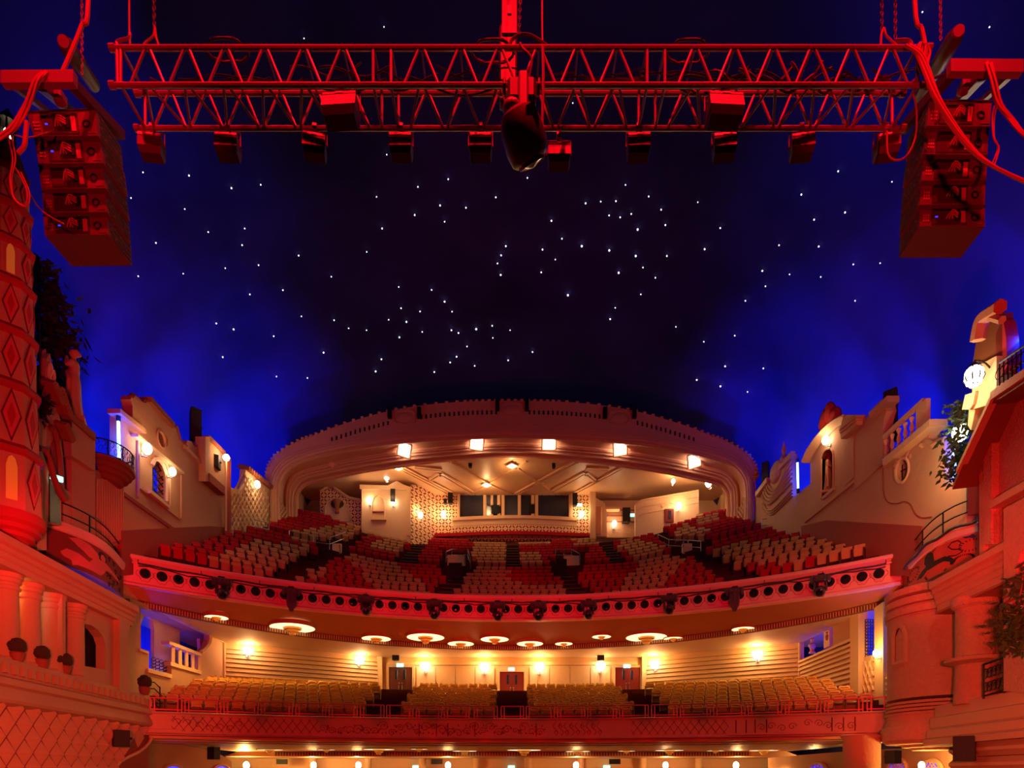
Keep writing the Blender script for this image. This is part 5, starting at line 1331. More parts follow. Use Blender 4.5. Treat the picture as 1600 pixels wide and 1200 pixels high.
for i in range(nz):
    x0 = XL+.2+i*st; xm = x0+st/2; x1 = x0+st
    if abs(xm-tx_(602)) < .18 or abs(xm-tx_(1023)) < .18: 
        for x in (x0+.15, x1-.15):
            for (a, b) in (('ft', 'fb'), ('rt', 'rb'), ('fb', 'rb'), ('ft', 'rt')): rod(truss, 'brace', (x, CH[a][0], CH[a][1]), (x, CH[b][0], CH[b][1]), .021)
        continue
    for (a, b) in (('fb', 'ft'), ('rb', 'fb'), ('rb', 'rt')):
        A, B = CH[a], CH[b]
        rod(truss, 'brace', (x0+.03, *A), (xm-.03, *B), .02); rod(truss, 'brace', (xm+.03, *B), (x1-.03, *A), .02)
    rod(truss, 'brace', (xm, *CH['ft']), (xm, *CH['rt']), .014)
for x in (XL+.1, XR-.1):
    for a, b in (('ft', 'fb'), ('rt', 'rb'), ('ft', 'rt'), ('fb', 'rb')): rod(truss, 'end_brace', (x, *CH[a]), (x, *CH[b]), .024)
# cables dressed along and inside the truss
m = MB(); random.seed(11)
def loose(x0, x1, z, y, sag, r=.014):
    n = 12; m.tube([V(lerp(x0, x1, i/n), y+.06*math.sin(i*.6+x0), z-sag*math.sin(PI*i/n)) for i in range(n+1)], r, 5)
for k in range(26):
    x = XL+.3+k*.42; loose(x, x+.9+random.random()*.9, ZT-.03, 9.2+.2*random.random(), .04+.14*random.random(), .010+.010*random.random())
for k in range(10):
    x = 2.2+k*.36; loose(x, x+.4+random.random()*.4, ZT-.02, 9.2+.3*random.random(), .08+.15*random.random(), .02)
o = m.build('truss_cabling', 'cable', smooth=True); tag(o, 'loose power cables looped along the inside of the lighting truss', 'cables', kind='stuff')
m = MB()
for px, py in ((770, 78), (1075, 78), (355, 76)):
    c = P(px, py, 9.3); m.tube([c+V(.3*math.cos(t)*(1+.1*math.sin(3*t)), .16*math.sin(t), -.02+.015*math.sin(5*t)) for t in [i*.5 for i in range(26)]], .018, 5)
o = m.build('cable_coil', 'cable', smooth=True); tag(o, 'coiled spare cable lying on top of the truss chord', 'cable', kind='stuff')

# ---- flood lights hanging under the truss
def flood(root_name, w, h, label, loc, tilt=0, rz=0, grp=None):
    """open-fronted flood: housing, yoke, clamp, lens lip"""
    t = thing(root_name, label, 'floodlight', loc, rz, grp)
    m = MB(); d = h*.75; R = Matrix.Rotation(tilt, 3, 'X')
    rings = []
    for zz, yy0, yy1, ww in ((.0, -d*.5, d*.45, .96), (-h*.18, -d*.58, d*.5, 1), (-h*.75, -d*.5, d*.55, 1), (-h, -d*.2, d*.55, .9)):
        rings.append([V(-w/2*ww, yy0, zz), V(w/2*ww, yy0, zz), V(w/2*ww, yy1, zz), V(-w/2*ww, yy1, zz)])
    m.loft([[R @ p+V(0, 0, -.16*h/.3) for p in r] for r in rings]); m.build('housing', 'metal_black', t)
    m = MB(); m.box(R @ V(0, -d*.56, -h*.10)+V(0, 0, -.16*h/.3), (w*.98, .02, h*.16), R); m.build('heat_sink', 'truss', t)
    m = MB(); m.box(R @ V(0, -d*.60, -h*.10)+V(0, 0, -.16*h/.3), (w*.22, .015, h*.10), R); m.build('label_plate', 'tin', t)
    m = MB(); m.tube([V(-w*.54, 0, -.16*h/.3-h*.35), V(-w*.54, 0, -.02), V(w*.54, 0, -.02), V(w*.54, 0, -.16*h/.3-h*.35)], .014, 5); m.build('yoke', 'metal_black', t)
    m = MB(); m.tube([V(0, 0, -.05), V(0, 0, .06)], .022, 6); m.lathe([(.06, -.03), (.06, .03)], (0, 0, .06), 10, Matrix.Rotation(PI/2, 3, 'Y')); m.build('clamp', 'steel', t)
    m = MB(); m.tube([V(w*.1, 0, .04), V(w*.18, -.05, -.1), V(w*.1, -.1, -.16*h/.3-h*.05)], .009, 4); m.build('safety_cable', 'cable', t)
    return t
nth = ['first', 'second', 'third', 'fourth', 'fifth', 'sixth', 'seventh', 'eighth', 'ninth', 'tenth']
for i, (px, py) in enumerate(((238, 204), (357, 203), (492, 206), (627, 208), (751, 206), (873, 216), (997, 202), (1131, 204), (1252, 206), (1384, 204))):
    p = P(px, py, TB); p.z = ZB_-.05
    t = flood('floodlight', .33, .26, 'small black floodlight under the truss, %s from the left of ten' % nth[i], p, -.15, (.12, .05, .15, 0, 0, 0, -.03, -.08, -.12, -.15)[i], 'small floodlights in a row under the truss')
    if i == 5: t.location.z -= .13
for px, lab, tl in ((535, 'large square floodlight hanging inside the left half of the truss', -.35), (1129, 'large square floodlight hanging inside the right half of the truss', -.35)):
    p = P(px, 136, TD+.05); p.z = ZB_-.05; flood('large_floodlight', .48, .33, lab, p, tl, -.06 if px < 800 else .05)
# ---- big moving head at the centre
mh = thing('spotlight', 'large black moving head spotlight hanging at the centre of the truss', 'spotlight', (tx_(815), TD-.05, ZB_-.05))
m = MB(); m.rbox((0, 0, -.20), (.40, .36, .32), .04); m.rbox((-.24, 0, -.02), (.04, .16, .1), .01); m.rbox((.24, 0, -.02), (.04, .16, .1), .01); m.build('base_box', 'metal_black', mh)
m = MB(); m.rbox((.02, -.21, -.28), (.13, .05, .50), .02); m.rbox((.03, -.20, -.52), (.14, .08, .14), .03); m.build('yoke_arm', 'truss', mh)
m = MB(); m.rbox((.0, .18, -.34), (.12, .06, .5), .02); m.build('yoke_arm', 'truss', mh)
R = Matrix.Rotation(-.5, 3, 'Y') @ Matrix.Rotation(.55, 3, 'X')
m = MB(); c = V(.02, -.02, -.72)
rings = []
for z, rx, ry in ((.30, .12, .10), (.26, .22, .18), (.1, .29, .24), (-.12, .30, .25), (-.26, .27, .22), (-.30, .22, .18)):
    rings.append([c+R @ V(rx*math.cos(t)*(abs(math.cos(t))**-.25 if abs(math.cos(t)) > .05 else 1), ry*math.sin(t), z) for t in [2*PI*i/20 for i in range(20)]])
m.loft(rings); m.build('head', 'metal_black', mh, True)
m = MB(); m.ell(c+V(-.16, -.12, .25), (.13, .13, .10), 12, 6); m.build('head_cap', 'truss', mh, True)
m = MB(); m.box(c+R @ V(.14, -.21, .12), (.12, .03, .2), R); m.build('head_fin', 'truss', mh)
m = MB(); m.lathe([(.2, 0), (.19, -.04), (0, -.07)], c+R @ V(0, 0, -.3), 16, R); m.build('front_lens', 'lens', mh, True)
m = MB(); m.tube(smooth_path([(.08, 0, .0), (.14, -.05, .3), (.02, -.05, .45), (-.02, 0, .58)], 4), .02, 5); m.build('power_lead', 'cable', mh, True)
# ---- ropes and chains
def rope(pts, r, label, name='rope', mats='rope', chain=False, cat='rope'):
    if not chain: o = MB().tube(smooth_path(pts, 5), r, 6).build(name, mats, None, True)
    else:
        m = MB(); a, b = Vector(pts[0]), Vector(pts[-1]); L = (b-a).length; n = int(L/.055); d = (b-a).normalized(); Q = d.to_track_quat('Z', 'Y').to_matrix()
        for i in range(n):
            c = a+d*(i+.5)*L/n; u = Q @ (V(1, 0, 0) if i % 2 else V(0, 1, 0))
            m.tube([c+d*.036*math.sin(t)+u*.018*math.cos(t) for t in [2*PI*k/8 for k in range(8)]], .008, 4, True)
        o = m.build(name, 'steel')
    return tag(o, label, cat)
def up(px, py, D, n=6.5): p = P(px, py, D); return p+V(0, 0, n)
rope([up(202, 0, 9, 3), P(202, 0, 9), P(203, 62, 9), P(204, 76, 9)], .012, 'red-lit rope holding the left end of the truss')
rope([P(203, 52, 9)-V(.0, 0, 0), P(201, 60, 9), P(184, 65, 9), P(183, 76, 9), P(184, 130, 9)], .024, 'bent tube bracket at the left end of the truss', 'truss_bracket', 'truss', cat='bracket')
rope([up(240, 0, 9, 3), P(241, 46, 9)], .01, 'hoist chain above the left end of the truss', 'hoist_chain', chain=True, cat='chain')
rope([P(222, 76, 9), P(228, 66, 9), P(240, 56, 9), P(242, 42, 9), P(244, 58, 9), P(250, 76, 9)], .016, 'knotted sling tying the left hoist chain to the truss', 'sling')
rope([up(824, 0, 9.3, 3), P(811, 54, 9.3)], .01, 'hoist chain above the middle of the truss', 'hoist_chain', chain=True, cat='chain')
rope([up(847, 0, 9.0, 3), P(847, 0, 9), P(848, 76, 9)], .012, 'thin rope hanging just right of the moving head', 'rope')
rope([P(848, 72, 8.95), P(849, 120, 8.95), P(847, 200, 8.95)], .022, 'upright steel pipe clamped to the truss beside the moving head', 'clamp_pipe', 'truss', cat='pipe')
rope([P(795, 76, 9), P(800, 62, 9), P(815, 54, 9), P(835, 58, 9), P(860, 76, 9)], .022, 'thick cable arching over the truss above the moving head', 'cable_arch', 'cable', cat='cable')
rope([up(1378, 0, 9, 3), P(1378, 48, 9)], .01, 'left of the two hoist chains above the right end of the truss', 'hoist_chain', chain=True, cat='chain')
rope([up(1399, 0, 9, 3), P(1399, 60, 9)], .01, 'right of the two hoist chains above the right end of the truss', 'hoist_chain', chain=True, cat='chain')
rope([P(1376, 73, 9), P(1377, 55, 9), P(1381, 44, 9), P(1385, 56, 9), P(1402, 72, 9)], .016, 'knotted sling tying the right hoist chain to the truss', 'sling')
rope([P(1399, 64, 9), P(1415, 63, 9), P(1423, 67, 9), P(1424, 78, 9)], .026, 'bent tube bracket at the right end of the truss', 'truss_bracket', 'truss', cat='bracket')
# chain bag / hoist box hanging above the truss centre
hb = thing('hoist_box', 'tall box with a lit plate hanging above the centre of the truss', 'box', tuple(P(796, 60, 10)))
m = MB(); m.rbox((-.02, .06, -.4), (.28, .2, 1.2), .03); m.build('chain_bag', 'metal_black', hb); m = MB(); m.rbox((.0, 0, .55), (.24, .14, 1.1), .01); m.build('plate', 'truss', hb); m = MB(); m.box((.0, -.08, .35), (.06, .02, .12)); m.build('label_plate', 'tin', hb)

# ================================================================ line arrays
L5 = [((42, 176), (150, 171), (153, 212), (52, 212.5)), ((54, 217), (156, 215), (161, 254.5), (60, 255.5)), ((60, 260), (160, 257.5), (165, 294), (65, 296)), ((66, 300), (164.5, 298), (167, 331), (68, 332.5)), ((67.5, 337), (168, 335), (169, 366.5), (70, 368))]
R5 = [((1452, 157.5), (1550, 159), (1546.5, 197.5), (1448.5, 196.7)), ((1448, 202), (1545, 203), (1543, 241.5), (1443, 241)), ((1442.5, 246), (1543, 246), (1541, 282), (1440, 282)), ((1439, 286), (1540, 287), (1539, 319.5), (1437, 320)), ((1437, 323.5), (1539, 323.5), (1539, 353.5), (1436.6, 353.5))]
for side, A in (('left', L5), ('right', R5)):
    s = -1 if side == 'left' else 1
    for k, q in enumerate(A):
        D = 9.55+.10*k; tl, tr_, br_, bl_ = [P(x, y, D) for x, y in q]; dv = V(0, .62, .05-.01*k)
        if side == 'right': dv = V(.06, .62, .05-.01*k)
        c = (tl+tr_+br_+bl_)/4; t = thing('line_array_speaker', '%s black speaker box from the top in the %s hanging line array' % (ordinal(k+1), side), 'speaker', tuple(c), 0, 'boxes of the %s line array' % side)
        m = MB(); m.hexa([bl_, br_, tr_, tl, bl_+dv, br_+dv, tr_+dv, tl+dv]); prt(m, 'cabinet', 'speaker', t)
        def fp(u, v, o=.0): a = tl.lerp(tr_, u); b = bl_.lerp(br_, u); return a.lerp(b, v)+V(0, -o, 0)
        def plate(u0, u1, v0, v1, o0, o1, name, mats):
            m = MB(); m.hexa([fp(u0, v0, o0), fp(u1, v0, o0), fp(u1, v1, o0), fp(u0, v1, o0), fp(u0, v0, o1), fp(u1, v0, o1), fp(u1, v1, o1), fp(u0, v1, o1)]); return prt(m, name, mats, t)
        plate(.18, .72, .14, .93, 0, .012, 'amplifier_panel', 'metal_black'); plate(.19, .71, .16, .24, .012, .03, 'vent_slot', 'grille_black')
        plate(.53, .61, .35, .75, .012, .035, 'connector_recess', 'black'); plate(.62, .69, .25, .85, .012, .02, 'connector_plate', 'tin')
        plate(.0, 1, -.04, .02, -.3, .012, 'seam_strip', 'black')
        if k in (1, 2, 3): plate(.05, .15, .16, .30, 0, .012, 'label_plate', 'steel')
        m = MB()
        for i in range(3):
            for j in range(3): c0 = fp(.06+.035*i, .45+.14*j, .0); m.box(c0, (.022, .02, .025))
        prt(m, 'button_block', 'tin', t, kind='stuff')
        m = MB(); cc = fp(.84, .55, .005); m.tube([cc+V(.05*math.cos(i*PI/5), 0, .05*math.sin(i*PI/5)) for i in range(10)], .012, 5, True); prt(m, 'knob_ring', 'grille_black', t)
        m = MB(); cc = fp(.55, .6, .05)
        for i in range(3): m.tube(smooth_path([fp(.38+.05*i, .7, .03), fp(.46, .35+.1*i, .07), fp(.56, .45+.1*i, .04)], 3), .011, 4)
        prt(m, 'patch_lead', 'rope', t, True); plate(.86, .98, .86, .91, 0, .008, 'badge', 'steel')
        # inner flank: fixing bars with bright pins
        m = MB(); e0, e1 = (tr_, br_) if s < 0 else (tl, bl_); ox = V(.012*(-s), 0, 0)
        for v in (.2, .45, .7, .92):
            a = e0.lerp(e1, v); m.tube([a+dv*.08+ox, a+dv*.92+ox], .010, 4)
        prt(m, 'flank_rib', 'metal_black', t)
        m = MB()
        for v, u in ((.15, .2), (.35, .5), (.55, .75), (.75, .3), (.9, .6), (.5, .15)): a = e0.lerp(e1, v)+dv*u+ox; m.box(a, (.015, .035, .015))
        prt(m, 'flank_pin', 'steel', t, kind='stuff')
        if side == 'left' and k in (0, 1, 4) or side == 'right' and k == 4: plate(.23, .27, .52, .58, .012, .02, 'blue_led', 'led_blue')
# ---- flying frames
for s, side in ((-1, 'left'), (1, 'right')):
    def Q(x, y, D): return P(x if s < 0 else 1600-x, y, D)
    o_ = 0 if s < 0 else -17
    fr_ = thing('flying_frame', 'steel flying frame of crossed beams above the %s line array' % side, 'frame', tuple(Q(70, 130, 9.5)))
    def beamP(a, b, w, h, name, mats='metal_black'):
        a, b = Vector(a), Vector(b); d = (b-a).normalized(); sd = d.cross(V(0, 0, 1)).normalized()*w/2; u = V(0, 0, h/2); m = MB()
        m.hexa([a-sd-u, a+sd-u, a+sd+u, a-sd+u, b-sd-u, b+sd-u, b+sd+u, b-sd+u]); return prt(m, name, mats, fr_)
    beamP(Q(5, 125+o_, 9.1), Q(118, 124+o_, 9.1), .10, .18, 'cross_beam', 'truss')
    beamP(Q(112, 130+o_, 9.15), Q(190, 212+o_*.5, 10.15), .12, .14, 'side_beam'); beamP(Q(22, 135+o_, 9.2), Q(72, 172+o_*.5, 10.0), .08, .08, 'side_beam')
    beamP(Q(66, 136+o_, 9.2), Q(108, 172+o_*.5, 10.0), .12, .12, 'spine_beam'); m = MB(); m.rbox(Q(92, 152+o_, 9.5)-Vector(fr_.location), (.16, .2, .16), .03); m.build('shackle', 'truss', fr_)
    if s < 0: a, b = Q(100, 66, 9.3), Q(148, 135, 10.3)
    else: a, b = Q(103, 50, 9.2), Q(165, 155, 10.4)
    tb = thing('hoist_motor', 'dark cylindrical chain hoist above the %s line array' % side, 'hoist', tuple((a+b)/2))
    m = MB(); d = b-a; m.tube([a, a+d*.08, a+d*.1, a+d*.45, a+d*.47, a+d*.95, b], [.09, .11, .12, .12, .10, .10, .07], 14); prt(m, 'motor_body', 'metal_black', tb, True)
    m = MB(); m.tube([a-d.normalized()*.03, a+d.normalized()*.01], .075, 12); prt(m, 'end_cap', 'truss', tb, True)
    for q_ in (.2, .3, .82):
        m = MB(); c = a+d*q_+V(.06, -.10, .02); m.box(c, (.05, .02, .14), d.to_track_quat('Z', 'Y').to_matrix()); prt(m, 'label_plate', 'tin', tb)
rope([up(128, 0, 9.6, 3), P(128, 116, 9.6)], .01, 'hoist chain holding the left line array', 'hoist_chain', chain=True, cat='chain')
rope([up(1467, 0, 9.6, 3), P(1470, 62, 9.6)], .01, 'hoist chain holding the right line array', 'hoist_chain', chain=True, cat='chain')
rope([up(140, 0, 9.2, 3), P(138, 0, 9.2), P(128, 40, 9.2), P(112, 80, 9.2), P(97, 114, 9.2)], .03, 'thick signal cable running down to the left flying frame', 'signal_cable', 'rope', cat='cable')
rope([up(1424, 0, 9.2, 3), P(1429, 0, 9.2), P(1440, 45, 9.2), P(1446, 75, 9.2), P(1449, 100, 9.1)], .03, 'thick signal cable coming down to the right end of the truss', 'signal_cable', 'rope', cat='cable')
# ---- cable looms
def loom(pts, n, r, spread, label, D=None):
    random.seed(len(label)); m = MB()
    for k in range(n):
        a = 2*PI*k/n; m.tube(smooth_path([Vector(p)+V(spread*math.cos(a+i*.5), spread*.6*math.sin(a+i*.5), spread*math.sin(a+i*.4)) for i, p in enumerate(pts)], 5), r, 5)
    o = m.build('cable_loom', 'rope', None, True); return tag(o, label, 'cable')
loom([P(1420, 72, 8.9), P(1436, 84, 8.85), P(1446, 108, 8.8), P(1462, 150, 8.7), P(1495, 205, 8.6), P(1530, 245, 8.5), P(1575, 272, 8.4), P(1640, 300, 8.2)], 5, .022, .045, 'thick red-lit cable loom running from the truss down across the right line array')
loom([P(1447, 70, 8.9), P(1443, 90, 8.9), P(1441, 112, 8.9), P(1450, 80, 8.9), P(1440, 68, 8.9), P(1436, 95, 8.9), P(1444, 118, 8.85)], 3, .016, .03, 'tied cable coil hanging at the right end of the truss')
loom([P(1545, 98, 9.0), P(1552, 125, 8.95), P(1560, 160, 8.95), P(1580, 186, 8.9), P(1600, 210, 8.8), P(1640, 240, 8.7)], 4, .018, .04, 'cable bundle taped to the right flying frame and leading off to the right')
loom([P(1556, 165, 8.95), P(1552, 185, 9), P(1553, 215, 9), P(1560, 232, 9), P(1550, 262, 9)], 2, .012, .02, 'short hanging cable tails beside the right line array')
rope([P(1427, 146, 9.1), P(1432, 175, 9.1), P(1430, 215, 9.1), P(1416, 244, 9.1), P(1398, 250, 9.1), P(1387, 238, 9.1), P(1386, 205, 9.1)], .012, 'cable hanging in a deep loop under the right end of the truss', 'cable_loop', 'rope', cat='cable')
loom([P(70, 113, 9.0), P(58, 125, 8.95), P(48, 150, 8.95), P(38, 172, 8.95), P(20, 200, 8.9), P(-10, 220, 8.8)], 4, .018, .04, 'cable bundle taped to the left flying frame and leading off to the left')
loom([P(14, 205, 8.95), P(18, 225, 8.95), P(22, 250, 8.95), P(17, 280, 8.95), P(22, 310, 8.95), P(40, 322, 8.95), P(44, 300, 8.95), P(30, 268, 8.95)], 2, .011, .02, 'thin cable tails looping down beside the left line array')
rope([P(24, 262, 8.95), P(45, 300, 9.1), P(66, 330, 9.4), P(100, 350, 9.45)], .010, 'thin cable running from the left bundle to the bottom speaker box', 'speaker_cable', 'rope', cat='cable')
rope([P(20, 210, 8.95), P(45, 215, 9.1), P(80, 205, 9.35)], .010, 'thin cable running from the left bundle to the top speaker box', 'speaker_cable', 'rope', cat='cable')
rope([P(42, 190, 8.95), P(40, 210, 8.95), P(38, 228, 8.95), P(28, 240, 8.95)], .03, 'coiled cable pigtail hanging left of the line array', 'cable_pigtail', 'rope', cat='cable')
# ================================================================ lamps and loose things
def tocam(p): return math.atan2(p.x, p.y)
# ---- square lamps recessed in the arch soffit
for i, (px, py) in enumerate(((632, 703), (745, 692), (858, 692), (969, 701), (1085, 720))):
    p = P(px, py, 50.0); R = Matrix.Rotation(-.9, 3, 'X') @ Matrix.Identity(3); yaw = Matrix.Rotation(-.16*(i-2), 3, 'Y')
    t = thing('square_ceiling_lamp', 'square lamp recessed in the arch over the balcony, %s from the left of five' % ordinal(i+1), 'lamp', tuple(p), 0, 'square lamps in the rear arch')
    m = MB(); Q = yaw @ R
    for a, b, c, d in ((-.5, -.5, .5, -.5), (.5, -.5, .5, .5), (.5, .5, -.5, .5), (-.5, .5, -.5, -.5)): m.tube([Q @ V(a*1.05, b*1.05, 0), Q @ V(c*1.05, d*1.05, 0)], .07, 4)
    m.build('frame', 'arch_plaster', t)
    m = MB(); m.rbox((0, 0, 0), (.86, .86, .1), .03, Q); m.build('glowing_pane', 'lamp_white', t)
    l = lamp('SPOT', p+V(0, -.25, -.35), 150, WARM, .3, p+V(0, -6, -12), 150, .6); l.parent = t; l.location = Vector(l.location)-p
    l = lamp('SPOT', p+V(0, -.3, -.1), 60, WARM, .3, p+V(0, -.3, -4), 175, .3); l.parent = t; l.location = Vector(l.location)-p
p = P(520, 725, 50.6); t = thing('globe_lamp', 'unlit glass globe lamp in a square recess at the left end of the arch', 'lamp', tuple(p)); m = MB(); m.ell((0, -.1, -.1), .26, 12, 8); m.build('globe', 'exit_mark' if 0 else 'front_paint', t, True)
m = MB(); m.tube([(-.5, .1, .3), (.5, .1, .42), (.5, -.2, -.2), (-.5, -.2, -.32)], .05, 4, True); m.build('frame', 'arch_plaster', t)
# ---- diamond ceiling lamps in the rear room
for px, py, lab in ((800, 725, 'diamond ceiling lamp nearest the arch, right of the middle'), (760, 755, 'diamond ceiling lamp left of the booth windows'), (622, 728, 'diamond ceiling lamp half hidden by the arch on the left')):
    p = C(px, py, .18); t = thing('diamond_ceiling_lamp', lab, 'lamp', tuple(p)); m = MB(); m.box((0, 0, .06), (.7, .7, .12), rotz(PI/4)); m.build('rim', 'cream', t); m = MB(); m.lathe([(0, -.18), (.42, 0), (.42, .04)], (0, 0, 0), 4); m.build('glass', 'lamp_glow', t)
    l = lamp('POINT', (0, 0, -.45), 120, WARM, .2); l.parent = t
# ---- wall sconces
def sconce(p, lab, power, nrm, size=.16, col=WARM, cat='wall lamp', grp=None, style='shell', gm='lamp_white', back=.3):
    """bracket and shell-shaped glowing bowl; nrm points away from the wall"""
    n = Vector(nrm).normalized(); t = thing('wall_sconce', lab, cat, tuple(p), 0, grp)
    m = MB(); m.tube([n*-.25+V(0, 0, -size*1.6), n*.0+V(0, 0, -size*1.9), V(0, 0, -size)], size*.16, 6); m.lathe([(size*.5, -.02), (size*.5, .02)], n*-.25+V(0, 0, -size*1.4), 10, n.to_track_quat('Z', 'Y').to_matrix()); m.build('bracket', 'tin', t, True)
    m = MB(); 
    if style == 'shell': m.lathe([(.02, -size*1.2), (size*.7, -size*.7), (size*1.15, 0), (size*1.3, size*.6), (size*1.1, size*.62), (size*.5, size*.2), (0, 0)], (0, 0, 0), 12)
    else: m.ell((0, 0, 0), (size, size, size*1.3), 12, 8)
    m.build('glowing_bowl', gm, t, True)
    l = lamp('POINT', n*back+V(0, 0, size*1.0), power, col, size*1.1); l.parent = t
    return t
# mezzanine rear wall
names_ = ['leftmost, over the ribbed left panel', 'on the left panel near the brown door', 'just right of the brown door', 'just left of the middle door', 'just right of the middle door', 'just left of the right door', 'on the right panel near the right door', 'rightmost, over the ribbed right panel']
for i, (px, py) in enumerate(((388, 1016), (563, 1031), (664, 1041), (757, 1043), (843, 1043), (939, 1041), (1022, 1038), (1183, 1023))):
    if i in (2, 3, 4, 5): p = P(px, py, 45.75); n = (0, -1, 0)
    else:
        x = 0; D = 44.
        for _ in range(30): q = P(px, py, D); D = rwy(q.x)-.38
        p = P(px, py, D); n = (.5 if px < 800 else -.5, -.87, 0)
    sconce(p, 'shell wall lamp on the mezzanine wall, '+names_[i], 170, n, .26, AMBER, back=.4, grp='shell lamps on the mezzanine rear wall')
# upper balcony rear
for px, py, D, pw, lab in ((577, 781, 55.7, 50, 'small bare lamp left of the blind arch on the rear block'), (614, 783, 55.7, 30, 'small bare lamp beside the black speaker on the rear block'), (657, 805, 57.0, 85, 'bright wall lamp on the slanted patterned wall left of the booth'), (693, 803, 58.4, 95, 'bright wall lamp left of the booth windows'), (909, 803, 58.4, 95, 'bright wall lamp right of the booth windows'),
                           (960, 818, 59.0, 70, 'wall lamp in the corridor right of the booth'), (1061, 790, 55.6, 120, 'bright wall lamp beside the pedimented red door'), (604, 745, 55.5, 30, 'small lamp under the ceiling above the rear left block')):
    t = sconce(P(px, py, D), lab, pw, (0, -1, 0), .22, WARM, style='ball', back=.5)
t = sconce(P(1107, 757, 54.5), 'torch lamp on the fluted right side wall behind the arch', 70, (-1, -.3, 0), .22, WARM); 
sconce(P(1052, 752, 55), 'lamp glowing under the ceiling right of the arch lamps', 120, (0, -1, 0), .16, WARM, style='ball')
# left facade lamps
sconce(Wp(230, 701, .5), 'brighter left lantern by the arched blue window', 75, (1, 0, 0), .22, WARM, style='ball', back=.6, gm='lamp_white'); sconce(Wp(269.5, 737, .45), 'smaller right lantern by the arched blue window', 45, (1, 0, 0), .18, WARM, style='ball', back=.6)
sconce(Wp(402, 757, .45), 'lamp glowing on the woven wall near the left foot of the arch', 80, (1, 0, 0), .2, WARM, style='ball', back=.6)
t = thing('street_lamp', 'tall street lamp at the end of the left facade', 'lamp', tuple(Wp(353, 826, .7))); b = Wp(353.5, 715, .7)
prt(MB().tube([Wp(353, 830, .7), b], .06, 8), 'pole', 'cream', t, True); prt(MB().ell(b, .2, 14, 10), 'globe', 'lamp_white', t, True); l = lamp('POINT', b+V(.4, -.2, 0), 110, WARM, .2); l.parent = t; l.location -= t.location
# right facade lamps
sconce(Wp(1290, 688, .3), 'lamp above the statue niche in the right facade', 60, (-1, 0, 0), .2, WARM, style='ball', back=.6)
def lantern(p, lab, pw, s):
    t = thing('lantern', lab, 'lantern', tuple(p)); m = MB(); m.lathe([(s*.5, -s*1.1), (s*.75, -s*.9), (s, -s*.2), (s*.95, s*.6), (s*.6, s)], (0, 0, 0), 8); m.build('glowing_glass', 'lamp_white', t)
    m = MB(); m.lathe([(s*.7, s*1.0), (s*.4, s*1.4), (.02, s*1.7)], (0, 0, 0), 8); m.build('cap', 'iron', t); m = MB()
    for k in range(8): a = k*PI/4; m.tube([V(s*.52*math.cos(a), s*.52*math.sin(a), -s*1.1), V(s*1.03*math.cos(a), s*1.03*math.sin(a), -s*.2), V(s*.64*math.cos(a), s*.64*math.sin(a), s)], .025, 4)
    m.build('cage', 'iron', t)
    m = MB(); m.tube(smooth_path([(0, 0, s*1.6), (.15, .1, s*2.1), (.6, .3, s*2.2), (1.0, .5, s*1.6)], 4), .03, 5); m.build('bracket', 'iron', t)
    l = lamp('POINT', (-s*1.2, s*5.5, -.1), pw, (1, .66, .34), s*.8); l.parent = t
    return t
lantern(Rp(1522, 588, 1.25), 'large bright lantern below the carved shrine at upper right', 240, .27); lantern(P(1500, 676, 24.4), 'bright lantern among ivy at the right house corner', 260, .27)
t = thing('blue_lamp', 'tiny blue lamp by the right balustrade cornice', 'lamp', tuple(Wp(1452, 676, -.3))); m = MB(); m.ell((0, 0, 0), .14, 8, 6); m.build('bulb', 'neon', t); m = MB(); m.tube([(0, 0, -.1), (.2, 0, -.4)], .04, 5); m.build('holder', 'iron', t)
t = thing('blue_lamp', 'blue flood lamp shining behind the iron railing at the upper right edge', 'lamp', tuple(Rp(1573, 545, .1))); m = MB(); m.ell((0, 0, 0), .13, 8, 6); m.build('bulb', 'neon', t); m = MB(); m.tube([(0, 0, -.1), (.05, 0, -.7)], .05, 5); m.build('holder', 'iron', t); l = lamp('POINT', (.2, -.3, .1), 150, BLUE, .1); l.parent = t
# loggia lamp
p = SP(-1, 21.75, -.9, 6.15); t = sconce(p, 'torch lamp between the left loggia columns', 90, (1, .3, 0), .14, AMBER, style='ball'); l = lamp('POINT', SP(-1, 21.4, -.8, 6.2), 60, AMBER, .3)
# right stair sconce
sconce(Wp(1369, 1021, .35), 'hooked wall lamp beside the lattice panel on the right of the mezzanine', 150, (-1, 0, 0), .15, AMBER, style='ball', back=.5)
# ---- neon tubes behind the facades
for i, (a, b, lab, pw) in enumerate((((186, 718), (185, 657), 'upright blue neon tube over the small round balcony on the left', 160), ((386, 757), (387, 738), 'short blue neon tube behind the scooped left wall', 80), ((1247, 765), (1246, 722), 'upright blue neon tube in the gap of the right facade', 140), ((1492, 750), (1490, 700), 'blue neon tube behind the ivy at the right house', 60))):
    p, q = Wp(*a, .12 if i in (0, 2) else -.25), Wp(*b, .12 if i in (0, 2) else -.25); t = thing('neon_tube', lab, 'neon light', tuple(p)); prt(MB().tube([p, q], .07, 8), 'glass_tube', 'neon', t, True)
    m = MB(); m.tube([p-V(0, 0, .2), p+V(0, 0, .05)], .1, 8); m.tube([q-V(0, 0, .05), q+V(0, 0, .2)], .1, 8); prt(m, 'end_cap', 'iron', t)
    l = lamp('AREA', (p+q)/2+V(.1 if p.x < 0 else -.1, -.1, 0), pw, BLUE, .3, (p+q)/2+V(-3 if p.x < 0 else 3, 2, 1), shape='RECTANGLE', sy=2); l.parent = t; l.location -= t.location
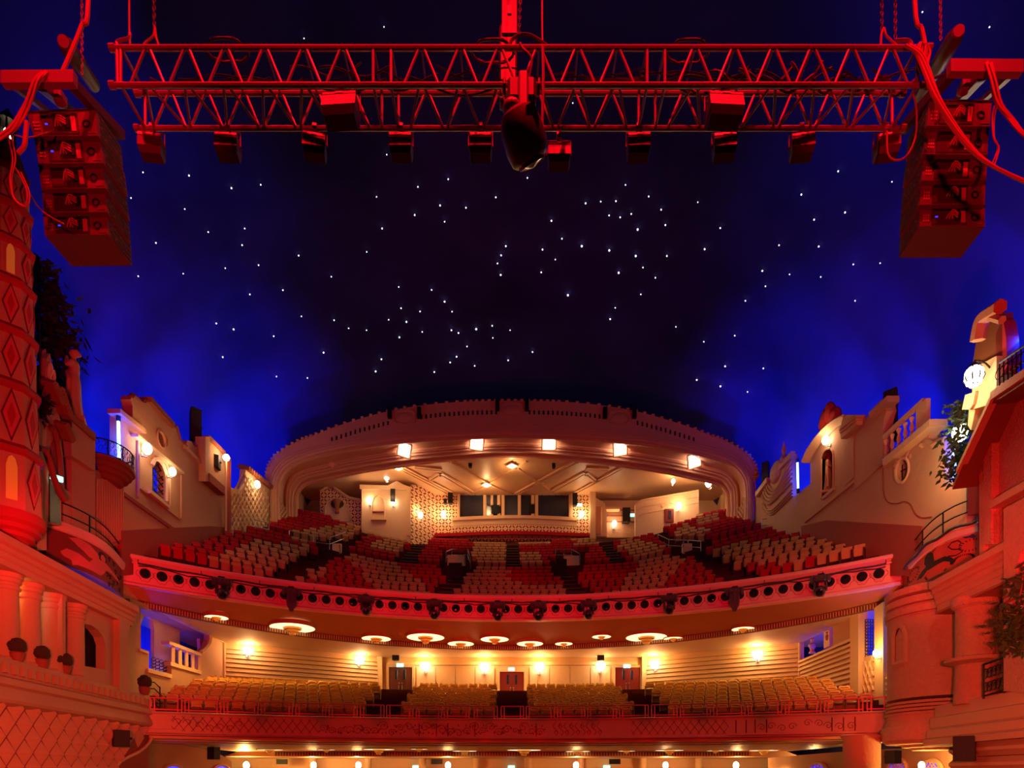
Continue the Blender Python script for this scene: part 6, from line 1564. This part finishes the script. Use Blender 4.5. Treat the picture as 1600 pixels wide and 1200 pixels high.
# ---- ceiling discs under the balcony
def soffit_z(x, y):
    y0 = BY+math.sqrt((BR+.3)**2-x*x); y1 = 21.95+math.sqrt(max(1, 21.05**2-x*x)); t = min(1, max(0, (y-y0)/(y1-y0))); return 9.125-(.42*t+.05*math.sin(PI*t))
def disc(px, py, wpx, z, lab, grp, pw, up=True):
    D = z*1000/(HY-py)
    if up:
        for _ in range(40): D = (soffit_z((px-800)*D/1000, D)-.13)*1000/(HY-py)
    c = P(px, py, D); r = wpx*D/2000.; t = thing('ceiling_disc_lamp', lab, 'ceiling lamp', tuple(c), 0, grp)
    m = MB(); m.lathe([(r*.3, .0), (r*.97, -.005), (r*.97, .03), (r*.3, .06)], (0, 0, 0), 24); m.build('glowing_cove', 'disc_glow', t, True)
    m = MB(); m.lathe([(r*.97, -.01), (r*1.04, -.015), (r*1.05, .22), (r*.97, .22), (r*.97, -.01)], (0, 0, 0), 24, cap=False); m.build('rim', 'under_red', t, True)
    m = MB(); m.lathe([(0, -r*.34), (r*.14, -r*.32), (r*.17, -r*.22), (r*.25, -r*.2), (r*.28, -r*.10), (r*.38, -r*.08), (r*.41, .0), (r*.41, .05)], (0, 0, 0), 20); m.build('stepped_bowl', 'leather', t, True)
    l = lamp('SPOT', (0, 0, -.45), pw*r, AMBER, .3, None, 150, .6); l.parent = t
def between(i, xs): return 'from the left of %s' % {12: 'twelve', 9: 'nine'}[xs]
DD = [(338, 965, 36), (457, 981, 70), (588, 998, 46), (665, 996, 60), (720, 1006, 42), (773, 999, 45), (828, 1006, 42), (881, 1006, 28), (940, 995, 30), (1010, 996, 65), (1052, 998, 30), (1161, 983, 35)]
for i, (px, py, w) in enumerate(DD): disc(px, py, w, 8.63, 'glowing ceiling disc under the balcony, %s from the left of twelve' % ordinal(i+1), 'ceiling discs under the upper balcony', 900)
DD2 = [(422, 1171.5, 40), (510, 1171.5, 28), (592, 1171, 50), (655, 1170.5, 28), (726, 1173.5, 40), (819, 1172, 55), (903, 1174, 40), (979, 1173.5, 28), (1046, 1172.5, 45), (1118, 1173, 28), (1193, 1172.5, 45)]
for i, (px, py, w) in enumerate(DD2): disc(px, py, w, 1.64, 'ceiling disc with stepped bowl under the mezzanine, %s from the left of eleven' % ordinal(i+1), 'ceiling discs under the mezzanine', 700, False)
# ---- exit signs
def exit_sign(p, w, lab, rz=0):
    t = thing('exit_sign', lab, 'exit sign', tuple(p), rz); m = MB(); m.rbox((0, 0, 0), (w, .1, w*.5), .02); m.build('sign_box', 'exit_glow', t); m = MB(); m.ell((-w*.12, -.06, w*.12), w*.05, 6, 4)
    m.tube([V(-w*.12, -.06, w*.06), V(-.10*w, -.06, -.03*w), V(-w*.2, -.06, -.16*w)], w*.035, 4); m.tube([V(-.10*w, -.06, -.03*w), V(-.0*w, -.06, -.15*w)], w*.035, 4); m.tube([V(-.24*w, -.06, 0), V(.02*w, -.06, .02*w)], w*.03, 4)
    m.prism([(w*.12, -.055, -w*.08), (w*.28, -.055, -w*.08), (w*.28, -.055, -w*.15), (w*.42, -.055, 0), (w*.28, -.055, w*.15), (w*.28, -.055, w*.08), (w*.12, -.055, w*.08)], (0, -.01, 0)); m.build('running_man_mark', 'exit_mark', t)
exit_sign(P(625, 1039.5, 45.7), .5, 'green exit sign over the left mezzanine door'); exit_sign(P(799, 1045.5, 45.7), .45, 'green exit sign over the middle mezzanine door'); exit_sign(P(979.5, 1041, 45.7), .5, 'green exit sign over the right mezzanine door')
exit_sign(Wp(88.5, 747, 1.2), .42, 'green exit sign beside the gable house on the far left', .9); exit_sign(P(905, 789, 58.4), .5, 'small blue-white exit sign right of the booth'); exit_sign(P(1034, 720, 55) if 0 else P(987, 805, 58.8), .6, 'small lit sign in the corridor right of the booth')
for px in (612, 760, 789+10): pass
exit_sign(P(612, 1186, 51.5), .5, 'exit sign at the left under the mezzanine') if 0 else None
for px, lab in ((650, 'left'), (799, 'middle'), (948, 'right')): exit_sign(P(px, 1198.5, 51.6), .55, 'exit sign of the %s door below the mezzanine, at the bottom edge' % lab)
# ---- loudspeakers
def speaker(p, d, rz, lab, tilt=0, wedge=.6):
    t = thing('wall_speaker', lab, 'speaker', tuple(p), rz); w, dd, h = d; m = MB(); R = Matrix.Rotation(tilt, 3, 'X')
    pts = [V(-w/2, -dd/2, 0), V(w/2, -dd/2, 0), V(w/2*wedge, dd/2, 0), V(-w/2*wedge, dd/2, 0)]
    m.hexa([R @ (q+V(0, 0, -h/2)) for q in pts]+[R @ (q+V(0, 0, h/2)) for q in pts]); m.build('cabinet', 'speaker_dark', t)
    m = MB(); m.box(R @ V(0, -dd/2-.015, 0), (w*.92, .03, h*.94), R); m.build('grille', 'grille_black', t); m = MB(); m.tube([R @ V(0, dd/2, 0), V(0, dd/2+.1, .02)], .05, 6); m.build('wall_bracket', 'iron', t); return t
speaker(Rp(190, 1154, .5), (.62, .55, .68), -.9, 'dark wall speaker on the quilted tile wall at lower left'); speaker(Wp(335, 1177, .6), (.62, .5, .75), -.5, 'dark wall speaker under the left end of the mezzanine')
speaker(Rp(1506, 1170, .6), (.62, .6, .85), .9, 'large dark wall speaker at lower right on the banded wall'); speaker(Wp(1394, 1183, .6), (.65, .5, .62), .6, 'dark wall speaker under the right end of the mezzanine')
speaker(Wp(306, 667, -.9), (.8, .6, 2.0), -1.0, 'tall black speaker standing behind the left facade parapet'); speaker(Wp(339.5, 723, .3), (.75, .3, .75), -1.45, 'small dark speaker set on the left facade by the street lamp', 0).rotation_euler = (0, .78*0, -1.45)
speaker(P(704, 779, 58.3), (.45, .4, 1.0), 0, 'black speaker left of the booth windows'); speaker(P(696, 784, 58.2), (.3, .3, .45), 0, 'small black speaker beside the left booth speaker'); speaker(P(898, 781, 58.3), (.45, .4, 1.1), 0, 'black speaker right of the booth windows'); speaker(P(614.5, 775, 55.6), (.42, .4, 1.1), 0, 'black speaker on the rear left block')
speaker(P(619, 1026, 45.4), (.5, .4, .55), 0, 'black speaker above the left mezzanine door'); speaker(P(938, 1028, 45.4), (.5, .4, .45), 0, 'black speaker above the wall lamp left of the right mezzanine door'); speaker(Wp(362, 992, .5), (.7, .4, .5), -.4, 'black speaker at the left end of the mezzanine ceiling'); speaker(Wp(1206, 1001, .6), (.7, .5, .55), .4, 'black speaker at the right end of the mezzanine ceiling')
for px, lab in ((442, 'far left'), (683, 'left'), (960, 'right'), (1252, 'far right')): speaker(P(px, 1190, 50.5), (.9, .4, .4), 0, 'flat black speaker at the bottom edge below the mezzanine, %s' % lab)
speaker(P(735, 724, 53), (.3, .3, .7), 0, 'small black projector speaker hanging under the rear ceiling'); speaker(P(865, 726, 53), (.28, .3, .6), 0, 'small pale-fronted spotlight hanging under the rear ceiling')
speaker(P(712, 893, 43.5), (.9, .6, 1.0), 0, 'black floor speaker at the left balcony stair opening'); speaker(P(877, 887, 43.5), (.7, .6, 1.0), 0, 'black floor speaker at the right balcony stair opening')
speaker(Wp(1196, 740, -.6), (.6, .5, 1.6), 1.0, 'dark speaker behind the swag wall near the right foot of the arch'); speaker(Wp(1391, 650, -1.0), (.9, .6, 2.4), 1.0, 'tall dark speaker behind the right balustrade')
# ---- moving lights on the balcony front
wh = ['leftmost', 'second from left', 'third from left', 'fourth from left', 'fourth from right', 'third from right', 'second from right', 'rightmost']
wh = [ordinal(i+1)+' from the left of ten' for i in range(10)]
for i, (px, mode) in enumerate(((337, 0), (448, 1), (567, 0), (676, 0), (777, 0), (842, 0), (922, 0), (1051, 0), (1155, 1), (1292, 0))):
    u = (px-800)/1000.; lo2, hi2 = -.75, .75
    for _ in range(40):
        m_ = (lo2+hi2)/2; x, y = (BR+.0)*math.sin(m_), BY+(BR-.55)*math.cos(m_)
        if x/y < u: lo2 = m_
        else: hi2 = m_
    a = lo2; p = V((BR-.5)*math.sin(a), BY+(BR-.5)*math.cos(a), bz(10.12))
    p.x *= -1 if False else 1
    p = V((BR-.55)*math.sin(a), BY+(BR-.55)*math.cos(a), bz(10.12))
    t = thing('moving_light', 'black moving stage light hanging on the balcony front, %s' % wh[i], 'stage light', tuple(p), -a, 'moving lights on the balcony front')
    m = MB(); m.rbox((0, 0, -.22), (.62, .4, .32), .06); m.rbox((-.36, 0, -.25), (.2, .34, .4), .06); m.rbox((.36, 0, -.25), (.2, .34, .4), .06); m.build('base_box', 'metal_black', t)
    m = MB(); m.box((0, .12, .0), (.3, .08, .16)); m.tube([(-.1, .2, .04), (-.1, .3, .06)], .06, 6); m.tube([(.1, .2, .04), (.1, .3, .06)], .06, 6); m.build('clamp', 'iron', t)
    if mode == 0:
        m = MB(); 
        for s in (-1, 1): m.rbox((s*.27, 0, -.62), (.08, .2, .5), .03)
        m.build('yoke', 'metal_black', t); m = MB(); R = Matrix.Rotation(-1.0, 3, 'X'); m.lathe([(.1, .25), (.22, .2), (.25, 0), (.25, -.2), (.2, -.26), (0, -.22)], (0, -.05, -.85), 16, R); m.build('head', 'metal_black', t, True)
        m = MB(); m.lathe([(.19, 0), (.1, -.04), (0, -.05)], V(0, -.05, -.85)+R @ V(0, 0, -.25), 12, R); m.build('front_lens', 'lens', t, True)
        m = MB(); m.tube([V(.12+.06*math.cos(k), -.1, -1.12+.06*math.sin(k)) for k in range(7)], .012, 4, True); m.build('handle_loop', 'iron', t)
    else:
        m = MB(); m.loft([[V(x*.42*k, y*.3*k, z) for x, y in ((-.5, -.5), (.5, -.5), (.55, 0), (.5, .5), (-.5, .5), (-.55, 0))] for z, k in ((-.3, 1.1), (-.8, 1.15), (-1.0, 1), (-1.2, .55), (-1.32, .4))]); m.build('folded_head', 'metal_black', t)
        m = MB(); m.rbox((0, -.15, -.6), (.1, .1, .6), .02); m.build('yoke', 'metal_black', t)
    for q_ in (-.12, .1): m = MB(); m.box((q_, -.21, -.2), (.04, .02, .03)); m.build('status_led', 'mid_red', t)
# ---- statues
def statue(p, h, rz, lab, mats='plaster', pose=0):
    t = thing('statue', lab, 'statue', tuple(p), rz); m = MB(); k = h/1.75
    rings = []
    prof = [(0, .26, .20), (.15, .25, .19), (.45, .21, .16), (.75, .19, .15), (.95, .19, .14), (1.05, .15, .115), (1.2, .17, .12), (1.33, .20, .12), (1.42, .15, .10), (1.46, .06, .06)]
    for z, rx, ry in prof:
        f = max(0, 1-z/1.0); sx = .05*math.sin(z*2.4)
        rings.append([V(sx+rx*math.cos(a)*(1+.10*f*math.cos(a*7+z*2)), ry*math.sin(a)*(1+.10*f*math.cos(a*7+z*2)), z)*k for a in [2*PI*i/28 for i in range(28)]])
    m.loft(rings); hx = .05*math.sin(1.45*2.4)
    m.tube([V(hx, 0, 1.42)*k, V(hx, -.01, 1.54)*k], .055*k, 8); m.ell(V(hx+.01, -.015, 1.63)*k, V(.078, .095, .115)*k, 12, 8); m.ell(V(hx, .03, 1.66)*k, V(.09, .09, .10)*k, 10, 6); m.ell(V(hx, .11, 1.64)*k, .05*k, 8, 5); m.ell(V(hx+.01, -.11, 1.62)*k, V(.014, .02, .03)*k, 6, 4)
    arms = (((-.19, 0, 1.36), (-.27, .0, 1.12), (-.12, -.16, 1.02)), ((.2, 0, 1.36), (.26, -.05, 1.1), (.08, -.17, 1.22))) if pose == 0 else (((-.19, 0, 1.36), (-.3, -.05, 1.15), (-.22, -.12, .92)), ((.2, 0, 1.36), (.25, -.12, 1.2), (.02, -.15, 1.5)))
    for a, b, c in arms: m.tube(smooth_path([Vector(a)*k, Vector(b)*k, Vector(c)*k], 4), [.058*k]*4+[.046*k]*4+[.036*k], 8); m.ell(Vector(c)*k, V(.04, .035, .055)*k, 8, 5)
    m.tube(smooth_path([V(-.2, -.02, 1.36)*k, V(0, -.15, 1.15)*k, V(.2, -.1, .85)*k, V(.16, -.16, .3)*k], 4), .04*k, 6); m.tube(smooth_path([V(-.2, .05, 1.1)*k, V(-.28, .02, .7)*k, V(-.26, .0, .1)*k], 4), [.05*k, .06*k, .07*k, .07*k, .08*k, .08*k, .08*k, .08*k, .09*k][:9], 6)
    o = m.build('draped_figure', mats, t, True); r = o.modifiers.new('remesh', 'REMESH'); r.mode = 'VOXEL'; r.voxel_size = .022*k; r.use_smooth_shade = True
    m = MB(); m.rbox((0, 0, -.05*k), (.6*k, .5*k, .12*k), .02); m.build('plinth', mats, t)
    return t
statue(Wp(116, 655, .25), 2.9, -1.1, 'draped standing stone figure on top of the left pier', 'plaster', 1)
statue(Wp(1293.5, 768, -.4), 2.3, 1.1, 'robed stone figure standing in the dark niche on the right', 'plaster', 0)
p = P(1269, 1021, 18.9*1000/469); t = thing('bust', 'dark stone bust against the blue opening on the right of the mezzanine', 'bust', tuple(p), .6); m = MB()
m.lathe([(.22, 0), (.2, .1), (.12, .16), (.14, .3)], (0, 0, 0), 12); m.loft([[V(rx*math.cos(a), ry*math.sin(a), z) for a in [2*PI*i/16 for i in range(16)]] for z, rx, ry in ((.28, .14, .12), (.38, .30, .16), (.52, .36, .17), (.62, .2, .13), (.66, .09, .08), (.76, .08, .08))]); m.ell((0, -.02, .87), (.11, .13, .16), 12, 8); m.ell((0, .04, .92), (.125, .12, .13), 10, 6); m.ell((0, -.14, .85), (.02, .03, .04), 6, 4)
o = m.build('head_and_shoulders', 'arch_plaster', t, True); r = o.modifiers.new('remesh', 'REMESH'); r.mode = 'VOXEL'; r.voxel_size = .02; r.use_smooth_shade = True
def urn(p, h, lab, plant=None, mats='plaster'):
    t = thing('stone_urn', lab, 'urn', tuple(p)); k = h; m = MB(); m.lathe([(.22*k, 0), (.22*k, .06*k), (.1*k, .12*k), (.12*k, .2*k), (.3*k, .5*k), (.32*k, .75*k), (.24*k, .85*k), (.3*k, 1*k), (.2*k, .98*k)], (0, 0, 0), 14); m.build('urn_body', mats, t, True)
    if plant: m = MB(); m.ell((0, 0, 1.2*k), .36*k, 12, 8); m.build('clipped_ball', 'topiary', t)
urn(P(1239.5, 1038, 18.7*1000/439.5), 1.0, 'dark urn left of the bust in the blue opening', None, 'dado'); urn(P(1297.5, 1010, 18.7*1000/497.5), .85, 'dark urn right of the bust in the blue opening', None, 'dado'); urn(Wp(1215.5, 1050, -.35), .75, 'urn with clipped plant in the small arched niche', 1, 'cream')
# ---- clipped box trees
def topiary(p, r, lab, pot=True, mats='pot'):
    t = thing('topiary_pot', lab, 'topiary', tuple(p)); random.seed(int(r*100)); m = MB(); m.lathe([(r*.55, 0), (r*.75, r*.5), (r*.8, r*1.0), (r*.86, r*1.05), (r*.8, r*1.15), (0, r*1.1)], (0, 0, 0), 14); m.build('pot', mats, t, True)
    m = MB(); nu, nv = 18, 12; c = V(0, 0, r*1.9); m.ell(c, r, nu, nv)
    m.v = [tuple(c+(Vector(q)-c)*(1+.10*random.uniform(-1, 1))) for q in m.v]; m.build('clipped_ball', 'topiary', t); return t
for px, lab in ((27, 'clipped round bush in a pot, left of the three between the loggia columns'), (65, 'clipped round bush in a pot, middle of the three between the loggia columns'), (101, 'clipped round bush in a pot, right of the three between the loggia columns')):
    q = Rp(px, 1050, -.05); topiary(SP(-1, q.y, -.05, 3.62), .26, lab)
t = topiary(V(SP(-1, 29.0, .1, 3.6).x, 29.0, bz(3.62)), .30, 'dark clipped ball on a face-like terracotta pot at the left mezzanine rail'); 
m = MB(); m.ell((.05, -.26, .22), (.05, .05, .07), 6, 4); m.ell((-.12, -.24, .28), (.03, .03, .02), 6, 4); m.build('face_relief', 'pot', t, True)
# ---- foliage
def leafy(name, lab, cat, base, pts, n, size, mats, stems=(), seed=1):
    t = thing(name, lab, cat, tuple(base)); random.seed(seed); m = MB()
    for _ in range(n):
        c, rr = random.choice(pts); p = Vector(c)+V(random.gauss(0, rr*.5), random.gauss(0, rr*.5), random.gauss(0, rr*.5)); d = V(random.uniform(-1, 1), random.uniform(-1, 1), random.uniform(-1.1, .5)).normalized(); sd = d.cross(V(random.random(), random.random(), 1)).normalized(); L = size*random.uniform(.6, 1.2); nn = d.cross(sd)
        m.add([p, p+d*L*.4+sd*L*.22+nn*L*.03, p+d*L, p+d*L*.4-sd*L*.22+nn*L*.03], [(0, 1, 2), (0, 2, 3)])
    prt(m, 'leaf_mass', mats, t, kind='stuff'); m = MB()
    for s in stems: m.tube(smooth_path([Vector(q) for q in s], 4), .03, 5)
    if stems: prt(m, 'stem', 'wood', t, True)
    return t
iv = [(Rp(1594, 908, .8), .3), (Rp(1590, 945, .8), .4), (Rp(1585, 968, .8), .45), (Rp(1580, 988, .8), .4), (Rp(1592, 1000, .8), .4), (Rp(1598, 975, .8), .4)]
leafy('ivy_plant', 'trailing ivy hanging in front of the red pier at the far right', 'plant', Rp(1590, 1000, .8), iv, 420, .30, 'leaf', [[Rp(1600, 890, .8), Rp(1592, 945, .8), Rp(1585, 990, .8)]], 4)
iv2 = [(P(1500, 655, 24.2), .5), (P(1496, 690, 24.2), .5), (P(1491, 712, 24.2), .5), (P(1487, 735, 24.2), .45), (P(1502, 640, 24.2), .3)]
leafy('ivy_plant', 'ivy growing round the lantern at the right house corner', 'plant', P(1492, 740, 24.2), iv2, 420, .30, 'leaf', [[P(1488, 745, 24.2), P(1494, 700, 24.2), P(1503, 640, 24.2)]], 5)
tr_pts = [(Wp(62+18*t, 425+120*t, -.8), .5+.4*t) for t in [i/8 for i in range(9)]]+[(Wp(95, 520, -.8), .7), (Wp(105, 560, -.8), .6), (Wp(80, 470, -.8), .8), (Wp(88, 590, -.8), .4)]
t = leafy('pine_tree', 'dark drooping tree behind the lozenge tower', 'tree', Wp(66, 640, -.8), tr_pts, 1500, .42, 'leaf_dark', [[Wp(66, 640, -.8), Wp(62, 520, -.8), Wp(58, 420, -.8)], [Wp(60, 440, -.8), Wp(85, 470, -.8), Wp(105, 545, -.8)], [Wp(60, 470, -.8), Wp(80, 510, -.8), Wp(92, 590, -.8)]], 6)
lf = [(Wp(64, 625, 1.3), .25), (Wp(64, 640, 1.3), .3)]
leafy('wall_plant', 'spiky dark plant on the narrow house wall beside the tower', 'plant', Wp(64, 640, 1.3), lf, 90, .4, 'leaf_dark', [], 8)
# ---- handrails and partition walls among the balcony seats
def guard(pts, h, lab, bars=2):
    t = thing('stair_guardrail', lab, 'railing', tuple(pts[0]))
    for k in range(bars): prt(MB().tube([Vector(p)+V(0, 0, h*(1-k*.5)) for p in pts], .025, 5), 'rail', 'steel', t)
    for p in pts: prt(MB().tube([Vector(p), Vector(p)+V(0, 0, h)], .025, 5), 'rail_post', 'steel', t)
def on_rake(px, py):
    D = 30.
    lo2, hi2 = 28., 62.
    for _ in range(50):
        D = (lo2+hi2)/2; q = P(px, py, D); k = (math.hypot(q.x, q.y-BY)-R0B)
        if q.z > bz(rake(k))+lift(q.x): lo2 = D
        else: hi2 = D
    return P(px, py, lo2)
for pts, lab in (([(697, 880), (706, 876), (731, 876), (735, 890)], 'steel guard rail round the left centre stair opening'), ([(868, 876), (893, 876), (906, 884)], 'steel guard rail round the right centre stair opening'), ([(452, 850), (490, 857), (515, 860), (540, 850)], 'steel guard rail round the left outer stair opening'), ([(1028, 853), (1045, 862), (1075, 864), (1095, 866)], 'steel guard rail round the right outer stair opening'), ([(365, 828), (392, 832), (420, 838)], 'steel guard rail at the left end of the cross aisle'), ([(1236, 826), (1212, 829), (1190, 832)], 'steel guard rail at the right end of the cross aisle')):
    guard([on_rake(x, y) for x, y in pts], .95, lab)
for x0, x1, y0, y1, lab in ((699, 727, 887, 868, 'left centre'), (880, 905, 887, 869, 'right centre'), (516, 537, 866, 850, 'left outer'), (1062, 1085, 866, 850, 'right outer')):
    a, b = on_rake(x0, y0), on_rake(x1, y0); D = (a.y+b.y)/2; h = (y0-y1)*D/1000; m = MB(); m.box(((a.x+b.x)/2, D, (a.z+b.z)/2+h/2), (abs(b.x-a.x), .25, h)); o = struct('wall_stair_opening', 'cream', m, label='low cream wall of the %s stair opening among the balcony seats' % lab)
    MB().tube([V(b.x if x0 < 800 else a.x, D-.2, a.z+.2), V(b.x if x0 < 800 else a.x, D-.5, a.z+h)], .05, 5).build('handrail', 'steel', o)
guard([(px_ := P(235, 1100, 29.2)), P(215, 1080, 29.2)+V(0, 0, -.1)], .0, 'x') if 0 else None
t = thing('guardrail', 'black curved guard rail behind the clipped ball at the left mezzanine corner', 'railing', (-16.6, 29.6, bz(3.0)))
for z in (3.3, 3.65, 4.0, 4.3): prt(MB().tube([V(-17.4, 29.9, bz(z)), V(-16.7, 29.9, bz(z)), V(-16.45, 29.9, bz(z-.25))], .025, 5), 'rail', 'iron', t, True)
prt(MB().tube([V(-16.45, 29.9, bz(2.9)), V(-16.45, 29.9, bz(4.1))], .03, 5), 'rail_post', 'iron', t)
# ---- stalls glow: bright lamps under the mezzanine, some only added to brighten unlit wall
for px, D in ((385, 47), (1440, 27), (1375, 35), (560, 49), (700, 49), (900, 49), (1040, 49), (1150, 48), (1270, 46), (490, 49)):
    p = P(px, 1196, D); sconce(p, {385: 'dazzling wall lamp under the left end of the mezzanine', 1440: 'wall lamp between the tracery windows at lower right', 1375: 'wall lamp left of the tracery windows at lower right', 560: 'wall lamp at the bottom edge below the brown mezzanine door', 700: 'wall lamp at the bottom edge left of centre', 900: 'wall lamp at the bottom edge right of centre', 1040: 'wall lamp at the bottom edge below the right mezzanine door', 1150: 'wall lamp at the bottom edge below the right ribbed panel', 1270: 'wall lamp at the bottom edge left of the round pier', 490: 'wall lamp at the bottom edge below the left ribbed panel'}[px], 1500 if px == 385 else 230, (0, -1, 0), .22 if D > 40 else .13, AMBER, style='ball', back=.4)
